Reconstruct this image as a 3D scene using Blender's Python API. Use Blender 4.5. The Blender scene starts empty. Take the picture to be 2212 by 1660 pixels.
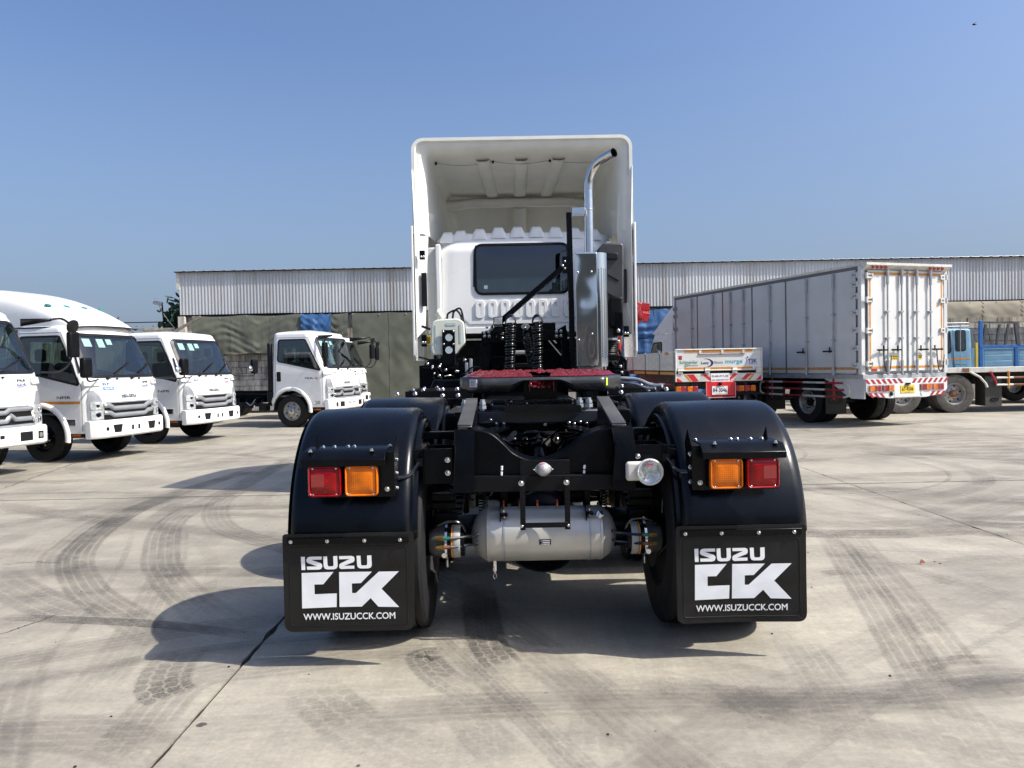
import bpy, math, random
from mathutils import Vector, Matrix, noise
from math import sin, cos, pi, radians, sqrt, atan2

# ------------------------------------------------------------------ camera, sky, sun, exposure
scene = bpy.context.scene
COL = scene.collection
CAM_H = 1.43
PITCH, YAW, ROLL = math.atan(40.2/1620), math.atan(8.2/1620), .0192
cam_data = bpy.data.cameras.new('camera')
cam_data.sensor_width = 36
cam_data.lens = 36*1620/2212
cam_data.clip_start = .1
cam_data.clip_end = 4000
cam = bpy.data.objects.new('camera', cam_data)
COL.objects.link(cam)
cam.matrix_world = (Matrix.Translation((0, 0, CAM_H)) @ Matrix.Rotation(-YAW, 4, 'Z')
                    @ Matrix.Rotation(pi/2-PITCH, 4, 'X') @ Matrix.Rotation(-ROLL, 4, 'Z'))
scene.camera = cam

SUN = Vector((.86, -.25, 1.0)).normalized()
elev = math.asin(SUN.z)
world = bpy.data.worlds.new('World')
scene.world = world
world.use_nodes = True
wn = world.node_tree
wn.nodes.clear()
sky = wn.nodes.new('ShaderNodeTexSky')
sky.sky_type = 'NISHITA'
sky.sun_disc = False
sky.sun_elevation = elev
sky.sun_rotation = atan2(SUN.x, SUN.y)
sky.altitude = 0
sky.air_density = 1.0
sky.dust_density = 4.5
sky.ozone_density = 5
bg = wn.nodes.new('ShaderNodeBackground')
bg.inputs['Strength'].default_value = .10
wo = wn.nodes.new('ShaderNodeOutputWorld')
# thick pale violet-grey air low over the horizon, the same all round
tc = wn.nodes.new('ShaderNodeTexCoord')
sx = wn.nodes.new('ShaderNodeSeparateXYZ')
wn.links.new(tc.outputs['Generated'], sx.inputs[0])
mr = wn.nodes.new('ShaderNodeMapRange')
mr.inputs[1].default_value = -.02
mr.inputs[2].default_value = .38
mr.inputs[3].default_value = .75
mr.inputs[4].default_value = 0
wn.links.new(sx.outputs['Z'], mr.inputs[0])
mx = wn.nodes.new('ShaderNodeMix')
mx.data_type = 'RGBA'
wn.links.new(mr.outputs[0], mx.inputs['Factor'])
tn = wn.nodes.new('ShaderNodeMix')
tn.data_type = 'RGBA'
tn.blend_type = 'MULTIPLY'
tn.inputs[0].default_value = 1
tn.inputs[7].default_value = (1.2, 1.26, 1.38, 1)
wn.links.new(sky.outputs[0], tn.inputs[6])
wn.links.new(tn.outputs[2], mx.inputs[6])
mx.inputs[7].default_value = (2.3, 2.95, 4.0, 1)
wn.links.new(mx.outputs[2], bg.inputs['Color'])
wn.links.new(bg.outputs[0], wo.inputs['Surface'])

sun_data = bpy.data.lights.new('sun', 'SUN')
sun_data.energy = 5.0
sun_data.angle = radians(.53)
sun_data.color = (1.0, .945, .86)
sun = bpy.data.objects.new('sun', sun_data)
COL.objects.link(sun)
sun.rotation_euler = SUN.to_track_quat('Z', 'Y').to_euler()
sun.location = (30, -10, 40)

vs = scene.view_settings
vs.view_transform = 'Standard'
vs.look = 'None'
vs.gamma = 1
vs.exposure = .5
vs.use_curve_mapping = False
scene.cycles.max_bounces = 6
scene.cycles.transparent_max_bounces = 40

rnd = random.Random(7)

# ------------------------------------------------------------------ materials
def nd(nt, t, **kw):
    n = nt.nodes.new(t)
    for k, v in kw.items():
        setattr(n, k, v)
    return n

MATS = {}
def mat(name, color, rough=.5, metal=0., var=.12, scale=6., bump=0., bscale=60., coat=0., spec=.5, trans=0., sss=0., rvar=.08):
    """painted / plain surface: base colour with soft procedural variation and a fine relief"""
    if name in MATS:
        return MATS[name]
    m = bpy.data.materials.new(name)
    m.use_nodes = True
    nt = m.node_tree
    b = nt.nodes['Principled BSDF']
    b.inputs['Roughness'].default_value = rough
    b.inputs['Metallic'].default_value = metal
    b.inputs['Specular IOR Level'].default_value = spec
    b.inputs['Coat Weight'].default_value = coat
    b.inputs['Coat Roughness'].default_value = .06
    b.inputs['Transmission Weight'].default_value = trans
    tcn = nd(nt, 'ShaderNodeTexCoord')
    nz = nd(nt, 'ShaderNodeTexNoise')
    nz.inputs['Scale'].default_value = scale
    nz.inputs['Detail'].default_value = 5
    nt.links.new(tcn.outputs['Object'], nz.inputs['Vector'])
    mp = nd(nt, 'ShaderNodeMapRange')
    mp.inputs[1].default_value = .3
    mp.inputs[2].default_value = .7
    mp.inputs[3].default_value = 1-var
    mp.inputs[4].default_value = 1+var*.5
    nt.links.new(nz.outputs['Fac'], mp.inputs[0])
    vm = nd(nt, 'ShaderNodeVectorMath', operation='SCALE')
    vm.inputs[0].default_value = color[:3]
    nt.links.new(mp.outputs[0], vm.inputs['Scale'])
    nt.links.new(vm.outputs[0], b.inputs['Base Color'])
    mr2 = nd(nt, 'ShaderNodeMapRange')
    mr2.inputs[1].default_value = .3
    mr2.inputs[2].default_value = .7
    mr2.inputs[3].default_value = max(0.02, rough-rvar)
    mr2.inputs[4].default_value = min(1, rough+rvar)
    nt.links.new(nz.outputs['Fac'], mr2.inputs[0])
    nt.links.new(mr2.outputs[0], b.inputs['Roughness'])
    if bump:
        n2 = nd(nt, 'ShaderNodeTexNoise')
        n2.inputs['Scale'].default_value = bscale
        n2.inputs['Detail'].default_value = 4
        nt.links.new(tcn.outputs['Object'], n2.inputs['Vector'])
        bp = nd(nt, 'ShaderNodeBump')
        bp.inputs['Strength'].default_value = bump
        bp.inputs['Distance'].default_value = .01
        nt.links.new(n2.outputs['Fac'], bp.inputs['Height'])
        nt.links.new(bp.outputs[0], b.inputs['Normal'])
    MATS[name] = m
    return m

def glass_mat(name, tint, rough=.02):
    m = bpy.data.materials.new(name)
    m.use_nodes = True
    nt = m.node_tree
    nt.nodes.clear()
    out = nd(nt, 'ShaderNodeOutputMaterial')
    tr = nd(nt, 'ShaderNodeBsdfTransparent')
    tr.inputs[0].default_value = (*tint, 1)
    gl = nd(nt, 'ShaderNodeBsdfGlossy')
    gl.inputs['Roughness'].default_value = rough
    lw = nd(nt, 'ShaderNodeLayerWeight')
    lw.inputs['Blend'].default_value = .5
    fr = nd(nt, 'ShaderNodeMath', operation='POWER')
    nt.links.new(lw.outputs['Facing'], fr.inputs[0])
    fr.inputs[1].default_value = 4.0
    nz = nd(nt, 'ShaderNodeTexNoise')
    nz.inputs['Scale'].default_value = 3
    bp = nd(nt, 'ShaderNodeBump')
    bp.inputs['Strength'].default_value = .02
    nt.links.new(nz.outputs['Fac'], bp.inputs['Height'])
    nt.links.new(bp.outputs[0], gl.inputs['Normal'])
    ms = nd(nt, 'ShaderNodeMixShader')
    ad = nd(nt, 'ShaderNodeMath', operation='MULTIPLY_ADD')
    nt.links.new(fr.outputs[0], ad.inputs[0])
    ad.inputs[1].default_value = 1.0
    ad.inputs[2].default_value = .13
    nt.links.new(ad.outputs[0], ms.inputs[0])
    nt.links.new(tr.outputs[0], ms.inputs[1])
    nt.links.new(gl.outputs[0], ms.inputs[2])
    nt.links.new(ms.outputs[0], out.inputs[0])
    MATS[name] = m
    return m

M = {}
M['white'] = mat('white_paint', (.78, .78, .76), .28, var=.03, coat=.6, scale=2)
M['cream'] = mat('cream_moulding', (.75, .75, .69), .5, var=.07, scale=5, bump=.12, bscale=40)
M['black'] = mat('black_paint', (.0018, .0022, .0032), .28, var=.3, spec=.18, coat=.0, scale=7, bump=.05, bscale=30)
M['chassis'] = mat('chassis_black', (.0016, .0022, .0036), .34, var=.3, spec=.11, coat=.0, scale=9, bump=.15, bscale=50)
M['fender'] = mat('fender_plastic', (.0020, .0027, .0046), .25, var=.3, spec=.27, coat=.0, scale=5, bump=.05, bscale=25, rvar=.07)
M['rubber'] = mat('tyre_rubber', (.011, .011, .0115), .68, spec=.3, var=.3, scale=12, bump=.2, bscale=90)
M['rubberdust'] = mat('dusty_tyre_rubber', (.085, .078, .068), .85, var=.4, scale=9, bump=.3, bscale=60)
M['flap'] = mat('mudflap_rubber', (.011, .0105, .0098), .45, spec=.3, var=.45, scale=9, bump=.08, bscale=120)
M['darkgrey'] = mat('dark_plastic', (.0045, .0048, .0056), .42, spec=.16, var=.2, scale=10, bump=.1)
M['steel'] = mat('zinc_bolt', (.62, .62, .6), .24, metal=1, var=.2, scale=40)
M['chrome'] = mat('polished_steel', (.80, .79, .78), .07, metal=1, var=.06, scale=3, rvar=.03)
M['pipe'] = mat('exhaust_steel', (.7, .69, .68), .2, metal=1, var=.15, scale=8, bump=.04)
M['tankal'] = mat('air_tank_alu', (.56, .54, .49), .4, metal=.45, var=.22, scale=3.5, bump=.06, bscale=25)
M['silver'] = mat('silver_paint', (.30, .31, .32), .35, metal=.4, var=.1)
M['rim'] = mat('wheel_silver', (.42, .41, .39), .4, metal=.6, var=.25, scale=14)
M['red'] = mat('crane_red', (.5, .018, .015), .38, var=.2, coat=.3)
M['grease'] = mat('red_grease', (.145, .002, .007), .27, var=.4, scale=30)
M['signred'] = mat('red_paint', (.6, .02, .025), .4, var=.15)
M['orange'] = mat('reflective_orange', (.6, .24, .03), .45, var=.15, scale=12)
M['poly'] = mat('milky_poly', (.66, .68, .58), .35, var=.05, scale=3)
M['polyblue'] = mat('milky_poly_full', (.46, .54, .55), .35, var=.05, scale=3)
M['brass'] = mat('brass', (.36, .24, .07), .4, metal=.8, var=.3, scale=30)
M['green'] = mat('green_plastic', (.01, .16, .1), .4)
M['rust'] = mat('rusty_steel', (.22, .09, .045), .85, var=.5, scale=14, bump=.3)
M['yellow'] = mat('yellow_label', (.7, .48, .03), .5, var=.1)
M['print'] = mat('white_print', (.8, .8, .79), .5, var=.04)
M['ink'] = mat('black_ink', (.008, .008, .009), .45, spec=.3)
M['inkblue'] = mat('blue_ink', (.02, .07, .3), .5)
M['inkgreen'] = mat('green_ink', (.02, .3, .09), .5)
M['inkteal'] = mat('teal_ink', (.03, .34, .45), .5)
M['sticker'] = mat('pale_green_sticker', (.24, .40, .36), .5, var=.05)
M['lime'] = mat('lime_sticker', (.6, .8, .05), .5)
M['interior'] = mat('cab_interior', (.26, .29, .28), .8, var=.3, scale=8)
M['seat'] = mat('seat_cloth', (.05, .052, .06), .9, var=.3, scale=20)
M['greybox'] = mat('grey_box_paint', (.54, .545, .54), .36, var=.1, scale=1.6, coat=.3, bump=.1, bscale=2.2)
M['whitebox'] = mat('box_door_white', (.63, .63, .61), .4, var=.06, scale=1.2, coat=.2, bump=.2, bscale=2)
M['whiteold'] = mat('worn_white_paint', (.62, .6, .54), .5, var=.22, scale=7, bump=.1)
M['bluelight'] = mat('faded_blue_paint', (.15, .31, .43), .5, var=.14, scale=4)
M['bluedark'] = mat('deep_blue_paint', (.015, .13, .4), .5, var=.2, scale=6)
M['striperd'] = mat('dark_red_stripe', (.33, .015, .025), .45, var=.15)
M['lampwarm'] = mat('lamp_reflector', (.75, .78, .78), .12, metal=.6, var=.25, scale=25)
M['galv'] = mat('galvanised', (.4, .42, .44), .45, metal=.5, var=.2, scale=9)
M['hoseblk'] = mat('nylon_hose', (.004, .004, .0045), .16, var=.1, coat=.4)
M['doorseal'] = mat('door_gap', (.14, .14, .14), .7)
M['glass'] = glass_mat('tinted_glass', (.60, .73, .70))
M['sideglass'] = glass_mat('side_glass', (.26, .34, .31))
M['glassdark'] = glass_mat('dark_glass', (.05, .065, .075))
M['lensclear'] = glass_mat('clear_lens', (.9, .92, .92), .05)

def lens_mat(name, col):
    """moulded lamp lens: coloured glossy plastic with a fine square prism grid"""
    m = mat(name, col, .22, var=.4, scale=14, coat=.15, spec=.3)
    nt = m.node_tree
    b = nt.nodes['Principled BSDF']
    tcn = nd(nt, 'ShaderNodeTexCoord')
    wv = []
    for ax in ('X', 'Z'):
        w = nd(nt, 'ShaderNodeTexWave', wave_type='BANDS', bands_direction=ax)
        w.inputs['Scale'].default_value = 32
        nt.links.new(tcn.outputs['Object'], w.inputs['Vector'])
        wv.append(w)
    mm = nd(nt, 'ShaderNodeMath', operation='ADD')
    nt.links.new(wv[0].outputs['Fac'], mm.inputs[0])
    nt.links.new(wv[1].outputs['Fac'], mm.inputs[1])
    bp = nd(nt, 'ShaderNodeBump')
    bp.inputs['Strength'].default_value = .12
    bp.inputs['Distance'].default_value = .003
    nt.links.new(mm.outputs[0], bp.inputs['Height'])
    nt.links.new(bp.outputs[0], b.inputs['Normal'])
    return m
M['lensred'] = lens_mat('red_lens', (.26, .0015, .004))
M['lensamber'] = lens_mat('amber_lens', (.62, .14, .003))

# ------------------------------------------------------------------ mesh builder
class MB:
    def __init__(s, xf=None):
        s.v, s.f, s.m, s.uv = [], [], [], {}
        s.mi = 0
        s.xf = xf
    def add(s, vs_, fs):
        o = len(s.v)
        for p in vs_:
            p = Vector(p)
            s.v.append(s.xf(p) if s.xf else p)
        for f in fs:
            s.f.append([i+o for i in f])
            s.m.append(s.mi)
        return s
    def box(s, a, b):
        x0, y0, z0 = a; x1, y1, z1 = b
        x0, x1 = min(x0, x1), max(x0, x1); y0, y1 = min(y0, y1), max(y0, y1); z0, z1 = min(z0, z1), max(z0, z1)
        s.add([(x0,y0,z0),(x1,y0,z0),(x1,y1,z0),(x0,y1,z0),(x0,y0,z1),(x1,y0,z1),(x1,y1,z1),(x0,y1,z1)],
              [(0,3,2,1),(4,5,6,7),(0,1,5,4),(1,2,6,5),(2,3,7,6),(3,0,4,7)])
        return s
    def cbox(s, c, d, rot=None):
        hx, hy, hz = d[0]/2, d[1]/2, d[2]/2
        R = rot if rot else Matrix.Identity(3)
        P_ = [Vector(c)+R@Vector((sx_*hx, sy_*hy, sz_*hz)) for sz_ in (-1,1) for sx_, sy_ in ((-1,-1),(1,-1),(1,1),(-1,1))]
        s.add(P_, [(0,3,2,1),(4,5,6,7),(0,1,5,4),(1,2,6,5),(2,3,7,6),(3,0,4,7)])
        return s
    def beam(s, p0, p1, w, t, up=(0,0,1)):
        """bar of section w x t from p0 to p1"""
        p0, p1 = Vector(p0), Vector(p1)
        d = (p1-p0); L = d.length; d.normalize()
        u = Vector(up)
        sd = d.cross(u)
        if sd.length < 1e-4:
            sd = d.cross(Vector((1,0,0)))
        sd.normalize(); u = sd.cross(d)
        R = Matrix((d, sd, u)).transposed()
        return s.cbox((p0+p1)/2, (L, w, t), R)
    def prism(s, poly, fn0, fn1):
        """poly: 2D points; fn0/fn1 map a 2D point to the two end points"""
        n = len(poly)
        vs_ = [fn0(p) for p in poly]+[fn1(p) for p in poly]
        fs = [tuple(range(n))[::-1], tuple(range(n, 2*n))]+[(i, (i+1)%n, n+(i+1)%n, n+i) for i in range(n)]
        s.add(vs_, fs)
        return s
    def prism_y(s, poly, y0, y1):
        return s.prism(poly, lambda p: (p[0], y0, p[1]), lambda p: (p[0], y1, p[1]))
    def prism_x(s, poly, x0, x1):
        return s.prism(poly, lambda p: (x0, p[0], p[1]), lambda p: (x1, p[0], p[1]))
    def prism_z(s, poly, z0, z1):
        return s.prism(poly, lambda p: (p[0], p[1], z0), lambda p: (p[0], p[1], z1))
    def tube(s, pts, r, n=8, cap=True, closed=False):
        pts = [Vector(p) for p in pts]
        k = len(pts)
        rs = r if isinstance(r, (list, tuple)) else [r]*k
        vs_, fs = [], []
        prev = None
        for i, p in enumerate(pts):
            if closed:
                t = pts[(i+1) % k]-pts[i-1]
            else:
                t = pts[min(i+1, k-1)]-pts[max(i-1, 0)]
            t.normalize()
            if prev is None:
                a = Vector((0,0,1)) if abs(t.z) < .9 else Vector((1,0,0))
                u = t.cross(a).normalized()
            else:
                u = (prev-t*prev.dot(t)).normalized()
            prev = u
            w = t.cross(u)
            for j in range(n):
                a = 2*pi*j/n
                vs_.append(p+(u*cos(a)+w*sin(a))*rs[i])
        for i in range(k if closed else k-1):
            for j in range(n):
                a, b = i*n+j, i*n+(j+1) % n
                c, d = ((i+1) % k)*n+(j+1) % n, ((i+1) % k)*n+j
                fs.append((a, b, c, d))
        if cap and not closed:
            fs.append(tuple(range(n))[::-1]); fs.append(tuple((k-1)*n+j for j in range(n)))
        s.add(vs_, fs)
        return s
    def cyl(s, p0, p1, r, n=16, r2=None):
        return s.tube([p0, p1], [r, r if r2 is None else r2], n)
    def lathe(s, prof, o, axis, n=32, closed=False, a0=0, a1=2*pi):
        """prof: (dist along axis, radius)"""
        ax = Vector(axis).normalized()
        b = Vector((0,0,1)) if abs(ax.z) < .9 else Vector((1,0,0))
        u = ax.cross(b).normalized(); w = ax.cross(u)
        o = Vector(o)
        full = abs(a1-a0-2*pi) < 1e-6
        nn = n if full else n+1
        vs_, fs = [], []
        for (h, r) in prof:
            for j in range(nn):
                a = a0+(a1-a0)*j/n
                vs_.append(o+ax*h+(u*cos(a)+w*sin(a))*r)
        k = len(prof)
        for i in range(k if closed else k-1):
            for j in range(n):
                j2 = (j+1) % nn
                i2 = (i+1) % k
                fs.append((i*nn+j, i2*nn+j, i2*nn+j2, i*nn+j2))
        s.add(vs_, fs)
        return s
    def grid(s, fn, nu, nv, keep=None):
        vs_ = [fn(i/nu, j/nv) for j in range(nv+1) for i in range(nu+1)]
        fs = []
        for j in range(nv):
            for i in range(nu):
                if keep and not keep((i+.5)/nu, (j+.5)/nv):
                    continue
                a = j*(nu+1)+i
                fs.append((a, a+1, a+nu+2, a+nu+1))
        s.add(vs_, fs)
        return s
    def build(s, name, m, parent=None, bevel=0, seg=2, loc=(0,0,0), sharp=38, smooth=True, solid=0):
        me = bpy.data.meshes.new(name)
        me.from_pydata([tuple(v) for v in s.v], [], s.f)
        ms = m if isinstance(m, (list, tuple)) else [m]
        for mm in ms:
            me.materials.append(M[mm] if isinstance(mm, str) else mm)
        if len(ms) > 1:
            me.polygons.foreach_set('material_index', s.m)
        if smooth:
            me.polygons.foreach_set('use_smooth', [True]*len(me.polygons))
            me.set_sharp_from_angle(angle=radians(sharp))
        me.update()
        o = bpy.data.objects.new(name, me)
        COL.objects.link(o)
        o.location = loc
        if parent:
            o.parent = parent
        if solid:
            md = o.modifiers.new('thickness', 'SOLIDIFY'); md.thickness = solid; md.offset = -1
        if bevel:
            md = o.modifiers.new('bevel', 'BEVEL')
            md.width = bevel; md.segments = seg; md.limit_method = 'ANGLE'; md.angle_limit = radians(40)
        return o

def tag(o, label=None, cat=None, group=None, kind=None):
    if label: o['label'] = label
    if cat: o['category'] = cat
    if group: o['group'] = group
    if kind: o['kind'] = kind
    return o

def thing(name, label, cat, loc=(0,0,0), rz=0, group=None):
    o = bpy.data.objects.new(name, None)
    o.empty_display_size = .3
    COL.objects.link(o)
    o.location = loc
    o.rotation_euler = (0, 0, rz)
    return tag(o, label, cat, group)

def copy_tree(o, parent=None):
    c = o.copy(); COL.objects.link(c)
    if parent: c.parent = parent
    for ch in o.children:
        copy_tree(ch, c)
    return c

def dup_mesh(o, loc, parent=None, rot=None, scale=None, name=None):
    c = o.copy(); COL.objects.link(c)
    c.location = loc
    if parent is not None: c.parent = parent
    if rot is not None: c.rotation_euler = rot
    if scale is not None: c.scale = scale
    if name: c.name = name
    return c

def roundpoly(pts, r, n=4):
    """round the corners of a polygon; r number or list"""
    out = []
    k = len(pts)
    for i in range(k):
        p = Vector(pts[i]); a = Vector(pts[i-1]); b = Vector(pts[(i+1) % k])
        rr = r[i] if isinstance(r, (list, tuple)) else r
        d1 = (a-p); d2 = (b-p)
        t = min(rr, d1.length*.49, d2.length*.49)
        p1 = p+d1.normalized()*t; p2 = p+d2.normalized()*t
        for j in range(n+1):
            q = j/n
            out.append(tuple((p1*(1-q)+p*q)*(1-q)+(p*(1-q)+p2*q)*q))
    return out

def rrect(x0, z0, x1, z1, r, n=4):
    return roundpoly([(x0,z0),(x1,z0),(x1,z1),(x0,z1)], r, n)

def catmull(pts, n=6):
    pts = [Vector(p) for p in pts]
    out = []
    for i in range(len(pts)-1):
        p0 = pts[max(i-1,0)]; p1 = pts[i]; p2 = pts[i+1]; p3 = pts[min(i+2,len(pts)-1)]
        for j in range(n):
            t = j/n
            out.append(.5*((2*p1)+(-p0+p2)*t+(2*p0-5*p1+4*p2-p3)*t*t+(-p0+3*p1-3*p2+p3)*t**3))
    out.append(pts[-1])
    return out

_tc = {}
def text_polys(s, bold=0.):
    """flat mesh (verts, faces) of a line of text, height about 1 for capitals, starting at x=0"""
    key = (s, bold)
    if key in _tc: return _tc[key]
    cu = bpy.data.curves.new('lettering', 'FONT')
    cu.body = s; cu.size = 1.0; cu.offset = bold; cu.resolution_u = 3
    o = bpy.data.objects.new('lettering', cu)
    COL.objects.link(o)
    bpy.context.view_layer.update()
    dg = bpy.context.evaluated_depsgraph_get()
    me = bpy.data.meshes.new_from_object(o.evaluated_get(dg))
    vs_ = [tuple(v.co) for v in me.vertices]; fs = [tuple(p.vertices) for p in me.polygons]
    bpy.data.objects.remove(o); bpy.data.curves.remove(cu); bpy.data.meshes.remove(me)
    x0 = min(v[0] for v in vs_); x1 = max(v[0] for v in vs_)
    y0 = min(v[1] for v in vs_); y1 = max(v[1] for v in vs_)
    k = 1/.69
    vs_ = [((v[0]-x0)*k, v[1]*k, 0) for v in vs_]
    _tc[key] = (vs_, fs, (x1-x0)*k, (y1-y0)*k)
    return _tc[key]

def put_text(mb, s, origin, right, up, height, width=None, bold=0., align='l'):
    """letters lying in the plane right/up, cap height `height`, squeezed to `width`"""
    vs_, fs, w, _ = text_polys(s, 0)
    R = Vector(right).normalized(); U = Vector(up).normalized(); N = R.cross(U)
    kx = height if width is None else width/w
    tot = w*kx
    off = {'l': 0, 'c': -tot/2, 'r': -tot}[align]
    for q, (dx, dy) in enumerate(((0,0),) if not bold else ((-1,0),(1,0),(0,-1),(0,1))):   # bolder strokes: laid over, each a hair higher
        mb.add([Vector(origin)+R*(v[0]*kx+off+dx*bold*height)+U*(v[1]+dy*bold)*height+N*.0003*q for v in vs_], fs)

LOGO = [
 [(558,380),(598,380),(600,515),(562,515)],
 [(768,380),(655,380),(628,386),(614,408),(614,430),(628,445),(722,480),(615,480),(618,513),(735,514),(762,505),(772,482),(770,462),(755,447),(660,412),(768,412)],
 [(782,380),(822,380),(826,470),(835,482),(878,482),(886,470),(884,380),(925,378),(928,480),(915,505),(890,514),(822,514),(795,505),(786,480)],
 [(943,380),(1070,380),(1095,390),(1100,410),(1098,432),(1085,445),(990,480),(1096,480),(1096,511),(960,513),(943,500),(943,470),(955,455),(1050,412),(945,412)],
 [(1120,380),(1160,380),(1164,470),(1172,480),(1215,480),(1226,470),(1226,380),(1270,378),(1272,480),(1260,503),(1238,511),(1160,511),(1135,503),(1124,480)]]
CCK = [
 [(562,545),(884,540),(778,665),(688,665),(688,765),(912,760),(907,900),(558,908)],
 [(940,543),(1272,545),(1157,660),(1066,662),(1066,760),(1105,760),(1340,547),(1545,547),(1365,722),(1540,912),(1330,905),(1253,815),(1162,900),(936,900)]]

def put_logo(mb, polys, fn):
    for p in polys:
        mb.add([fn(q[0], q[1]) for q in p], [tuple(range(len(p)))])

# a picture point of the photograph (2212 wide) taken at a known distance Y from the camera
def at(x, y, Y):
    xu = x-.0192*(y-830); yu = y+.0192*(x-1106)
    return Vector(((xu-1097.8)/1620*Y, Y, CAM_H-(yu-790)/1620*Y))
# ------------------------------------------------------------------ ground: cast slabs with open joints
def concrete_mat():
    m = bpy.data.materials.new('yard_concrete'); m.use_nodes = True
    nt = m.node_tree; b = nt.nodes['Principled BSDF']
    L = nt.links.new
    geo = nd(nt, 'ShaderNodeNewGeometry')
    def noise_n(scale, detail=6, vec=None, rough=.55, dist=0):
        n = nd(nt, 'ShaderNodeTexNoise'); n.inputs['Scale'].default_value = scale; n.inputs['Detail'].default_value = detail
        n.inputs['Roughness'].default_value = rough; n.inputs['Distortion'].default_value = dist
        L(vec if vec else geo.outputs['Position'], n.inputs['Vector']); return n
    def mapv(sc, rot=(0,0,0)):
        mp = nd(nt, 'ShaderNodeMapping'); mp.inputs['Scale'].default_value = sc; mp.inputs['Rotation'].default_value = rot
        L(geo.outputs['Position'], mp.inputs['Vector']); return mp.outputs[0]
    def ramp(src, p0, c0, p1, c1):
        r = nd(nt, 'ShaderNodeValToRGB'); r.color_ramp.elements[0].position = p0; r.color_ramp.elements[0].color = (*c0, 1)
        r.color_ramp.elements[1].position = p1; r.color_ramp.elements[1].color = (*c1, 1); L(src, r.inputs[0]); return r.outputs[0]
    def mix(fac, a, c, mode='MIX'):
        x = nd(nt, 'ShaderNodeMix', data_type='RGBA', blend_type=mode)
        if isinstance(fac, float): x.inputs[0].default_value = fac
        else: L(fac, x.inputs[0])
        L(a, x.inputs[6]); L(c, x.inputs[7]); return x.outputs[2]
    big = noise_n(.8, 10, rough=.7, dist=.3)
    col = ramp(big.outputs['Fac'], .30, (.245, .226, .188), .66, (.388, .354, .284))
    st1 = noise_n(1.0, 10, mapv((2.2, 9, 1), (0, 0, .12)), .75, .2)
    st2 = noise_n(1.0, 10, mapv((18, 1.6, 1), (0, 0, -.7)), .75, .2)
    st3 = noise_n(1.0, 10, mapv((15, 1.4, 1), (0, 0, .5)), .75, .2)
    col = mix(.45, col, ramp(st1.outputs['Fac'], .34, (.70,.70,.71), .66, (1.16,1.15,1.13)), 'MULTIPLY')
    col = mix(.26, col, ramp(st2.outputs['Fac'], .36, (.74,.74,.75), .62, (1.1,1.1,1.08)), 'MULTIPLY')
    col = mix(.26, col, ramp(st3.outputs['Fac'], .36, (.78,.78,.78), .62, (1.08,1.08,1.07)), 'MULTIPLY')
    fine = noise_n(38, 9, rough=.82)
    col = mix(.85, col, ramp(fine.outputs['Fac'], .34, (.74,.74,.74), .66, (1.14,1.14,1.13)), 'MULTIPLY')
    sp = noise_n(230, 2)
    col = mix(.8, col, ramp(sp.outputs['Fac'], .22, (.45,.43,.4), .33, (1,1,1)), 'MULTIPLY')
    oi = nd(nt, 'ShaderNodeObjectInfo')
    col = mix(1.0, col, ramp(oi.outputs['Random'], 0, (.93,.93,.93), 1, (1.04,1.035,1.03)), 'MULTIPLY')
    L(col, b.inputs['Base Color'])
    r = nd(nt, 'ShaderNodeMapRange'); r.inputs[1].default_value = .3; r.inputs[2].default_value = .7; r.inputs[3].default_value = .5; r.inputs[4].default_value = .8
    L(st1.outputs['Fac'], r.inputs[0]); L(r.outputs[0], b.inputs['Roughness'])
    add = nd(nt, 'ShaderNodeMath', operation='ADD'); L(fine.outputs['Fac'], add.inputs[0]); L(st1.outputs['Fac'], add.inputs[1])
    bp = nd(nt, 'ShaderNodeBump'); bp.inputs['Strength'].default_value = .25; bp.inputs['Distance'].default_value = .006
    L(add.outputs[0], bp.inputs['Height']); L(bp.outputs[0], b.inputs['Normal'])
    return m
M['concrete'] = concrete_mat()
M['soil'] = mat('dusty_earth', (.2, .18, .15), .9, var=.3, scale=.3)
M['joint'] = mat('joint_filler', (.016, .014, .013), .9, var=.4, scale=20)

g = MB(); g.grid(lambda u, v: (-1500+3000*u, -600+3000*v, -.16), 12, 12)
tag(g.build('ground', 'soil'), kind='structure')
yard = MB().box((-40, -6, -.15), (45, 46, -.012)).build('concrete_yard', 'joint'); tag(yard, kind='structure')

xs = [-36.4, -31.3, -26.3, -21.2, -16.2, -11.15, -6.12, -1.32, 3.88, 8.75, 13.8, 18.9, 24, 29, 34, 39]
ys = [-5, -1.2, 8.55, 18.6, 25.2]
rot_j = radians(-.8)
for j in range(len(ys)-1):
    for i in range(len(xs)-1):
        gx = .005 if xs[i] != -1.32 else .008
        x0, x1, y0, y1 = xs[i]+gx, xs[i+1]-(.008 if i+1 < len(xs) and xs[i+1] == -1.32 else .005), ys[j]+.017, ys[j+1]-.017
        sl = MB()
        # slab edge slightly chipped along the joint
        def edge(a, b, n):
            pts = []
            for k in range(n):
                t = k/n
                p = Vector(a).lerp(Vector(b), t)
                c = Vector(((x0+x1)/2, (y0+y1)/2))
                e = max(0, noise.noise(Vector((p.x*7, p.y*7, 3)))-.05)*.03
                d = Vector((b[1]-a[1], -(b[0]-a[0]))).normalized()
                pts.append((p.x-d.x*e, p.y-d.y*e))
            return pts
        near = abs((x0+x1)/2) < 7 and y0 < 9
        n = 90 if near else 3
        poly = edge((x0,y0),(x1,y0), n)+edge((x1,y0),(x1,y1), n*2 if near else n)+edge((x1,y1),(x0,y1), n)+edge((x0,y1),(x0,y0), n*2 if near else n)
        sl.prism_z(poly, -.011, 0)
        o = sl.build('slab', 'concrete', yard, smooth=False)

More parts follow.
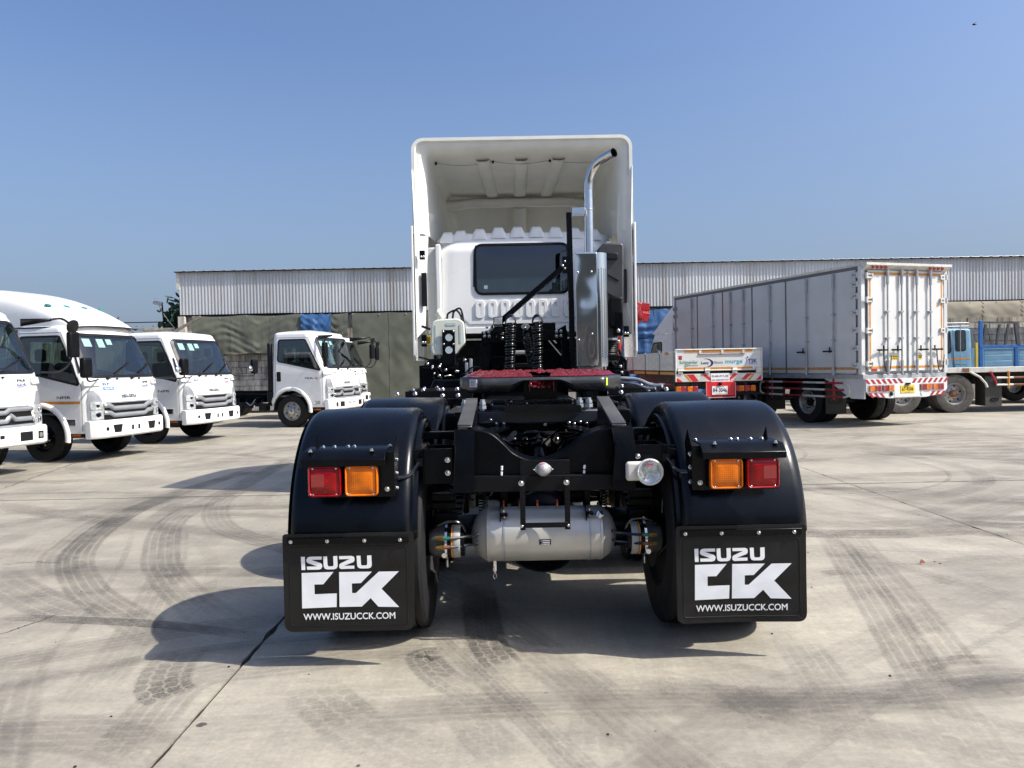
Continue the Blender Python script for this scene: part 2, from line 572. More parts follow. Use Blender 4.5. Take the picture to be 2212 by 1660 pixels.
# rubber marks left by turning lorries
def mark_mat(name, kind):
    m = bpy.data.materials.new(name); m.use_nodes = True
    nt = m.node_tree; nt.nodes.clear(); L = nt.links.new
    out = nd(nt, 'ShaderNodeOutputMaterial'); tr = nd(nt, 'ShaderNodeBsdfTransparent'); df = nd(nt, 'ShaderNodeBsdfDiffuse')
    df.inputs[0].default_value = (.085, .08, .08, 1)
    uv = nd(nt, 'ShaderNodeUVMap'); uv.uv_map = 'UVMap'
    sp = nd(nt, 'ShaderNodeSeparateXYZ'); L(uv.outputs[0], sp.inputs[0])
    def math_(op, a, b=None, c=None):
        n = nd(nt, 'ShaderNodeMath', operation=op)
        for k, q in enumerate((a, b, c)):
            if q is None: continue
            if isinstance(q, (int, float)): n.inputs[k].default_value = q
            else: L(q, n.inputs[k])
        return n.outputs[0]
    geo = nd(nt, 'ShaderNodeNewGeometry')
    wob = nd(nt, 'ShaderNodeTexNoise'); wob.inputs['Scale'].default_value = 25; L(geo.outputs['Position'], wob.inputs['Vector'])
    v = math_('ADD', sp.outputs['Y'], math_('MULTIPLY', math_('SUBTRACT', wob.outputs['Fac'], .5), .05))
    u = sp.outputs['X']
    if kind == 'tread':
        zig = math_('MULTIPLY', math_('PINGPONG', math_('MULTIPLY', u, 1), .035), 1.3)
        vv = math_('ADD', v, zig)
    else:
        vv = v
    fr = math_('ABSOLUTE', math_('SUBTRACT', math_('FRACT', math_('MULTIPLY', vv, 4 if kind == 'tread' else 5)), .5))
    rib = nd(nt, 'ShaderNodeMapRange'); rib.interpolation_type = 'SMOOTHSTEP'
    L(fr, rib.inputs[0]); rib.inputs[1].default_value = .44 if kind == 'tread' else .46; rib.inputs[2].default_value = .36 if kind == 'tread' else .30
    a = rib.outputs[0]
    if kind == 'tread':
        f2 = math_('ABSOLUTE', math_('SUBTRACT', math_('FRACT', math_('ADD', math_('MULTIPLY', u, 14.3), math_('MULTIPLY', math_('FLOOR', math_('MULTIPLY', vv, 4)), .37))), .5))
        r2 = nd(nt, 'ShaderNodeMapRange'); r2.interpolation_type = 'SMOOTHSTEP'; L(f2, r2.inputs[0]); r2.inputs[1].default_value = .47; r2.inputs[2].default_value = .40
        a = math_('MULTIPLY', a, r2.outputs[0])
    ed = math_('MULTIPLY', v, math_('SUBTRACT', 1, v))
    e = nd(nt, 'ShaderNodeMapRange'); L(ed, e.inputs[0]); e.inputs[1].default_value = 0.0; e.inputs[2].default_value = .07
    a = math_('MULTIPLY', math_('ADD', math_('MULTIPLY', a, .68), .32), e.outputs[0])
    nz = nd(nt, 'ShaderNodeTexNoise'); nz.inputs['Scale'].default_value = 3.5; nz.inputs['Detail'].default_value = 8; nz.inputs['Roughness'].default_value = .7
    L(geo.outputs['Position'], nz.inputs['Vector'])
    nr = nd(nt, 'ShaderNodeMapRange'); L(nz.outputs['Fac'], nr.inputs[0]); nr.inputs[1].default_value = .36; nr.inputs[2].default_value = .56; nr.inputs[3].default_value = .4
    a = math_('MULTIPLY', a, nr.outputs[0])
    n3 = nd(nt, 'ShaderNodeTexNoise'); n3.inputs['Scale'].default_value = 90; n3.inputs['Detail'].default_value = 3
    L(geo.outputs['Position'], n3.inputs['Vector'])
    n3r = nd(nt, 'ShaderNodeMapRange'); L(n3.outputs['Fac'], n3r.inputs[0]); n3r.inputs[1].default_value = .32; n3r.inputs[2].default_value = .6; n3r.inputs[3].default_value = .5
    a = math_('MULTIPLY', a, n3r.outputs[0])
    at_ = nd(nt, 'ShaderNodeAttribute'); at_.attribute_name = 'fade'
    a = math_('MULTIPLY', a, at_.outputs['Fac'])
    ms = nd(nt, 'ShaderNodeMixShader'); L(a, ms.inputs[0]); L(tr.outputs[0], ms.inputs[1]); L(df.outputs[0], ms.inputs[2]); L(ms.outputs[0], out.inputs[0])
    return m
M['skid'] = mark_mat('rubber_skid', 'skid'); M['tread'] = mark_mat('rubber_tread_print', 'tread')

_mk = [0]
def ribbon(path, width, strength, fade_in=.4, fade_out=.8):
    """list of 2D points -> verts, faces, uvs, fades"""
    pts = catmull([Vector((p[0], p[1], 0)) for p in path], 10)
    _mk[0] += 1
    z = .0012+_mk[0]*.00006
    V, F, U, A = [], [], [], []
    s = 0; S = [0]
    for i in range(1, len(pts)):
        s += (pts[i]-pts[i-1]).length; S.append(s)
    u0 = rnd.random()*3
    for i, p in enumerate(pts):
        t = (pts[min(i+1, len(pts)-1)]-pts[max(i-1, 0)]).normalized()
        n = Vector((-t.y, t.x, 0))
        a = min(1, S[i]/max(fade_in,.01), (s-S[i])/max(fade_out,.01))*strength
        for k in (-.5, .5):
            q = p+n*width*k
            V.append((q.x, q.y, z)); U.append((u0+S[i], k+.5)); A.append(max(0, a))
        if i:
            b = 2*i
            F.append((b-2, b-1, b+1, b))
    return V, F, U, A

def build_marks(name, rbs, m, kind=None):
    V, F, U, A = [], [], [], []
    for r in rbs:
        o = len(V); V += r[0]; F += [tuple(i+o for i in f) for f in r[1]]; U += r[2]; A += r[3]
    me = bpy.data.meshes.new(name); me.from_pydata(V, [], F); me.materials.append(M[m])
    uvl = me.uv_layers.new(name='UVMap')
    for lp in me.loops: uvl.data[lp.index].uv = U[lp.vertex_index]
    at_ = me.attributes.new('fade', 'FLOAT', 'POINT'); at_.data.foreach_set('value', A)
    o = bpy.data.objects.new(name, me); COL.objects.link(o); o.parent = yard
    if kind: o['kind'] = kind
    return o
def gp(x, y):
    yu = y+.0192*(x-1106); xu = x-.0192*(y-830)
    Y = 1620*CAM_H/(yu-790); return ((xu-1097.8)/1620*Y, Y)
# distinct prints, followed on the photograph
named = [
 ([(370,1513),(345,1490),(365,1440),(420,1385)], .26, .95, 'tread', .05, .5),
 ([(955,1420),(915,1425),(960,1475),(1080,1530),(1200,1575)], .2, .85, 'tread', .05, 1.2),
 ([(1090,1445),(1055,1400),(1040,1340),(1035,1275),(1010,1300)], .22, .75, 'tread', .05, .4),
 ([(1110,1665),(1040,1595),(1000,1540),(960,1480)], .22, .55, 'tread', .3, .5),
 ([(1300,1670),(1290,1590),(1310,1500)], .24, .5, 'tread', .4, .5),
 ([(0,1335),(90,1340),(330,1352),(520,1375),(640,1385)], .12, .95, 'skid', .1, .5),
 ([(2230,1452),(2120,1455),(2020,1475),(1930,1510)], .34, .75, 'skid', .1, .6),
 ([(2230,1490),(2150,1495),(2060,1520)], .2, .5, 'skid', .1, .4),
 ([(640,985),(520,1050),(380,1120),(345,1200),(370,1260),(450,1330),(560,1400)], .3, .5, 'skid', .8, 1.0),
 ([(560,1010),(360,1075),(240,1130),(165,1200),(180,1270),(260,1330),(420,1420)], .28, .6, 'skid', .6, 1.0),
 ([(480,1050),(260,1110),(150,1180),(120,1220),(150,1260)], .3, .45, 'skid', .6, .5),
 ([(900,1250),(560,1170),(470,1130),(480,1080),(560,1040)], .28, .42, 'skid', .8, .6),
 ([(200,1340),(100,1310),(20,1270),(-40,1230)], .34, .5, 'tread', .3, .5),
 ([(0,1570),(200,1600),(420,1660),(600,1690)], .3, .3, 'tread', .5, .5),
 ([(870,1250),(880,1180),(1000,1080)], .25, .3, 'skid', .5, .5),
 ([(1780,1245),(1830,1240),(1880,1248)], .12, .8, 'tread', .1, .1),
 ([(2100,1245),(2160,1240),(2240,1250)], .26, .5, 'tread', .2, .3),
 ([(2020,1255),(2080,1262),(2110,1280)], .24, .5, 'tread', .1, .2),
 ([(2120,1340),(2200,1350),(2270,1370)], .24, .45, 'tread', .1, .2),
 ([(1800,1160),(1890,1290),(1980,1430),(2100,1600),(2160,1690)], .26, .4, 'skid', .6, .5),
 ([(1830,1150),(1960,1300),(2080,1450),(2230,1600)], .26, .36, 'skid', .6, .5),
 ([(1700,1360),(1800,1500),(1900,1690)], .26, .36, 'skid', .6, .5),
 ([(1480,1440),(1600,1500),(1800,1690)], .24, .34, 'skid', .5, .5),
 ([(660,1480),(720,1540),(800,1600),(1000,1690)], .3, .42, 'tread', .3, .5),
 ([(220,1690),(400,1480),(640,1440),(860,1400),(880,1330)], .28, .34, 'skid', .5, .3),
]
for p, w, s_, k, f0, f1 in named:
    build_marks('tyre_mark', [ribbon([gp(*q) for q in p], w, s_*((.8 if w*f0 < .03 and s_ > .7 else .6) if k == 'tread' else .56), max(f0, .25 if k == 'skid' else .08), f1+.4)], k)
sk, tr_ = [], []
for i in range(460):
    cx, cy = rnd.uniform(-9, 10), rnd.uniform(2.4, 17)
    R_ = rnd.choice([2.5, 4, 6, 9, 14, 22])*rnd.uniform(.8, 1.3)
    a0 = rnd.uniform(0, 2*pi); ln = rnd.uniform(1.2, 6)/R_
    ox, oy = cx-R_*cos(a0+ln/2), cy-R_*sin(a0+ln/2)
    sgn = rnd.choice((-1, 1))
    if rnd.random() < .5:   # long sweeps across the yard
        ox, oy = cx, cy+R_*sgn; a0 = -sgn*pi/2-ln/2
    path = [(ox+R_*cos(a0+ln*t/6), oy+R_*sin(a0+ln*t/6)) for t in range(7)]
    st = rnd.choice((.10, .14, .19, .24, .32))*rnd.uniform(.8, 1.1)
    rb = ribbon(path, rnd.choice((.05, .1, .2, .24, .28, .34)), st, 1.0, 1.3)
    (tr_ if rnd.random() < .35 else sk).append(rb)
    if rnd.random() < .4:   # twin tyre beside it
        path2 = [(ox+(R_+.34)*cos(a0+ln*t/6), oy+(R_+.34)*sin(a0+ln*t/6)) for t in range(7)]
        sk.append(ribbon(path2, .25, st*.8, .7, .9))
build_marks('faint_tyre_marks', sk, 'skid', 'stuff'); build_marks('faint_tread_prints', tr_, 'tread', 'stuff')
# cracks and small dark drips
def crack(pts, w, seed):
    q = MB(); r = random.Random(seed)
    P = catmull([Vector((*gp(*p), 0)) for p in pts], 14)
    P = [p+Vector((r.uniform(-1,1), r.uniform(-1,1), 0))*.012 for p in P]
    V = []
    for i, p in enumerate(P):
        d = (P[min(i+1,len(P)-1)]-P[max(i-1,0)]).normalized(); n_ = Vector((-d.y, d.x, 0)); ww = w*r.uniform(.4,1.2)*min(1, i/4+.1, (len(P)-1-i)/4+.1)
        V += [p+n_*ww/2+Vector((0,0,.0009)), p-n_*ww/2+Vector((0,0,.0009))]
    q.add(V, [(2*i, 2*i+2, 2*i+3, 2*i+1) for i in range(len(P)-1)])
    q.build('crack', 'joint', yard, smooth=False)
crack([(0,1058),(80,1030),(175,997),(260,975)], .02, 1)
crack([(0,1372),(60,1352),(120,1330)], .012, 2)
crack([(0,1222),(70,1216),(130,1219)], .008, 3)
def drip(x, y, rx, ry, seed):
    q = MB(); r = random.Random(seed); c = Vector((*gp(x, y), .0010))
    q.add([c+Vector((rx*cos(a)*r.uniform(.7,1.1), ry*sin(a)*r.uniform(.7,1.1), 0)) for a in [2*pi*i/14 for i in range(14)]], [tuple(range(14))])
    q.build('stain', mat('oil_stain', (.09,.08,.075), .7, var=.3), yard, smooth=False)
for i, a in enumerate([(430,1573,.022,.02),(1180,1505,.008,.006),(770,1665,.008,.01),(1885,1285,.01,.006),(1650,1560,.006,.006),(310,1140,.008,.012),(1420,1590,.007,.005),(1930,1500,.006,.006)]): drip(*a, i)
# dry leaf, stones
lf = MB(); c0 = gp(2000, 1223)
lf.grid(lambda u, v: (c0[0]-.018+.036*u, c0[1]-.012+.025*v*(1-abs(u-.5)*1.4), .006+.02*sin(u*3)*v+.012*abs(v-.5)), 6, 4)
tag(lf.build('dry_leaf', mat('dry_leaf', (.25, .06, .03), .8), solid=.001), 'small reddish brown dry leaf curled on the bare concrete to the right', 'leaf')
st = MB()
for i in range(60):
    x, y = rnd.uniform(-5, 6), rnd.uniform(2.6, 10); r = rnd.uniform(.003, .007)
    st.lathe([(0, r), (r*.6, r*.8), (r, .0005)], (x, y, .001), (0,0,1), 6)
tag(st.build('loose_grit', 'joint'), 'scattered dark grit and tiny stones on the concrete yard', 'grit', kind='stuff')

# ------------------------------------------------------------------ warehouse across the back
WY = 25.5
def sheet_mat():
    m = bpy.data.materials.new('aged_zinc_sheet'); m.use_nodes = True
    nt = m.node_tree; b = nt.nodes['Principled BSDF']; L = nt.links.new
    geo = nd(nt, 'ShaderNodeNewGeometry'); mp = nd(nt, 'ShaderNodeMapping'); mp.inputs['Scale'].default_value = (2.2, 2.2, .22)
    L(geo.outputs['Position'], mp.inputs['Vector'])
    n = nd(nt, 'ShaderNodeTexNoise'); n.inputs['Scale'].default_value = 1; n.inputs['Detail'].default_value = 7; n.inputs['Roughness'].default_value = .7
    L(mp.outputs[0], n.inputs['Vector'])
    r = nd(nt, 'ShaderNodeValToRGB'); L(n.outputs['Fac'], r.inputs[0])
    e = r.color_ramp.elements; e[0].position = .28; e[0].color = (.32, .285, .22, 1); e[1].position = .7; e[1].color = (.54, .555, .56, 1)
    q = e.new(.45); q.color = (.46, .465, .46, 1)
    oi = nd(nt, 'ShaderNodeObjectInfo'); rr = nd(nt, 'ShaderNodeMapRange'); L(oi.outputs['Random'], rr.inputs[0]); rr.inputs[3].default_value = .82; rr.inputs[4].default_value = 1.1
    v = nd(nt, 'ShaderNodeVectorMath', operation='SCALE'); L(r.outputs[0], v.inputs[0]); L(rr.outputs[0], v.inputs['Scale'])
    L(v.outputs[0], b.inputs['Base Color']); b.inputs['Metallic'].default_value = .25; b.inputs['Roughness'].default_value = .5
    return m
M['sheet'] = sheet_mat()
def wall_mat(name, c0, c1):
    m = bpy.data.materials.new(name); m.use_nodes = True
    nt = m.node_tree; b = nt.nodes['Principled BSDF']; L = nt.links.new
    geo = nd(nt, 'ShaderNodeNewGeometry'); mp = nd(nt, 'ShaderNodeMapping'); mp.inputs['Scale'].default_value = (5, 5, 1.1)
    L(geo.outputs['Position'], mp.inputs['Vector'])
    n = nd(nt, 'ShaderNodeTexNoise'); n.inputs['Scale'].default_value = 1; n.inputs['Detail'].default_value = 8; n.inputs['Roughness'].default_value = .75
    L(mp.outputs[0], n.inputs['Vector'])
    r = nd(nt, 'ShaderNodeValToRGB'); L(n.outputs['Fac'], r.inputs[0]); e = r.color_ramp.elements
    e[0].position = .36; e[0].color = (*c0, 1); e[1].position = .58; e[1].color = (*c1, 1)
    oi = nd(nt, 'ShaderNodeObjectInfo'); rr = nd(nt, 'ShaderNodeMapRange'); L(oi.outputs['Random'], rr.inputs[0]); rr.inputs[3].default_value = .8; rr.inputs[4].default_value = 1.12
    v = nd(nt, 'ShaderNodeVectorMath', operation='SCALE'); L(r.outputs[0], v.inputs[0]); L(rr.outputs[0], v.inputs['Scale'])
    L(v.outputs[0], b.inputs['Base Color']); b.inputs['Roughness'].default_value = .9
    bp = nd(nt, 'ShaderNodeBump'); bp.inputs['Strength'].default_value = .4; bp.inputs['Distance'].default_value = .02; L(n.outputs['Fac'], bp.inputs['Height']); L(bp.outputs[0], b.inputs['Normal'])
    return m
M['block'] = wall_mat('weathered_block', (.16, .14, .115), (.50, .47, .41))

wh = thing('warehouse', 'long low warehouse with aged corrugated metal cladding above a block wall', 'warehouse', (9, WY+6, 0))
off = (-9, -WY-6, 0)
ZT, ZG = 4.80, 3.37
XL, XR = -11.05, 32
MB().box((XL+.15, WY+.12, 0), (XR, WY+12, 3.3)).build('wall', 'block', wh, loc=off)
MB().box((XL+.05, WY+.05, 3.38), (XR, WY+12, 4.74)).build('upper_wall', 'galv', wh, loc=off)
x = XL; k = 0
while x < XR:
    w = min(1.98, XR-x)
    n = int(w/.11*8)
    d = .006*(k % 2)
    sb = MB(); zb = ZG-rnd.uniform(0, .03)
    sb.grid(lambda u, v: (x+w*u, WY-.012-d+.0065*cos((x+w*u)*2*pi/.11), zb+(ZT-.02-zb)*v), n, 1)
    sb.build('cladding_sheet', 'sheet', wh, loc=off, sharp=80)
    x += 1.9; k += 1
rf = MB()
rf.grid(lambda u, v: (XL-.12+(XR-XL+.2)*u, WY-.11+12.3*v, ZT+.01+1.1*v+.045*max(0, cos((XL+(XR-XL)*u)*2*pi/.335)-.55)), 1560, 1)
rf.build('roof', 'galv', wh, loc=off, solid=.012)
MB().box((XL-.1, WY-.04, 4.2), (XL-.002, WY+.16, 4.79)).build('barge_board', 'whiteold', wh, loc=off)
MB().box((XL-.12, WY-.125, 4.765), (XR, WY-.112, 4.80)).build('eave_trim', 'darkgrey', wh, loc=off)
MB().box((XL+.1, WY-.0, 3.30), (XR, WY+.11, 3.36)).build('rail_beam', 'darkgrey', wh, loc=off)
bm_ = MB().box((-.245, -.035, -.1), (.245, .05, .1))
blk = None
def blocks(x0, x1, z0, z1):
    global blk
    z = z0+.105; row = 0
    while z < z1:
        x = x0+(.25 if row % 2 else 0)+.25
        while x < x1:
            lo = (x-9, WY-.0-WY-6+.09-rnd.uniform(0, .012), z)
            if blk is None:
                blk = bm_.build('block', 'block', wh, loc=lo, bevel=.006, seg=1)
            else:
                dup_mesh(blk, lo)
            x += .505
        z += .212; row += 1
blocks(-9.9, -4.6, .05, 2.0)
blocks(14.2, 18.6, .9, 2.95)
for cx in (-11.0, -7.05, -4.35, 14.0):
    MB().box((cx-.12, WY-.06, 0), (cx+.12, WY+.14, 3.29)).build('column', 'block', wh, loc=off, bevel=.01)
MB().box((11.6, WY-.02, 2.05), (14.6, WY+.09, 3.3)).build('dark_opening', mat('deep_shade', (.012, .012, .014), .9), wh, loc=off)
q = MB()
for xx in (13.0, 14.45, 13.75): q.box((xx-.05, WY-.1, 2.0), (xx+.05, WY-.03, 3.3))
q.box((11.6, WY-.12, 2.5), (14.2, WY-.06, 2.56)).box((11.6, WY-.1, 2.0), (14.7, WY-.02, 2.07))
for i in range(7): q.box((13.85, WY-.09, 2.3+i*.13), (14.4, WY-.05, 2.34+i*.13))
q.build('window_frame', 'galv', wh, loc=off)

# tarpaulins hung on the wall
def tarp(name, label, x0, x1, zt, zb, m, sag=.05, yy=WY-.16, seed=1, folds=.05, amp=1., cut=None):
    t = MB()
    W = x1-x0
    def fn(u, v):
        x = x0+W*u; z = zb(u)+(zt-zb(u))*v-sag*sin(pi*((u*3) % 1))*v
        p = Vector((x*1.1+seed*7, z*1.3, seed))
        y = .05*noise.noise(p)+.02*noise.noise(Vector((x*3+z*2.2, z*2.0-x*.6, seed*3)))
        sw_ = abs(((u*2+.15) % 1)-.5)*2      # swags between the tie points
        y += folds*.16*sin(26*(z+.55*sw_**2)+4*noise.noise(Vector((x*1.5, z, seed))))*(.4+noise.noise(Vector((x*1.3, z*1.3, 4+seed))))
        y += folds*.5*max(0, .09-abs(u-.36-.04*(3.3-z)))*8*max(0, 1-abs(z-2.2))
        y += folds*.10*noise.noise(Vector((x*9, z*1.2, seed*5)))
        hang = 1-.75*v**4
        return (x-(x0+x1)/2, -amp*(.12+y*1.3)*hang, z)
    nu = int(W*16)
    t.grid(fn, nu, 44)
    o = t.build(name, m, loc=((x0+x1)/2, yy, 0), sharp=180)
    for k in range(1, int(W/1.4)+1):
        u = k/(int(W/1.4)+1); MB().tube([Vector(fn(u+.004*sin(v), v/24))+Vector((0,-.004,0)) for v in range(25)], .007, 5).build('seam', m, o)
    for k in range(int(W/.9)+1):
        u = min(1, k*.9/W); p = Vector(fn(u, 1)); MB().lathe([(0,.03),(.012,.028),(.014,.014),(.0,.012)], p+Vector((0,-.01,-.05)), (0,-1,0), 10).build('eyelet', 'galv', o)
    return tag(o, label, 'tarpaulin', 'tarpaulins hung on the warehouse wall')
M['olive'] = mat('olive_canvas', (.105, .11, .08), .62, var=.22, scale=2.5, bump=.25, bscale=14)
M['tan'] = mat('tan_canvas', (.33, .29, .21), .75, var=.12, scale=2, bump=.2, bscale=10)
M['bluet'] = mat('blue_tarp', (.03, .095, .23), .5, var=.3, scale=4, bump=.35, bscale=12)
tarp('tarpaulin', 'olive canvas tarpaulin with deep folds hung on the wall above the concrete blocks', -10.55, -5.35, 3.30, lambda u: 1.92+.1*sin(u*5), 'olive', seed=1, folds=.1)
tarp('tarpaulin', 'olive canvas tarpaulin reaching the ground beside the tractor, patched with grey tape', -5.2, -1.5, 3.30, lambda u: .05, 'olive', seed=4, folds=.018, sag=.02, amp=.7)
tarp('tarpaulin', 'small crumpled blue tarpaulin tucked between two olive canvases', -6.9, -5.9, 3.31, lambda u: 2.35+.45*abs(u-.75), 'bluet', seed=6, folds=.16, yy=WY-.2)
tarp('tarpaulin', 'large blue tarpaulin draped behind the grey box truck cab', 3.9, 8.2, 3.25, lambda u: .4, 'bluet', seed=9, folds=.35, yy=WY-.14)
tarp('tarpaulin', 'tan canvas tarpaulin stretched over the wall at the right end', 14.75, 24, 3.30, lambda u: 2.74, 'tan', seed=12, folds=.02, sag=.01, amp=.6)
tp = MB(); tp.box((-2.0, WY-.32, 2.62), (-1.35, WY-.31, 2.72)).box((-1.85, WY-.32, 2.2), (-1.76, WY-.31, 2.61))
tag(tp.build('tape_patch', mat('grey_tape', (.2,.2,.17), .5), loc=(-.9, 0, .02)), 'grey T shaped tape patch stuck on the olive canvas', 'tape')

# left of the warehouse: wall pillar, lamp, shrub, wires
pl = thing('wall_pillar', 'rendered wall pillar with a wide cap left of the warehouse', 'pillar', (-11.9, WY+.6, 0))
MB().box((-.3, -.3, 0), (.3, .3, 2.72)).build('shaft', 'block', pl, bevel=.01)
MB().prism_x([(-.34,2.72),(.34,2.72),(.5,2.86),(-.5,2.86)], -.5, .5).build('cap', 'whiteold', pl)
MB().box((-.62, -.55, 2.86), (.62, .55, 2.93)).build('cap_slab', 'block', pl)
w = MB().box((-40, -.1, 0), (-.95, .1, 2.55)).build('boundary_wall', 'block', loc=(-11.3, WY+.9, 0)); tag(w, 'plain grey boundary wall running left behind the parked white trucks', 'wall')
lp = thing('security_lamp', 'flood lamp on a thin leaning pole above the wall pillar', 'lamp', (-11.75, WY+.3, 2.93))
MB().tube([(0,0,0),(-.02,0,.45),(-.04,0,.78)], .025, 8).build('pole', 'darkgrey', lp)
MB().cbox((-.16, -.05, .86), (.30, .16, .13), Matrix.Rotation(.25, 3, 'Y')).build('lamp_head', 'galv', lp, bevel=.03)
MB().tube(catmull([(-.16,0,.8),(.0,0,.5),(.2,0,.2),(.45,0,-.1)]), .012, 6).build('cable', 'whiteold', lp)
aw = MB().beam((-11.6, WY-1.2, 2.25), (-10.0, WY-.9, 3.22), .08, .08); tag(aw.build('awning_pole', mat('weathered_wood', (.17, .15, .12), .7, var=.3)), 'slanting pale awning pole in front of the warehouse corner', 'pole')
for zz, lab in ((2.85, 'lower'), (3.15, 'upper')):
    wr = MB().tube([(-60+ i*6.1, 34, zz+.55-.03*sin(i/8*pi)) for i in range(9)], .022, 5)
    tag(wr.build('overhead_wire', 'darkgrey'), f'{lab} of the two thin overhead wires left of the warehouse', 'wire', 'overhead wires')
def shrub(loc, n, R_, H, label, name, leafcol, ls, group=None, trunk=True, seed=1):
    r = random.Random(seed)
    t = thing(name, label, 'tree' if 'tree' in name else 'shrub', loc, group=group)
    if trunk:
        tm = MB()
        for i in range(5):
            a = r.uniform(0, 2*pi)
            tm.tube([(0,0,0), (.1*cos(a), .1*sin(a), H*.5), (R_*.6*cos(a), R_*.6*sin(a), H*.9)], [.07, .05, .015], 6)
        tm.build('trunk', 'rust', t)
    lm = MB()
    for i in range(n):
        cl = r.randrange(9); rr_ = random.Random(cl*13+seed)
        cc = Vector((rr_.uniform(-.7,.7)*R_, rr_.uniform(-.6,.6)*R_, H*(.55+.45*rr_.random())))
        p = cc+Vector((r.gauss(0,.25)*R_, r.gauss(0,.25)*R_, r.gauss(0,.13)*H))
        nrm = Vector((r.uniform(-1,1), r.uniform(-1,1), r.uniform(.0,1))).normalized()
        u = nrm.orthogonal().normalized(); u.rotate(Matrix.Rotation(r.uniform(0, 6.3), 3, nrm)); w_ = nrm.cross(u)
        s_ = ls*r.uniform(.6, 1.3)
        lm.add([p-u*s_, p-u*s_*.3+w_*s_*.45, p+u*s_*.5+w_*s_*.35, p+u*s_, p+u*s_*.5-w_*s_*.35, p-u*s_*.3-w_*s_*.45], [(0,1,2,3,4,5)])
    lm.build('crown', mat('leaf_'+name+str(seed), leafcol, .45, var=.5, scale=3), t, smooth=False)
    return t
shrub((-11.6, WY+1.2, 0), 520, .85, 3.42, 'broad-leaved dark green shrub climbing beside the warehouse corner', 'shrub', (.035, .085, .02), .17, seed=3)
for i, (x, y, R_, H) in enumerate(((-26, 48, 2.4, 3.75), (-21.5, 49, 1.9, 3.6))):
    shrub((x, y, 0), 2200, R_, H, ('wider' if i == 0 else 'narrower')+' of two distant tree tops showing over the boundary wall', 'distant_tree', (.05, .085, .035), .12, group='distant trees over the wall', seed=20+i)
bd = MB()
bc = at(2097, 60, 30)
bd.lathe([(-.12,.002),(-.08,.03),(0,.04),(.08,.03),(.13,.004)], (0,0,0), (1,0,.2), 8)
bd.add([(0,0,.02),(.05,.1,.12),(-.03,.22,.1),(-.04,.02,.02)], [(0,1,2,3)]); bd.add([(0,0,.02),(.05,-.1,.1),(-.03,-.2,.06),(-.04,-.02,.02)], [(0,1,2,3)])
bdo = bd.build('bird', 'darkgrey', loc=bc); bdo.scale = (.75,)*3
tag(bdo, 'small dark bird flying high in the clear sky', 'bird')
# ------------------------------------------------------------------ cab shell helper (also used by the parked trucks)
def lerp_tab(tab, z):
    if z <= tab[0][0]: return tab[0][1]
    for (a, va), (b, vb) in zip(tab, tab[1:]):
        if z <= b:
            t = (z-a)/(b-a); return va+(vb-va)*t
    return tab[-1][1]

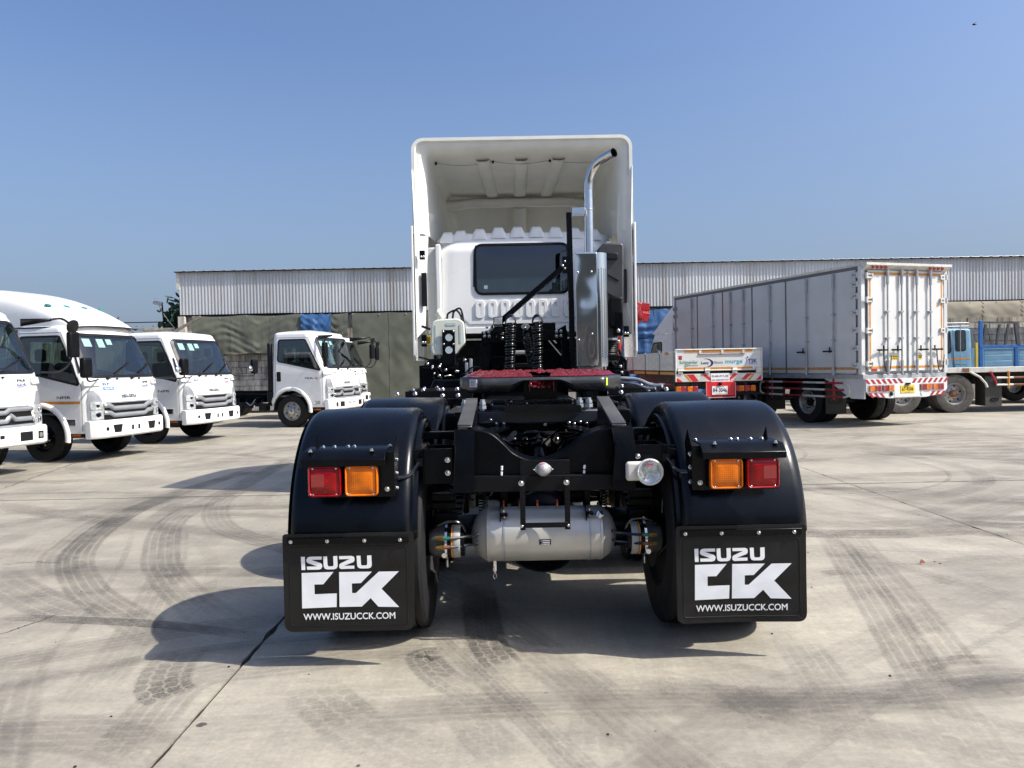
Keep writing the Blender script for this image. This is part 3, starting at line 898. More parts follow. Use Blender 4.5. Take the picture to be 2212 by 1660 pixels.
class Shell:
    """cab skin: x forward, y to the left, z up. front(z), back(z), half width(z), corner radius"""
    def __init__(s, front, back, half, rf, rb, z0, z1, top_r=.1, crown=.05, bow=.05):
        s.front, s.back, s.half, s.rf, s.rb = front, back, half, rf, rb
        s.z0, s.z1, s.top_r, s.crown, s.bow = z0, z1, top_r, crown, bow
    def par(s, z):
        return lerp_tab(s.front, z), lerp_tab(s.back, z), lerp_tab(s.half, z)
    def F(s, y, z, off=0):
        xf, xb, w = s.par(z); r = s.rf
        e = w-r
        b = s.bow*(1-(y/w)**2)
        if abs(y) <= e: return Vector((xf+b+off, y, z))
        t = min(1, (abs(y)-e)/r)
        a = math.asin(t)
        x = xf-r+r*cos(a)+b
        n = Vector((cos(a), (1 if y > 0 else -1)*sin(a), 0))
        return Vector((x, y, z))+n*off
    def Sd(s, sd, x, z, off=0):
        xf, xb, w = s.par(z)
        y = w
        if x > xf-s.rf:
            t = min(1, (x-xf+s.rf)/s.rf); y = w-s.rf+s.rf*sqrt(max(0, 1-t*t))
        if x < xb+s.rb:
            t = min(1, (xb+s.rb-x)/s.rb); y = w-s.rb+s.rb*sqrt(max(0, 1-t*t))
        return Vector((x, sd*(y+off), z))
    def B(s, y, z, off=0):
        xf, xb, w = s.par(z); r = s.rb; e = w-r
        if abs(y) <= e: return Vector((xb-off, y, z))
        t = min(1, (abs(y)-e)/r)
        return Vector((xb+r-r*sqrt(max(0, 1-t*t))-off, y, z))
    def ring(s, z, inset=0, zz=None, step=.045):
        xf, xb, w = s.par(z); rf, rb = s.rf, s.rb
        pts = []
        nf = 40
        for i in range(nf+1):      # front, right (-y) to left (+y)
            a = -1+2*i/nf
            y = a*(w-1e-6); pts.append(s.F(y, z))
        ns = 44
        x0, x1 = xf+0-.0, xb+rb
        for i in range(1, ns):
            x = (xf-rf)+(x1-(xf-rf))*i/ns; pts.append(Vector((x, w, z)))
        pts[nf] = Vector((xf-rf, w, z))
        for i in range(1, 8):
            a = pi/2*i/8; pts.append(Vector((x1-rb*sin(a), w-rb+rb*cos(a), z)))
        nb = 30
        for i in range(nb+1):
            y = (w-rb)-2*(w-rb)*i/nb; pts.append(Vector((xb, y, z)))
        for i in range(1, 8):
            a = pi/2*i/8; pts.append(Vector((x1-rb*cos(a), -(w-rb)-rb*sin(a), z)))
        for i in range(0, ns):
            x = x1+((xf-rf)-x1)*i/ns; pts.append(Vector((x, -w, z)))
        pts[0] = Vector((xf-rf, -w, z))
        if inset or zz is not None:
            cx = (xf+xb)/2
            sx_ = ((xf-xb)/2-inset)/((xf-xb)/2); sy_ = (w-inset)/w
            pts = [Vector((cx+(p.x-cx)*sx_, p.y*sy_, zz)) for p in pts]
        return pts
    def mesh(s, mb, hole, nz=60, inner=0):
        zs = [s.z0+(s.z1-s.z0)*i/nz for i in range(nz+1)]
        rings = [s.ring(z, inner, z) if inner else s.ring(z) for z in zs]
        if not inner:
            xf, xb, w = s.par(s.z1)
            for k in range(1, 6):
                a = pi/2*k/5
                rings.append(s.ring(s.z1, s.top_r*(1-cos(a)), s.z1+s.top_r*sin(a)*.9))
            for k, fr in enumerate((.75, .5, .25, .04)):
                base = rings[nz+5]
                c = Vector((sum(p.x for p in base)/len(base), 0, 0))
                rings.append([Vector((c.x+(p.x-c.x)*fr, p.y*fr, base[0].z+s.crown*(1-fr**2))) for p in base])
        else:
            rings.append(s.ring(s.z1, .3, s.z1+.02))
        n = len(rings[0])
        V = [p for r in rings for p in r]
        Fc = []
        for i in range(len(rings)-1):
            for j in range(n):
                a, b, c, d = i*n+j, i*n+(j+1) % n, (i+1)*n+(j+1) % n, (i+1)*n+j
                ce = (V[a]+V[b]+V[c]+V[d])/4
                if hole and hole(ce): continue
                Fc.append((a, b, c, d))
        Fc.append(tuple((len(rings)-1)*n+j for j in range(n)))
        mb.add(V, Fc)
        return mb

def inpoly(pt, poly):
    x, y = pt; c = False; n = len(poly)
    for i in range(n):
        x1, y1 = poly[i]; x2, y2 = poly[i-1]
        if (y1 > y) != (y2 > y) and x < (x2-x1)*(y-y1)/(y2-y1)+x1: c = not c
    return c

def patch(mb, fn, poly, off, rings=4):
    """closed polygon filled on a curved surface fn(a,b,off); poly star-shaped about its mean"""
    dense = []
    for i in range(len(poly)):
        a = Vector(poly[i]); b = Vector(poly[(i+1) % len(poly)])
        m_ = max(1, int((b-a).length/.05))
        for k in range(m_): dense.append(a.lerp(b, k/m_))
    c = sum((Vector(p) for p in dense), Vector((0,0)))/len(dense)
    V = []; Fc = []; n = len(dense)
    for r_ in range(rings):
        f = 1-r_/rings
        V += [fn(*(c+(p-c)*f), off) for p in dense]
    V.append(fn(c[0], c[1], off))
    for r_ in range(rings-1):
        for i in range(n):
            Fc.append((r_*n+i, r_*n+(i+1) % n, (r_+1)*n+(i+1) % n, (r_+1)*n+i))
    for i in range(n): Fc.append(((rings-1)*n+i, (rings-1)*n+(i+1) % n, len(V)-1))
    mb.add(V, Fc)
    # edge skirt back to the skin gives the piece its thickness
    mb.add([fn(*p, off) for p in dense]+[fn(*p, -.004) for p in dense], [(i, (i+1) % n, n+(i+1) % n, n+i) for i in range(n)])

def frame(mb, fn, poly, w_out, w_in, off):
    dense = []
    for i in range(len(poly)):
        a = Vector(poly[i]); b = Vector(poly[(i+1) % len(poly)])
        m_ = max(1, int((b-a).length/.05))
        for k in range(m_): dense.append(a.lerp(b, k/m_))
    n = len(dense)
    nrm = []
    area = sum(dense[i].x*dense[(i+1) % n].y-dense[(i+1) % n].x*dense[i].y for i in range(n))
    sg = 1 if area > 0 else -1
    for i in range(n):
        t = (dense[(i+1) % n]-dense[i-1]).normalized(); nrm.append(Vector((t.y, -t.x))*sg)
    A = [fn(*(dense[i]+nrm[i]*w_out), -.003) for i in range(n)]
    B = [fn(*(dense[i]+nrm[i]*w_out*.8), off) for i in range(n)]
    C = [fn(*(dense[i]-nrm[i]*w_in*.8), off) for i in range(n)]
    D = [fn(*(dense[i]-nrm[i]*w_in), -.012) for i in range(n)]
    V = A+B+C+D
    Fc = []
    for k in range(3):
        for i in range(n): Fc.append((k*n+i, k*n+(i+1) % n, (k+1)*n+(i+1) % n, (k+1)*n+i))
    mb.add(V, Fc)

def strip(mb, fn, path, w, off, closed=False):
    pts = [Vector(p) for p in path]
    dn = []
    for a, b in zip(pts, pts[1:]+([pts[0]] if closed else [])):
        m_ = max(1, int((b-a).length/.05))
        for k in range(m_): dn.append(a.lerp(b, k/m_))
    if not closed: dn.append(pts[-1])
    n = len(dn); V = []
    for i in range(n):
        t = (dn[(i+1) % n if closed else min(i+1, n-1)]-dn[i-1 if (closed or i) else 0]).normalized()
        q = Vector((t.y, -t.x))
        V.append(fn(*(dn[i]+q*w/2), off)); V.append(fn(*(dn[i]-q*w/2), off))
    Fc = [(2*i, 2*((i+1) % n), 2*((i+1) % n)+1, 2*i+1) for i in range(n if closed else n-1)]
    mb.add(V, Fc)

def make_wheel(parent, c, axis, r, w, rim_r, style='silver', dual=0, tyre_m='rubber', hubc=None):
    """axis: unit vector pointing outward. c: centre of the outer tyre"""
    ax = Vector(axis).normalized(); c = Vector(c)
    rimmat = 'black' if style == 'black' else 'rim'
    rb = MB()
    depth = .13 if style == 'deep' else .045
    prof = [(w*.42, rim_r+.012), (w*.44, rim_r), (w*.36, rim_r*.955), (w*.30, rim_r*.93), (w*.42-depth, rim_r*.86), (w*.42-depth+.01, rim_r*.62),
            (w*.42-depth+.03, rim_r*.45), (w*.42-depth+.03, .0)]
    rb.lathe(prof, c, ax, 28)
    o = rb.build('wheel', rimmat, parent)
    tb = MB()
    tp_ = [(-w*.36, rim_r), (-w*.46, rim_r*1.08), (-w*.5, (r+rim_r)/2), (-w*.46, r*.965), (-w*.40, r*.995)]
    gr = []
    for k, gx in enumerate((-.27, -.09, .09, .27)):
        gr += [(w*(gx-.03), r), (w*(gx-.022), r-.012), (w*(gx+.022), r-.012), (w*(gx+.03), r)]
    tp_ += gr+[(w*.40, r*.995), (w*.46, r*.965), (w*.5, (r+rim_r)/2), (w*.475, rim_r*1.2), (w*.47, rim_r*1.08), (w*.40, rim_r*1.0)]
    tb.lathe(tp_, c, ax, 44)
    if dual:
        tb.lathe([(p[0]-dual, p[1]) for p in tp_], c, ax, 36)
        tb.lathe([(-w*.36-dual, rim_r), (-w*.3-dual, rim_r*.6), (-w*.3-dual, 0)], c, ax, 20)
    tb.build('tyre', tyre_m, o)
    hb = MB()
    face = w*.42-depth+.03
    hb.lathe([(face, rim_r*.36), (face+.05, rim_r*.34), (face+.065, rim_r*.2), (face+.075, rim_r*.18), (face+.08, 0)], c, ax, 18)
    u = ax.orthogonal().normalized(); v = ax.cross(u)
    for k in range(6):
        a = 2*pi*k/6
        q = c+(u*cos(a)+v*sin(a))*rim_r*.5+ax*(face-.01)
        hb.cyl(q, q+ax*.035, .016, 6)
    hb.build('hub', hubc or ('steel' if style != 'deep' else 'rust'), o)
    hh = MB()
    for k in range(6):
        a = 2*pi*(k+.5)/6
        q = c+(u*cos(a)+v*sin(a))*rim_r*.74+ax*(w*.42-depth+.006)
        hh.cyl(q, q+ax*.002, rim_r*.1, 10)
    hh.build('hand_holes', 'ink', o)['kind'] = 'stuff'
    return o

# ------------------------------------------------------------------ the black-framed tractor unit in the foreground
TX, TY = .158, 4.85
tt = thing('tractor_truck', 'white-cabbed tractor truck seen from behind, black frame, red greased fifth wheel and lettered mudflaps', 'truck', (TX, TY, 0))
TO = (-TX, -TY, 0)
def cx(Y): return .158+min(.04, max(0, (Y-3.5)*.03))
def X(s, t, Y): return cx(Y)+s*t
def B_(mb, name, m, par=tt, **k):
    return mb.build(name, m, par, loc=TO if par is tt else (0,0,0), **k)

# bolt library
_b = MB(); _b.lathe([(-.002,.013),(.004,.013),(.0045,.0085),(.010,.0085),(.0125,.006),(.014,0)], (0,0,0), (0,0,1), 10)
bolt_me = None
BS = [0]
def bolt(p, axis=(0,-1,0), s=1., par=tt, name='bolt'):
    global bolt_me
    if bolt_me is None:
        o = _b.build(name, 'steel'); bolt_me = o.data; 
    else:
        o = bpy.data.objects.new(name, bolt_me); COL.objects.link(o)
    o.parent = par
    q = Vector(axis).to_track_quat('Z', 'Y')
    o.rotation_euler = q.to_euler()
    o.location = Vector(p)+(Vector(TO) if par is tt else Vector((0,0,0)))
    o.scale = (s,)*3
    return o

# frame rails and cross pieces
for s in (-1, 1):
    r = MB(); 
    x0, x1 = X(s,.39,5), X(s,.455,5)
    xo = x1 if s > 0 else x0
    r.box((min(x0,x1), 3.9, .80), (max(x0,x1), 10.4, .815)).box((min(x0,x1), 3.9, 1.075), (max(x0,x1), 10.4, 1.09))
    r.box((X(s,.448,5)-.004, 3.9, .80), (X(s,.448,5)+.004, 10.4, 1.09))
    B_(r, 'frame_rail', 'chassis', bevel=.003)
    # bolster box standing on the rail
    B_(MB().box((X(s,.38,4.6), 4.25, 1.094), (X(s,.50,4.6), 5.45, 1.17)), 'sub_frame', 'chassis', bevel=.006)
    # flared end bracket
    e = MB()
    pts = [at(982,972,3.72), at(1021,972,3.72), at(1021,1063,3.72), at(982,1063,3.72)] if s < 0 else [at(1329,968,3.72), at(1371,967,3.72), at(1371,1058,3.72), at(1327,1058,3.72)]
    top = [at(984,931,3.76), at(1022,931,3.76)] if s < 0 else [at(1325,926,3.76), at(1364,926,3.76)]
    f = [top[0], top[1], pts[1], pts[2], pts[3], pts[0]]
    e.add(f+[Vector((p.x, 4.0, p.z)) for p in f], [(0,1,2,5),(2,3,4,5),(6,11,8,7),(8,11,10,9)]+[(i,(i+1)%6,6+(i+1)%6,6+i) for i in range(6)])
    B_(e, 'end_bracket', 'chassis', bevel=.008, seg=3)
    # slanting guide ramp
    rp = MB()
    if s < 0:
        a, b, c, d = at(1008,861,4.22), at(1031,861,4.22), at(1018,918,3.8), at(989,918,3.8)
    else:
        a, b, c, d = at(1290,857,4.22), at(1315,857,4.22), at(1352.5,914,3.8), at(1323,914,3.8)
    dn = Vector((0,0,-.012))
    rp.add([a,b,c,d]+[p+dn for p in (a,b,c,d)], [(0,1,2,3),(7,6,5,4)]+[(i,(i+1)%4,4+(i+1)%4,4+i) for i in range(4)])
    B_(rp, 'guide_ramp', mat('scuffed_steel', (.13,.125,.115), .42, metal=.6, var=.3, scale=9, bump=.1), bevel=.002)
    wb = MB(); i0, i1 = (b, c) if s < 0 else (a, d)
    sh = Vector((-s*.008, 0, 0))
    pl_ = [i0+dn, i1+dn, Vector((i1.x, i1.y, .9)), Vector((i0.x, i0.y, .9))]
    wb.add(pl_+[p-sh*1.2 for p in pl_], [(0,1,2,3),(7,6,5,4)]+[(i,(i+1)%4,4+(i+1)%4,4+i) for i in range(4)])
    B_(wb, 'gusset', 'chassis')
    # box bracket outboard carrying the lamp arm
    bx = MB()
    z0, z1 = .845, 1.02
    xa, xb_ = X(s,.455,3.85), X(s,.60,3.85)
    bx.box((xa, 3.74, z0), (xb_, 3.75, z1)).box((xb_-.004, 3.74, z0), (xb_+.004, 3.95, z1)).box((xa, 3.94, z0), (xb_, 3.95, z1)).box((xa, 3.75, z0), (xb_, 3.94, z0+.008))
    B_(bx, 'arm_bracket', 'chassis')
    for zz in (.90, .965): bolt((X(s,.475,3.74), 3.737, zz), s=1.1)
    arm = MB()
    arm.box((X(s,.60,3.8), 3.76, .955), (X(s,1.0,3.8), 3.82, 1.015))
    arm.beam((X(s,.62,3.75), 3.75, .99), (X(s,.78,3.75), 3.745, .962), .006, .03)
    B_(arm, 'lamp_arm', 'chassis', bevel=.004)

# rear cross member with its dipping rolled edge
cv = [(1010,929),(1021.7,931),(1052,937),(1070,948),(1088.5,965),(1100,977),(1112.6,986),(1135,996),(1161,1001),(1180,1000),(1197,995),(1215,987),(1234,974),(1248,962),(1263,949),(1279,940),(1294,934),(1312,929.5),(1340,928)]
cpts = [at(x, y, 3.82) for x, y in catmull([(a,b,0) for a, b in cv], 3) for _ in [0]] if False else [at(p.x, p.y, 3.82) for p in catmull([(a,b,0) for a,b in cv], 3)]
cm = MB(); n = len(cpts)
front = cpts+[Vector((p.x, 3.82, .86)) for p in cpts]
cm.add(front, [(i, n+i, n+i+1, i+1) for i in range(n-1)])
cm.add([p+Vector((0,.012,0)) for p in front], [(i+1, n+i+1, n+i, i) for i in range(n-1)])
cm.tube([p+Vector((0,.012,-.004)) for p in cpts], .013, 10)
back = [Vector((p.x, 3.98, p.z+.012)) for p in cpts]
cm.add([p+Vector((0,.01,.006)) for p in cpts]+back, [(i, i+1, n+i+1, n+i) for i in range(n-1)])
B_(cm, 'rear_crossmember', 'chassis', sharp=60)
a, b = at(1021,1030,3.80), at(1327,1058,3.80)
B_(MB().box((a.x, 3.775, b.z), (b.x, 3.87, a.z)), 'cross_bar', 'darkgrey', bevel=.004)
a, b = at(1123,996,3.79), at(1231,1030,3.79)
B_(MB().box((a.x, 3.785, b.z+.001), (b.x, 3.80, a.z)), 'lamp_plate', 'darkgrey', bevel=.002)
for x_, y0, y1 in ((1084,1008,1028),(1263,1006,1024)):
    p, q = at(x_, y0, 3.8), at(x_-1, y1, 3.8)
    B_(MB().tube([p, p.lerp(q,.45)], .006, 8).tube([p.lerp(q,.62), q], .006, 8), 'cable_tie', 'print')
# number plate lamp dome on a diamond base
c = at(1174,1016,3.76)
ld = MB().prism(roundpoly([(-.056,0),(0,.045),(.056,0),(0,-.045)], .03), lambda p: (c.x+p[0], 3.783, c.z+p[1]), lambda p: (c.x+p[0], 3.775, c.z+p[1]))
ld.lathe([(0,.036),(.01,.035),(.024,.028),(.034,.015),(.037,0)], (c.x, 3.775, c.z), (0,-1,0), 24)
o = B_(ld, 'plate_lamp', mat('lamp_shell', (.42,.41,.41), .3, metal=.35, var=.08), bevel=.002)
MB().prism([(-.014,.0),(.014,0),(.010,.004),(-.010,.004)], lambda p: (c.x+p[0]-.004, 3.757, c.z+.028+p[1]), lambda p: (c.x+p[0]-.004, 3.752, c.z+.026+p[1])).build('reflector', 'signred', o)
for s in (-1, 1): bolt((c.x+s*.047, 3.775, c.z), s=.35)
# strap hanger in front of the tank
h = MB()
for x_, t_ in ((1128, 0), (1225, -2)):
    p, q = at(x_, 1034+t_, 3.755), at(x_+1, 1148+t_, 3.755); h.box((p.x-.0135, 3.755, q.z), (p.x+.0135, 3.765, p.z))
p, q = at(1128,1132,3.75), at(1228,1141,3.75); h.box((p.x, 3.745, q.z), (q.x, 3.7545, p.z))
B_(h, 'plate_hanger', 'darkgrey', bevel=.0015)
for x_, y_ in ((1126,1045),(1224,1043),(1128,1139),(1228,1137)): bolt(at(x_, y_, 3.75), s=1.15 if y_ < 1100 else .7)
hl = MB()
for x_, y_ in ((1130,1076),(1130,1088),(1227,1074),(1227,1086)): p = at(x_, y_, 3.754); hl.cyl(p, p+Vector((0,-.0012,0)), .004, 8)
B_(hl, 'hanger_hole', 'ink')

# air tank
a = at(1017,1152,3.95); b = at(1333,1152,3.95); tz = .54; tr0 = .142
tm = MB(); L_ = b.x-a.x
prof = [(0,0),(.006,.03),(.02,.075),(.045,.112),(.072,.132),(.085,.139),(.087,.1425),(.098,.1435),(.10,.141)]
prof = prof+[(L_-h_, r_) for h_, r_ in prof[::-1]]
tm.lathe(prof, (a.x, 3.95, tz), (1,0,0), 48)
o = B_(tm, 'air_tank', 'tankal')
def tank_ring(x_, r_, wid): 
    return MB().lathe([(-wid,tr0+.001),(-wid,tr0+r_),(wid,tr0+r_),(wid,tr0+.001)], (x_, 3.95, tz), (1,0,0), 40)
for px_ in (1089, 1273):
    xx = at(px_, 1150, 3.9).x
    tank_ring(xx, .003, .004).build('tank_strap', 'galv', o)
    br = MB().box((xx-.02, 3.83, .655), (xx+.02, 3.99, .665)).box((xx-.02, 3.99, .655), (xx+.02, 4.0, .80)).prism_x([(3.83,.665),(3.83,.63),(3.99,.80),(3.99,.655)], xx-.02, xx-.016)
    B_(br, 'tank_bracket', 'chassis', bevel=.003)
    B_(MB().cyl((xx, 3.86, .625), (xx, 3.84, .69), .006, 8), 'stud', 'steel')
sd_ = at(1068,1200,3.93)
dv = MB().cyl((sd_.x, 3.93, tz-tr0+.006), (sd_.x, 3.93, tz-tr0-.022), .014, 12).cyl((sd_.x, 3.93, tz-tr0-.02), (sd_.x, 3.93, tz-tr0-.05), .0105, 6).cyl((sd_.x, 3.93, tz-tr0-.05), (sd_.x, 3.93, tz-tr0-.062), .004, 8)
dv.build('drain_valve', 'pipe', o)
MB().tube([(sd_.x+.008*sin(t*2*pi/14), 3.93, tz-tr0-.076-.016*cos(t*2*pi/14)) for t in range(14)], .0016, 6, closed=True).build('drain_ring', 'steel', o)
vv = at(1297,1116,3.84)
MB().lathe([(-.03,.025),(.0,.023),(.004,.019),(.01,.019),(.012,.012),(.03,.012),(.032,.007),(.036,0)], vv+Vector((0,.02,0)), (.12,-1,.35), 16).build('valve', 'pipe', o)
lb = MB(); lb.prism([(-.03,-.014),(.03,-.014),(.03,.014),(-.03,.014)], lambda p: (at(1176,1163,3.9).x+p[0], 3.808, tz-.015+p[1]), lambda p: (at(1176,1163,3.9).x+p[0], 3.8055, tz-.015+p[1]))
o2 = lb.build('label_plate', 'ink', o)
l2 = MB()
for k in range(3):
    l2.box((at(1176,1163,3.9).x-.024+(.008 if k == 1 else 0), 3.8045, tz-.018+.0085*(k-1)+.0), (at(1176,1163,3.9).x+.024, 3.8052, tz-.018+.0085*(k-1)+.003))
B_(l2, 'label_print', 'print')
for px_ in (1087, 1123, 1161, 1204):
    p = at(px_, 1090, 3.93)
    fm = MB(); fm.mi = 0; fm.cyl((p.x, 3.93, .672), (p.x, 3.93, .70), .006, 8); fm.mi = 1; fm.cyl((p.x, 3.93, .70), (p.x, 3.93, .72), .007, 8)
    B_(fm, 'fitting', ['brass', 'striperd'])

# axles, differentials, leaf springs, brake chambers
for ya in (4.17, 5.52):
    ax_ = MB().tube([(X(-1,.95,ya), ya, .52), (X(-1,.30,ya), ya, .52), (X(-1,.2,ya), ya, .52), (X(1,.2,ya), ya, .52), (X(1,.95,ya), ya, .52)], [.075,.085,.12,.12,.075], 16)
    ax_.lathe([(-.14,.0),(-.13,.1),(-.1,.17),(-.05,.215),(0,.23),(.08,.22),(.2,.12),(.32,.09),(.32,0)], (cx(ya), ya, .50), (0,1,0), 28)
    B_(ax_, 'axle', 'chassis')
    for s in (-1, 1):
        bc_ = MB(); xx = X(s,.50,ya)
        c0 = Vector((xx, ya-.28, .52)); d = Vector((s, 0, 0))
        bc_.mi = 0; bc_.lathe([(-.085,0),(-.08,.075),(-.02,.082),(.0,.086),(.012,.086)], c0, d, 26)
        bc_.mi = 1; bc_.lathe([(.012,.089),(.02,.089),(.03,.084),(.075,.08),(.1,.062),(.105,.03),(.11,0)], c0, d, 26)
        bc_.mi = 2; bc_.lathe([(-.06,.0805),(-.055,.0835),(-.028,.0845),(-.024,.083)], c0, d, 26)
        bc_.mi = 3; bc_.lathe([(-.022,.084),(-.014,.0852)], c0, d, 26)
        o = B_(bc_, 'brake_chamber', ['black', mat('chamber_steel', (.22,.22,.21), .35, metal=.7, var=.3, scale=20), mat('label_paper', (.34,.34,.32), .6), 'orange'])
        cl_ = MB().lathe([(.006,.088),(.006,.094),(.018,.094),(.018,.088)], c0, d, 26).cyl(c0+Vector((s*.012,-.03,-.09)), c0+Vector((s*.012,-.035,-.125)), .008, 8).cyl(c0+Vector((s*.02,-.07,-.05)), c0+Vector((s*.02,-.098,-.05)), .013, 10)
        cl_.build('clamp_ring', 'pipe', o)
        for zo, colr in ((.035, 'green'), (-.01, 'rust')):
            e0 = c0+Vector((s*.055, -.086, zo)); e1 = e0+Vector((-s*.035, -.01, .0)); e2 = e1+Vector((-s*.03, 0, .002)); e3 = e2+Vector((-s*.16,.08,.02))
            MB().cyl(e0+Vector((s*.006,0,0)), e1, .013, 8).build('elbow', 'brass', o)
            MB().cyl(e1, e2, .009, 8).build('hose_end', colr, o)
            MB().tube(catmull([e2, e2.lerp(e3,.5)+Vector((0,0,-.012)), e3, e3+Vector((-s*.02,.3,.12))]), .0075, 6).build('air_hose', 'hoseblk', o)
        MB().tube(catmull([c0+Vector((s*.09,-.05,.07)), c0+Vector((s*.02,-.08,.115)), c0+Vector((-s*.06,-.07,.11)), c0+Vector((-s*.09,-.04,.05))]), .007, 6).build('breather_hose', 'hoseblk', o)
for s in (-1, 1):
    lsb = MB()
    for k in range(9):
        hl_ = .62-.055*k
        pts = [(X(s,.52,4.85), 4.85+hl_*t, .62+.018*k-.10*(t**2)*hl_ + .0) for t in [-1,-.5,0,.5,1]]
        for p, q in zip(pts, pts[1:]): lsb.beam(p, q, .085, .014)
    B_(lsb, 'leaf_spring', 'chassis')
    hg = MB()
    hg.prism_x([(4.62,1.05),(5.08,1.05),(4.98,.5),(4.72,.5)], X(s,.46,4.85), X(s,.50,4.85))
    B_(hg, 'trunnion_bracket', 'chassis', bevel=.01)
    td = MB().beam((X(s,.33,4.2), 4.28, .42), (X(s,.33,4.8), 4.9, .40), .06, .06)
    td.beam((X(s,.14,4.2), 4.25, .73), (X(s,.30,5.2), 5.0, .90), .055, .055)
    B_(td, 'torque_rod', 'chassis')
    # rear bits under the rail, seen either side of the tank
    B_(MB().box((X(s,.47,4), 4.02, .66), (X(s,.60,4), 4.10, .70)).box((X(s,.47,4), 4.02, .705), (X(s,.6,4), 4.10, .745)).box((X(s,.46,4),4.0,.58),(X(s,.58,4),4.08,.645)), 'bump_stop', 'darkgrey', bevel=.006)
    pth = catmull([(X(s,.66,3.95),4.0,.78),(X(s,.64,3.95),3.98,.62),(X(s,.70,3.95),3.98,.52),(X(s,.62,3.95),4.0,.40)])
    B_(MB().tube(pth, .008, 6), 'brake_hose', 'hoseblk')
    B_(MB().beam((X(s,.52,4.3),4.3,.8),(X(s,.62,4.2),4.2,.62),.03,.03).cyl((X(s,.56,4.05),4.05,.64),(X(s,.56,4.05),4.05,.56),.012,8), 'shock_absorber', 'darkgrey')
    sp_ = MB().tube([(X(s,.33,4.05)+.018*cos(t*.9), 4.05+.018*sin(t*.9), .61+t*.0022) for t in range(60)], .0035, 5)
    B_(sp_, 'return_spring', 'hoseblk')

# deep beams across the frame
def bar(x0, y0, x1, y1, Y, d, name, m='chassis', bev=.004):
    a, b = at(x0, y0, Y), at(x1, y1, Y)
    return B_(MB().box((a.x, Y, b.z), (b.x, Y+d, a.z)), name, m, bevel=bev)
bar(1030,889,1300,914,4.45,.10,'cross_beam', mat('beam_paint', (.016,.022,.036), .42, var=.25, scale=6, coat=.2), .012)
bar(1062,918,1270,928,4.6,.3,'cross_beam')
bar(1130,935,1205,1002,5.3,.1,'center_housing', bev=.02)
bar(1040,945,1120,1010,6.2,.1,'tank_end', 'black', .03)
bar(1225,945,1300,1000,6.4,.1,'tank_end', 'black', .03)
p = at(1171,958,5.27)
o = B_(MB().box((p.x-.06, 5.285, p.z-.028), (p.x+.06, 5.295, p.z+.028)), 'data_plate', mat('plate_alu', (.35,.35,.33), .45, metal=.4))
for dx in (-.115, .105): bolt((p.x+dx, 5.28, p.z+.02), s=2.1)
B_(MB().box((cx(6)-.42, 6.9, .5), (cx(6)+.42, 9.4, 1.12)).box((cx(6)-.6, 6.2, .86), (cx(6)+.6, 6.28, 1.1)), 'engine_underside', 'chassis', bevel=.03)
fl = MB().lathe([(0,.0),(.0,.055),(.04,.055),(.045,.04),(.16,.042),(.165,.06),(.19,.06),(.2,0)], (cx(5), 4.98, .78), (0,.9,.42), 18)
fl.box((cx(5)-.09, 4.7, .70), (cx(5)+.09, 4.78, .725)).beam((cx(5)-.05,4.74,.72), (cx(5)-.05,4.95,.84), .02,.05).beam((cx(5)+.05,4.74,.72), (cx(5)+.05,4.95,.84), .02,.05)
B_(fl, 'drive_flange', 'chassis')
B_(MB().tube(catmull([(cx(5)+.14,4.5,.80),(cx(5)+.11,4.45,.86),(cx(5)+.17,4.4,.86),(cx(5)+.26,4.3,.76),(cx(5)+.33,4.2,.72)]), .019, 8), 'vent_hose', 'hoseblk')
B_(MB().tube(catmull([at(1220,1000,4.0), at(1226,975,4.1), at(1240,957,4.2), at(1262,945,4.3), at(1290,942,4.4)]), .0045, 6), 'cable', 'galv')
B_(MB().tube(catmull([at(1060,930,5.0), at(1100,960,4.9), at(1128,968,4.8), at(1130,1000,4.8)]), .008, 6), 'cable', 'hoseblk')
for i in range(16):
    r = random.Random(50+i)
    p = at(r.uniform(1050,1300), r.uniform(925,985), r.uniform(4.3,6))
    q = p+Vector((r.uniform(-.25,.25), r.uniform(.1,.9), r.uniform(-.12,.12)))
    m_ = (p+q)/2+Vector((r.uniform(-.06,.06),0,r.uniform(-.07,.07)))
    B_(MB().tube(catmull([p, m_, q]), r.choice([.007,.011,.018]), 6), 'pipe_run', r.choice(['hoseblk','chassis','darkgrey']))
for x_, y_ in ((1060,908),(1072,916),(1088,916),(1230,914),(1241,916),(1254,912),(1268,915),(1100,1000),(1225,930),(1300,938),(1178,918)):
    bolt(at(x_, y_, 4.44), s=.75)

# diagonal V struts below the beam
for s, pts_ in ((-1, ((1104,918),(1025,945))), (1, ((1215,918),(1318,945)))):
    a, b = at(*pts_[0], 4.5), at(*pts_[1], 4.0); B_(MB().beam(a, b, .10, .012), 'v_strut', 'chassis')

# chequered catwalk under the coupling plate and its brackets
cw = MB(); a, b = at(1090,882,4.35), at(1255,882,4.35)
cw.box((a.x, 4.32, 1.185), (b.x, 5.2, 1.193)).box((a.x, 4.318, 1.155), (b.x, 4.323, 1.193))
o = B_(cw, 'catwalk', 'darkgrey')
pr = MB()
for i in range(26):
    for j in range(10):
        xx = a.x+.02+(b.x-a.x-.04)*i/25; yy = 4.34+j*.085
        pr.beam((xx-.008, yy-.02, 1.195), (xx+.008, yy+.02, 1.195), .006, .004)
pr.build('tread_bars', 'darkgrey', o)['kind'] = 'stuff'
for i, (x_, y_) in enumerate([(1096,876),(1104,868),(1108,884),(1130,880),(1131,886),(1152,880),(1177,880),(1184,884),(1212,879),(1219,884),(1229,877),(1237,872),(1243,880),(1250,884),(1063,875),(1138,872)]):
    bolt(at(x_, y_, 4.5), (0,-.4,1), s=1.0)
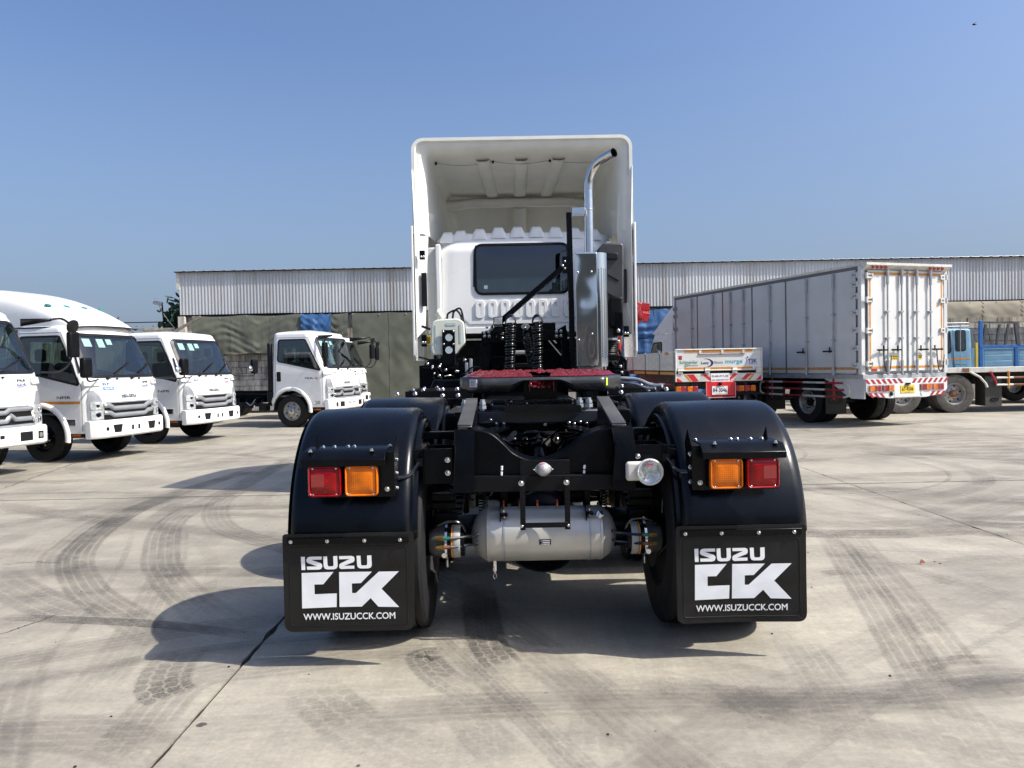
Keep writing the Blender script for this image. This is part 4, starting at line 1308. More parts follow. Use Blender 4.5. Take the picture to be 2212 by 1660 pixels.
for x_ in (1003, 1042, 1252, 1272, 1301):
    p = at(x_, 852+ (4 if x_ < 1100 else 0), 4.35)
    B_(MB().cyl((p.x, 4.35, 1.17), (p.x, 4.35, 1.235), .013, 8).cyl((p.x, 4.35, 1.18), (p.x, 4.35, 1.20), .024, 6).cyl((p.x, 4.35, 1.205), (p.x, 4.35, 1.22), .021, 6), 'stud_bolt', 'galv')
for s in (-1, 1):
    mb_ = MB().box((X(s,.30,4.8), 4.55, 1.17), (X(s,.47,4.8), 5.15, 1.20)).prism_x([(4.62,1.2),(5.1,1.2),(4.98,1.36),(4.72,1.36)], X(s,.36,4.8), X(s,.42,4.8))
    mb_.cyl((X(s,.33,4.8), 4.85, 1.31), (X(s,.47,4.8), 4.85, 1.31), .045, 14)
    B_(mb_, 'coupling_bracket', 'black', bevel=.006)
a_ = at(985,868,4.7)
B_(MB().box((X(-1,.58,4.6), 4.5, 1.02), (X(-1,.46,4.6), 5.2, 1.15)), 'bracket_box', 'chassis', bevel=.02)

# fifth wheel coupling
fw = thing  # keep name short
fx = cx(4.8); hw = .478; yn, yf = 4.42, 5.32
def fz(y): return 1.36+(y-yn)*.022
plan = [(-.07, 4.72),(-.07, 4.50),(-.13, yn+.02),(-.20, yn),(-.36, yn),(-hw, yn+.16),(-hw, 5.1),(-.36, 5.28),(-.2, yf),(.2, yf),(.36, 5.28),(hw, 5.1),(hw, yn+.16),(.36, yn),(.20, yn),(.13, yn+.02),(.07, 4.50),(.07, 4.72)]
pw = MB(); pw.prism(plan, lambda p: (fx+p[0], p[1], fz(p[1])), lambda p: (fx+p[0], p[1], fz(p[1])-.022))
fo = B_(pw, 'fifth_wheel', 'black', bevel=.006)
sk_ = MB()
# cast apron: deep at the outer thirds, arched at the throat
def apron(u):     # u -1..1 -> depth below plate, forward shift
    t = abs(u)
    if t > .93: return .085
    if t > .42: return .092
    if t > .20: k_ = (.42-t)/.22; return .092-.062*(3*k_*k_-2*k_**3)
    return .03
NU = 64
row = []
for lv in range(5):
    for i in range(NU+1):
        u = -1+2*i/NU; t = abs(u)
        x_ = fx+u*(hw+.012)
        y_ = yn-.015 if t < .74 else yn-.015+(t-.74)/.26*.17
        d_ = apron(u)
        k = lv/4
        row.append(Vector((x_, y_+(.10*max(0,k-.5)**1.2 if t < .8 else .02*k)-(.012*sin(pi*k)), fz(y_)-.002-d_*k)))
sk_.add(row, [(lv*(NU+1)+i, (lv+1)*(NU+1)+i, (lv+1)*(NU+1)+i+1, lv*(NU+1)+i+1) for lv in range(4) for i in range(NU)])
sk_.build('apron', mat('cast_black', (.028,.029,.031), .32, var=.25, scale=14, bump=.15, bscale=70, coat=.25), fo, solid=.02, sharp=60)
for s in (-1, 1):
    MB().box((fx+s*(hw+.012), yn+.16, 1.28), (fx+s*(hw-.01), 5.1, fz(4.6)-.004)).build('side_wall', 'black', fo, bevel=.01)
# grease: lumpy layer on the plate top
gm = MB()
GN, GM = 150, 44
def gfn(u, v):
    y = yn+.005+(5.28-yn)*v
    wmax = hw-.02
    if y < yn+.16: wmax = .36+(y-yn)/.16*(hw-.36)-.01
    if y > 5.1: wmax = hw-.02-(y-5.1)/.18*.12
    x = -wmax+2*wmax*u
    hgt = .012+.016*max(0, noise.noise(Vector((x*22, y*15, 2)))+.2)+.008*noise.noise(Vector((x*60, y*40, 5)))+.004*noise.noise(Vector((x*130, y*90, 9)))
    ed = min(1, u*22, (1-u)*22, v*14, (1-v)*8)
    return (fx+x, y+.006*noise.noise(Vector((x*40,y*40,1))), fz(y)+.002+max(0, hgt)*ed)
gm.grid(gfn, GN, GM, keep=lambda u, v: not (abs(u-.5) < .075 and v < .33))
gm.build('grease', 'grease', fo)
gt = MB()
gt.grid(lambda u, v: (fx-.068+.136*u, 4.55+.02*noise.noise(Vector((u*6,v*6,0))), fz(4.5)-.07+.07*v*(.7+.3*abs(u-.5)*2)+.012*noise.noise(Vector((u*9,v*9,4)))), 20, 12)
gt.grid(lambda u, v: (fx-.07+.14*u, 4.43+.12*v, fz(4.43)-.066+.012*noise.noise(Vector((u*9,v*9,7)))+.02*(abs(u-.5)*2)**4), 20, 10)
gt.build('throat_grease', 'grease', fo)
MB().box((fx-.074, yn+.004, fz(yn)-.085), (fx-.068, 4.56, fz(yn)+.004)).box((fx+.068, yn+.004, fz(yn)-.085), (fx+.074, 4.56, fz(yn)+.004)).build('throat_wall', 'grease', fo)
MB().box((fx-.1, 4.56, 1.22), (fx+.1, 4.6, 1.33)).build('throat_block', 'black', fo)
def sticker(x_, w_, h_, zoff, m, name):
    t = (abs(x_-fx)/(hw+.012)); yy = yn-.03+(max(0,t-.74))/.26*.17
    yaw = -.85*(1 if x_ > fx else -1)*(1 if t > .74 else 0)
    R = Matrix.Rotation(-yaw*.0, 3, 'Z')
    sl_ = (.17/(.26*(hw+.012))) if t > .74 else 0
    d = Vector((1, sl_*(1 if x_ > fx else -1), 0)).normalized()
    c = Vector((x_, yy-.006, fz(yn)-zoff)); up = Vector((0,0,1)); nn_ = d.cross(up)
    q = [c+d*(w_/2*i)+up*(h_/2*j) for i, j in ((-1,-1),(1,-1),(1,1),(-1,1))]
    mb_ = MB(); mb_.add(q+[p-nn_*.003 for p in q], [(0,1,2,3),(7,6,5,4),(0,4,5,1),(1,5,6,2),(2,6,7,3),(3,7,4,0)])
    oo = mb_.build(name, m, fo)
    return c, d, oo
c_, d_, _o = sticker(fx-.405, .075, .045, .032, 'print', 'sticker')
tx_ = MB()
for k in range(4): tx_.add([c_+d_*i+Vector((0,-.0035,j)) for i, j in ((-.03,.013-.009*k),(.026-.01*(k%2),.013-.009*k),(.026-.01*(k%2),.016-.009*k),(-.03,.016-.009*k))], [(0,1,2,3)])
tx_.build('sticker_print', 'ink', fo)
sticker(fx+.385, .017, .045, .035, 'lime', 'sticker')
B_(MB().tube(catmull([(fx+.5,4.8,1.335),(fx+.62,4.75,1.325),(fx+.70,4.7,1.29),(fx+.76,4.65,1.285)]), .012, 8).tube(catmull([(fx+.5,4.8,1.31),(fx+.60,4.75,1.30),(fx+.68,4.7,1.27),(fx+.72,4.66,1.27)]), .009, 8), 'release_handle', 'galv')

# fenders
def fender(yc, s):
    f = MB()
    x_out, x_in = X(s, 1.235, yc), X(s, .635, yc)
    zc, Rv, Rh = .55, .655, .605
    # section across: list of (x, inward depth)
    sec = [(1.250,.055),(1.252,.03)]
    for k in range(7): 
        a = pi/2*k/6; sec.append((1.252-.06+.06*cos(a), .06-.06*sin(a)*1.0-.0))
    sec += [(1.0,-.004),(.85,-.002),(.76,.0)]
    for k in range(7):
        a = pi/2*k/6; sec.append((.70-.045*sin(a), .045-.045*cos(a)))
    sec += [(.655,.062),(.635,.064),(.635,.105)]
    NA = 44
    V = []; 
    for i in range(NA+1):
        a = radians(5)+radians(178)*i/NA
        ca, sa = -cos(a), sin(a)
        for (tx, dd) in sec:
            V.append(Vector((X(s, tx, yc), yc+ca*(Rh-dd), zc+sa*(Rv-dd))))
    k = len(sec)
    f.add(V, [(i*k+j, i*k+j+1, (i+1)*k+j+1, (i+1)*k+j) for i in range(NA) for j in range(k-1)])
    o = B_(f, 'fender', 'fender', solid=.006, sharp=60)
    return o
for yc in (4.17, 5.52):
    for s in (-1, 1):
        fender(yc, s)
        make_w = make_wheel(tt, Vector((X(s,1.06,yc), yc, .505))+Vector(TO), (s,0,0), .505, .265, .29, 'silver', dual=.315)
        st_ = MB().box((X(s,.47,yc), yc-.03, 1.03), (X(s,.66,yc), yc+.03, 1.07)).cyl((X(s,.45,yc), yc+.3, 1.0), (X(s,.7,yc), yc+.3, 1.05), .022, 8)
        B_(st_, 'fender_stay', 'chassis', bevel=.004)
# visible round drum inside the dual rims
for yc in (4.17, 5.52):
    for s in (-1, 1):
        B_(MB().lathe([(0,.21),(.0,.13),(.06,.12),(.2,.19),(.2,.21)], (X(s,.60,yc), yc, .505), (s,0,0), 24), 'brake_drum', 'chassis')
# small triangular tabs and bolts in front of the front fenders
for s in (-1, 1):
    for t_, z_ in ((.62,1.16),(.74,1.17),(.9,1.18)): bolt((X(s,t_,6.2), 6.2, 1.24), (0,-.6,1), s=1.5)

# tail lamps
for s in (-1, 1):
    inner, outer = .765, 1.105
    xa, xb_ = X(s, inner-.0, 3.47), X(s, outer, 3.47)
    hd = MB()
    # hood: flat shelf, slanted front, drip edge
    prof_ = [(3.66,1.053),(3.50,1.045),(3.455,1.008),(3.455,.978),(3.46,.978),(3.46,1.004),(3.505,1.037),(3.66,1.045)]
    hd.prism_x(prof_, X(s,inner-.03,3.5), X(s,outer+.02,3.5))
    hd.prism_x([(3.50,1.04),(3.455,1.006),(3.455,.978),(3.50,.978)], X(s,inner-.03,3.5), X(s,inner-.025,3.5))
    B_(hd, 'lamp_hood', 'black', bevel=.002)
    B_(MB().box((X(s,inner-.065,3.5), 3.515, .825), (X(s,outer,3.5), 3.522, 1.035)), 'lamp_plate', 'black', bevel=.002)
    B_(MB().prism_x([(3.52,.84),(3.52,1.03),(3.60,1.11),(3.66,1.04),(3.60,.84)], X(s,inner-.065,3.5), X(s,inner-.061,3.5)), 'side_plate', 'black')
    B_(MB().prism_x([(3.60,1.04),(3.62,1.11),(3.68,1.04)], X(s,outer-.02,3.5), X(s,outer-.016,3.5)), 'side_tab', 'black')
    for which, cxr, lm in (('amber', .85, 'lensamber'), ('red', 1.02, 'lensred')):
        xc = X(s, cxr-.003, 3.47); zc = .909
        hs = MB().prism(rrect(-.079,-.074,.079,.074,.022), lambda p: (xc+p[0], 3.515, zc+p[1]), lambda p: (xc+p[0], 3.478, zc+p[1]))
        ho = B_(hs, 'lamp_housing', 'black', bevel=.003)
        ls = MB()
        rings_ = [(.0765,.0715,3.478,.02),(.0765,.0715,3.464,.02),(.072,.067,3.458,.018),(.069,.064,3.460,.017),(.066,.061,3.466,.015),(.063,.058,3.464,.014),(.03,.027,3.461,.008)]
        V = []
        for (a_, b_, yy, rr) in rings_: V += [Vector((xc+p[0], yy, zc+p[1])) for p in rrect(-a_,-b_,a_,b_,rr)]
        k = len(rrect(-1,-1,1,1,.1))
        ls.add(V, [(i*k+j, i*k+(j+1)%k, (i+1)*k+(j+1)%k, (i+1)*k+j) for i in range(len(rings_)-1) for j in range(k)]+[tuple((len(rings_)-1)*k+j for j in range(k))])
        ls.build('lens', lm, ho, sharp=50)
        # reflex block on the red lamp, faint bulb glow is just the reflector behind
        if which == 'red':
            MB().prism(rrect(-.03,-.03,.03,.03,.004), lambda p: (xc+s*.032+p[0], 3.4625, zc+.004+p[1]), lambda p: (xc+s*.032+p[0], 3.4605, zc+.004+p[1])).build('reflex_block', mat('reflex_red', (.26,.002,.005), .12, coat=1, var=.3, scale=60), ho)
        for i_ in (-1, 1):
            for j_ in (-1, 1): bolt((xc+i_*.054, 3.463, zc+j_*.060), s=.34, par=ho)
    for t_ in (.80, 1.085): bolt((X(s,t_,3.5), 3.49, 1.046), (0,0,1), s=.85)
    for t_ in (.735,.905,.935,1.0,1.055): bolt((X(s,t_,3.6), 3.60, 1.052), (0,-.25,1), s=.9)
    for z_ in (.86,.93,.995): bolt((X(s,inner-.066,3.56), 3.55, z_), (-s,-.3,0), s=.9)
    bolt((X(s,.735,3.51), 3.512, .862), s=.95)
    cbp = catmull([(X(s,.62,3.7),3.74,.95),(X(s,.66,3.7),3.66,.90),(X(s,.73,3.65),3.62,.90),(X(s,.77,3.6),3.56,.915),(X(s,.84,3.6),3.53,.93)])
    B_(MB().tube(cbp, .0095, 8), 'lamp_cable', 'hoseblk')
    B_(MB().box((X(s,.60,3.73),3.735,.935),(X(s,.635,3.73),3.745,.975)), 'cable_clip', 'black')

# mudflaps with lettering
for s in (-1, 1):
    x0 = X(s, .625 if s > 0 else 1.245, 3.545)
    def fy(x, z, s=s, x0=x0):
        t = max(0, (.40-z))
        b = .0
        if s > 0: b = .05*t*sin((x-x0)/.62*pi)*1.3-.02*t
        else: b = -.03*t*(x-x0)
        return 3.545+b+.004*sin((x-x0)*9)*t
    outl = roundpoly([(0,0),(.62,0),(.62,.468),(0,.468)], [.045,.045,.016,.016], 5)
    zb = .181
    NX, NZ = 30, 22
    def inside_clip(u, v):
        return True
    fm = MB()
    dense = []
    for i in range(len(outl)):
        a = Vector(outl[i]); b = Vector(outl[(i+1)%len(outl)]); m_ = max(1, int((b-a).length/.03))
        for k in range(m_): dense.append(a.lerp(b, k/m_))
    c_ = Vector((.31,.234)); n = len(dense)
    for off, flip in ((0, False), (.008, True)):
        V = []
        for r_ in range(8):
            f_ = 1-r_/8
            V += [Vector((x0+(c_+(p-c_)*f_).x, fy(x0+(c_+(p-c_)*f_).x, zb+(c_+(p-c_)*f_).y)+off, zb+(c_+(p-c_)*f_).y)) for p in dense]
        V.append(Vector((x0+c_.x, fy(x0+c_.x, zb+c_.y)+off, zb+c_.y)))
        Fc = [(r_*n+i, r_*n+(i+1)%n, (r_+1)*n+(i+1)%n, (r_+1)*n+i) for r_ in range(7) for i in range(n)]+[(7*n+i, 7*n+(i+1)%n, 8*n) for i in range(n)]
        if flip: Fc = [f__[::-1] for f__ in Fc]
        fm.add(V, Fc)
    V = [Vector((x0+p.x, fy(x0+p.x, zb+p.y)+o_, zb+p.y)) for o_ in (0,.008) for p in dense]
    fm.add(V, [(i, n+i, n+(i+1)%n, (i+1)%n) for i in range(n)])
    fo_ = B_(fm, 'mudflap', 'flap', sharp=50)
    # moulded rib near the border
    rib = roundpoly([(.032,.030),(.588,.030),(.588,.405),(.032,.405)], .02, 4)
    rp_ = []
    for i in range(len(rib)):
        a = Vector(rib[i]); b = Vector(rib[(i+1)%len(rib)]); m_ = max(1, int((b-a).length/.05))
        for k in range(m_): q = a.lerp(b, k/m_); rp_.append(Vector((x0+q.x, fy(x0+q.x, zb+q.y)-.0005, zb+q.y)))
    MB().tube(rp_, .0018, 5, closed=True).build('moulded_rib', 'flap', fo_)
    st_ = MB().box((x0+.022, 3.536, zb+.418), (x0+.598, 3.545, zb+.450))
    o = st_.build('clamp_strip', 'black', fo_, bevel=.002)
    for k in range(4): bolt((x0+.042+.1725*k+(.004 if k==2 else 0), 3.535, zb+.434), s=.72, par=fo_)
    K = .62/1320
    def fn(px_, py_):
        x = x0+(px_-375)*K; z = zb+(1150-py_)*K*.995
        return Vector((x, fy(x, z)-.0022, z))
    tl = MB(); put_logo(tl, LOGO, fn); tl.build('brand_lettering', 'print', fo_, smooth=False)
    tl = MB(); put_logo(tl, CCK, fn); tl.build('dealer_logo', mat('matt_white_print', (.80,.81,.82), .42, var=.1, scale=8), fo_, smooth=False)
    wl = MB()
    p0, p1 = fn(570, 1027), fn(1497, 1027)
    vs_, fs_, w_, _ = text_polys('WWW.ISUZUCCK.COM', 0)
    def wz(x, h_): 
        z = p0.z+h_*.030; return Vector((x, fy(x, z)-.0022, z))
    for q_, (dx_, dy_) in enumerate(((-1,0),(1,0),(0,-1),(0,1))):
        wl.add([wz(p0.x+(v[0]+dx_*.032)/w_*(p1.x-p0.x), v[1]+dy_*.03)-Vector((0,.0003*q_,0)) for v in vs_], fs_)
    wl.build('web_lettering', 'print', fo_, smooth=False)

# round work lamp on the right end bracket
c = at(1405,1021,3.66)
wl_ = MB(); wl_.lathe([(.075,.02),(.06,.045),(.02,.062),(.0,.066),(-.006,.066),(-.010,.060),(-.006,.055)], c, (0,1,0), 32)
wo_ = B_(wl_, 'work_lamp', mat('lamp_white', (.62,.62,.58), .35, var=.08))
MB().box((c.x-.115, 3.665, c.z-.045), (c.x-.02, 3.70, c.z+.05)).build('lamp_mount', 'whiteold', wo_, bevel=.015)
MB().lathe([(-.004,.055),(.0,.045),(.015,.03),(.02,0)], c, (0,1,0), 28).build('reflector', 'lampwarm', wo_)
MB().lathe([(-.0055,.056),(-.013,.042),(-.018,.02),(-.0195,0)], c, (0,1,0), 28).build('lens', 'lensclear', wo_)
gr = MB()
for i in range(12): 
    xx = -.036+i*.0065; gr.box((c.x+xx, 3.642, c.z-.006), (c.x+xx+.002, 3.644, c.z+.012))
gr.build('lens_flutes', 'galv', wo_)
MB().box((c.x-.018, 3.646, c.z+.034), (c.x+.014, 3.6475, c.z+.042)).build('lens_mark', 'signred', wo_)
for a in (0, 90, 180, 270): bolt(c+Vector((cos(radians(a))*.0605, -.009, sin(radians(a))*.0605)), s=.3, par=wo_)

# ---------------------------------------------------------------- cab of the tractor
CX = .198; YB = 8.5
def cabx(p): return Vector((CX-p[1], YB+1.75+p[0], p[2]))
sh = Shell(front=[(.9,0),(1.4,.02),(2.0,-.06),(2.9,-.42)], back=[(.9,-1.72),(1.8,-1.75),(2.75,-1.72),(2.95,-1.62)],
           half=[(.9,1.10),(2.0,1.10),(2.7,1.07),(2.95,1.0)], rf=.2, rb=.30, z0=1.05, z1=2.83, top_r=.15, crown=.04)
wpoly_r = rrect(-.56, 2.235, .50, 2.80, .075)     # rear window in (y,z); y is mirrored
ws = roundpoly([(-.98,1.75),(.98,1.75),(.92,2.62),(-.92,2.62)], .1)
sw = roundpoly([(-1.35,1.85),(-1.3,2.6),(-.6,2.6),(-.2,1.75)], .07)
wr_off = .02
def hole(c):
    if c.z > 2.95: return False
    if c.x < -1.55 and abs(c.y-wr_off) < .53 and 2.25 < c.z < 2.79: return True
    if c.x > -.6 and abs(c.y) < .96 and inpoly((c.y, c.z), ws) and c.x > lerp_tab(sh.front, c.z)-.2: return True
    if abs(c.y) > .95 and inpoly((c.x, c.z), sw): return True
    if c.z < 1.84 and c.x < -1.6: return True
    return False
m_ = MB(cabx); sh.mesh(m_, hole, 60)
cab = B_(m_, 'cab', 'white', sharp=50)
liner = MB(cabx); sh.mesh(liner, hole, 30, inner=.05)
liner.build('cab_lining', 'interior', cab)
MB().box((CX-1.05, 8.55, 1.80), (CX+1.05, 10.2, 1.86)).box((CX-.5, 8.7, 1.0), (CX+.5, 10.0, 1.8)).build('cab_floor', 'chassis', cab)
fr_ = MB(cabx); Bn = lambda a, b, o: sh.B(a, b, o)
wp = rrect(-.505, 2.245, .545, 2.805, .085)
frame(fr_, Bn, wp, .017, .015, .014)
wf = fr_.build('rear_window', 'darkgrey', cab, sharp=60)
gp_ = MB(cabx); patch(gp_, Bn, wp, .006, 3); gp_.build('glass', 'glassdark', wf)
st = MB(cabx); patch(st, Bn, [(.41,2.30),(.45,2.30),(.45,2.34),(.41,2.34)], .010, 1); st.build('window_sticker', 'sticker', wf)
for nm, fnc, poly in (('windscreen', lambda a, b, o: sh.F(a, b, o), ws),):
    q = MB(cabx); frame(q, fnc, poly, .03, .03, .01); w_o = q.build(nm, 'darkgrey', cab)
    q = MB(cabx); patch(q, fnc, poly, .003, 4); q.build('glass', 'glass', w_o)
for s in (-1, 1):
    fnc = lambda a, b, o, s=s: sh.Sd(s, a, b, o)
    q = MB(cabx); frame(q, fnc, sw, .025, .03, .008); w_o = q.build('side_window', 'darkgrey', cab)
    q = MB(cabx); patch(q, fnc, sw, .003, 4); q.build('glass', 'glass', w_o)
# pressed slots under the window
for k in range(8):
    yc = .50-.1425*k
    q = MB(cabx)
    frame(q, Bn, rrect(yc-.030, 1.99, yc+.030, 2.15, .02), .022, .018, .016)
    q.build('pressed_slot', 'white', cab, sharp=70)
    q = MB(cabx); patch(q, Bn, rrect(yc-.024, 1.995, yc+.024, 2.095, .015), .014, 1); q.build('slot_step', 'white', cab, bevel=.004)
# lower pressed lip, outer pillar strips
q = MB(cabx)
strip(q, Bn, [(.75,1.99),(.63,1.965),(.60,1.925),(-.52,1.925),(-.56,1.98),(-.62,1.99)], .03, .010); q.build('pressed_lip', 'white', cab)
for s in (-1, 1):
    q = MB().box((X(s,.93,8.4)+.0, 8.42, 1.75), (X(s,.985,8.4), 8.60, 2.80)).box((X(s,.99,8.4), 8.52, 1.80), (X(s,1.09,8.4), 8.66, 2.78))
    B_(q, 'pillar_strip', 'white', bevel=.012, seg=3)
# roof ribs
for k in range(9):
    xx = CX-.93+.218*k if k else CX-.86
    dzr = .06*((xx-CX)/.95)**2
    q = MB()
    st_r = []
    for yy_, zz_, hh_ in ((8.57,2.885,.0),(8.60,2.94,.035),(8.66,2.975,.045),(8.78,3.0,.045),(9.9,3.02,.045)):
        st_r.append([Vector((xx+a_, yy_, zz_-dzr+b_*hh_)) for a_, b_ in ((-.085,-.6),(-.05,.9),(-.04,1),(.04,1),(.05,.9),(.085,-.6))])
    Vr = [p for r_ in st_r for p in r_]
    q.add(Vr, [(i*6+j, i*6+j+1, (i+1)*6+j+1, (i+1)*6+j) for i in range(4) for j in range(5)]+[(0,1,2,3,4,5)])
    B_(q, 'roof_rib', 'white', sharp=75)
q = MB(cabx); patch(q, Bn, rrect(-.70,1.80,.70,1.86,.01), .012, 1); q.build('sill_lip', 'white', cab)

# wind deflector: open moulded shell over the cab
def dsec(t):
    """outer half width, top z, bottom z, at fraction t from rear to front"""
    return 1.215-.03*t-.07*t*t, 3.945-.38*t**1.7-.55*max(0,t-.72)**1.5*4, 1
YR0, YR1 = 8.30, 10.75
de = MB()
NS, NP = 18, 40
def dpt(t, u, inset=0.):
    """u 0..1: left bottom -> up -> over -> right bottom"""
    Y = YR0+(YR1-YR0)*t
    w = 1.215-.05*t-.10*t*t-inset
    zt = 3.945-.30*t**1.6-(.75*max(0,(t-.62)/.38)**1.8)-inset*1.0
    zb = 2.90+.02*t
    r = .13 if not inset else .10
    hgt = zt-zb
    per = [(-w, zb), (-w, zt-r)]
    for k in range(1, 7):
        a = pi/2*k/6; per.append((-w+r-r*cos(a), zt-r+r*sin(a)))
    per += [(w-r+r*sin(pi/2*k/6), zt-r+r*cos(pi/2*k/6)) for k in range(0, 7)]+[(w, zb)]
    # resample by index
    f = u*(len(per)-1); i = min(int(f), len(per)-2); g_ = f-i
    return Vector((CX+per[i][0]*(1-g_)+per[i+1][0]*g_, Y, per[i][1]*(1-g_)+per[i+1][1]*g_))
NUu = 15*3
de.grid(lambda u, v: dpt(v, u), NUu, NS)
dfl = B_(de, 'wind_deflector', 'white', sharp=50)
# inner moulding: rim lip, step, then hollow
V = []
loops = [(0,0,0),(0,.035,0),(.012,.05,0),(.014,.10,0),(.035,.135,0),(.05,.15,0),(.09,.155,0)]
inn = MB()
rows = []
for (t, ins, _) in loops: rows.append([dpt(t, i/NUu, ins) for i in range(NUu+1)])
for k in range(1, 10):
    t = .09+(.66-.09)*k/9
    row_ = []
    for i in range(NUu+1):
        p = dpt(.09, i/NUu, .155); q = dpt(.66, i/NUu, .12)
        pp = p.lerp(q, (t-.09)/.57)
        zf = (p.z-2.9)/(3.79-2.9)
        pp.z = 2.9+(pp.z-2.9)*1.0-.10*sin(pi*(t-.09)/.57)*max(0,zf)*.35
        pp.x += (CX-pp.x)*.06*(t-.09)/.57
        row_.append(pp)
    rows.append(row_)
V = [p for r_ in rows for p in r_]
inn.add(V, [(r_*(NUu+1)+i+1, r_*(NUu+1)+i, (r_+1)*(NUu+1)+i, (r_+1)*(NUu+1)+i+1) for r_ in range(len(rows)-1) for i in range(NUu)])
# front inner panel sloping down to the roof, with shallow bowl
last = rows[-1]
zt = max(p.z for p in last)
def fp(u, v):
    i = u*NUu; a = last[int(i)].lerp(last[min(int(i)+1, NUu)], i-int(i))
    bot = Vector((CX+(a.x-CX)*.8, a.y+.55, 2.95))
    p = a.lerp(bot, v)
    r_ = sqrt(((p.x-CX)/.62)**2+((p.z-3.5)/.42)**2)
    p.y += .10*max(0, min(1, (1.15-r_)/.3))
    return p
inn.grid(lambda u, v: fp(1-u, v), NUu, 14)
inn.build('inner_moulding', 'cream', dfl, sharp=50)
# stiffening ribs inside
def rib(path, w, h_, nm='stiffener'):
    q = MB()
    pts = [Vector(p) for p in path]
    q = MB(); P = catmull(pts, 4); V = []
    for i, p in enumerate(P):
        d = (P[min(i+1,len(P)-1)]-P[max(i-1,0)]).normalized()
        up = Vector((0,-.35,-1)).normalized() if abs(d.x) < .5 else Vector((0,-1,-.25)).normalized()
        sd = d.cross(up).normalized(); up = sd.cross(d)
        if up.y+up.z > 0: up = -up
        for a_, b_ in ((-.72,-.6),(-.62,.1),(-.46,.42),(0,.46),(.46,.42),(.62,.1),(.72,-.6)): V.append(p+sd*w*a_+up*h_*b_*.8)
    q.add(V, [(i*7+j, i*7+j+1, (i+1)*7+j+1, (i+1)*7+j) for i in range(len(P)-1) for j in range(6)])
    q.build(nm, 'cream', dfl, sharp=75)
def ceil_z(Y):
    t = (Y-YR0)/(YR1-YR0); 
    p = dpt(.09, .5, .155); q = dpt(.66, .5, .12); k = (t-.09)/.57
    return p.z+(q.z-p.z)*k-.10*sin(pi*k)*.35
for xo, xe in ((-.44,-.36),(0.0,0.0),(.42,.34)):
    rib([(CX+xo+(xe-xo)*k/6, 8.56+1.28*k/6, ceil_z(8.56+1.28*k/6)+.0) for k in range(7)], .125, .10)
rib([(CX+x_, 9.88, 3.56+.0-.03*(abs(x_) > .6)) for x_ in (-1.0,-.85,-.6,-.3,0,.3,.6,.85,1.0)], .09, .13)
rib([(CX, 9.92, 3.50), (CX, 10.10, 3.25), (CX, 10.32, 3.0)], .12, .09)
for s in (-1, 1): rib([(CX+s*1.0, 9.88, 3.53), (CX+s*1.03, 9.90, 3.35), (CX+s*.99, 9.98, 3.2), (CX+s*.99, 10.15, 2.95)], .06, .06)
# side lower skirts of the deflector / side fairings
for s in (-1, 1):
    q = MB()
    xo = CX+s*1.225
    q.prism_x([(8.27,2.98),(8.27,1.56),(8.34,1.50),(9.05,1.50),(9.2,2.98)], xo-.012, xo+.012)
    fo2 = B_(q, 'side_fairing', 'white', bevel=.006)
    q = MB()
    pr_ = [(8.29,2.97),(8.29,1.7),(8.40,1.75),(8.42,2.90)]
    q.add([(xo-s*.012,8.285,3.6),(xo-s*.03,8.285,2.96),(xo-s*.03,8.285,1.75),(xo-s*.12,8.36,1.85),(xo-s*.15,8.38,2.5),(xo-s*.17,8.42,2.92),(xo-s*.155,8.40,3.3)], [(0,1,5,6),(1,2,3,4,5)])
    q.build('inner_flange', 'cream' , fo2, solid=.01, smooth=False)
    # deflector foot swelling into the cab side
    q = MB()
    q.grid(lambda u, v: (CX+s*(1.20-.20*sin(pi/2*u)*(.5+.5*v)), 8.33+.30*u, 2.86+.30*v+.06*u*(1-v)), 8, 6)
    q.build('foot_moulding', 'cream', fo2, sharp=80)
    for zz in ((2.66, .10, .05), (1.72, .13, .055)) if s < 0 else ((1.78,.12,.05),):
        hb_ = MB().box((xo-s*.14, 8.27, zz[0]-zz[1]/2), (xo-s*.08, 8.285, zz[0]+zz[1]/2)); ho_ = hb_.build('hinge_plate', 'black', fo2, bevel=.004)
        bolt((xo-s*.125, 8.268, zz[0]-.02), s=1.2, par=fo2); bolt((xo-s*.098, 8.268, zz[0]-.02), s=1.2, par=fo2)
    MB().box((xo-s*.15, 8.30, 2.10), (xo-s*.09, 8.33, 2.47)).build('grab_slot', 'ink', fo2, bevel=.006)
o = B_(MB().box((CX-1.10, 8.32, 1.68), (CX-1.035, 8.325, 1.78)), 'warning_label', 'yellow')
t_ = MB()
for k in range(6): t_.box((CX-1.093, 8.3175, 1.693+.0135*k), (CX-1.05+.006*(k%2), 8.3185, 1.698+.0135*k))
t_.build('label_print', 'ink', o)
# wiring clips under the deflector lip
cl = []
for px_, py_ in ((943,357),(1065,353),(1187,350),(1308,348)):
    p = at(px_, py_, 8.62); B_(MB().cbox(p, (.025,.02,.04)), 'wire_clip', 'ink'); cl.append(p)
for px_, py_ in ((1335,364),(1336,425),(1338,485)):
    p = at(px_, py_, 8.45); B_(MB().cbox(p, (.02,.02,.025)), 'wire_clip', 'ink')
wp_ = []
for a, b in zip(cl, cl[1:]):
    for k in range(6): q = a.lerp(b, k/6); q.z -= .035*sin(pi*k/6); wp_.append(q)
wp_.append(cl[-1])
B_(MB().tube(wp_, .0018, 5), 'marker_wire', 'darkgrey')

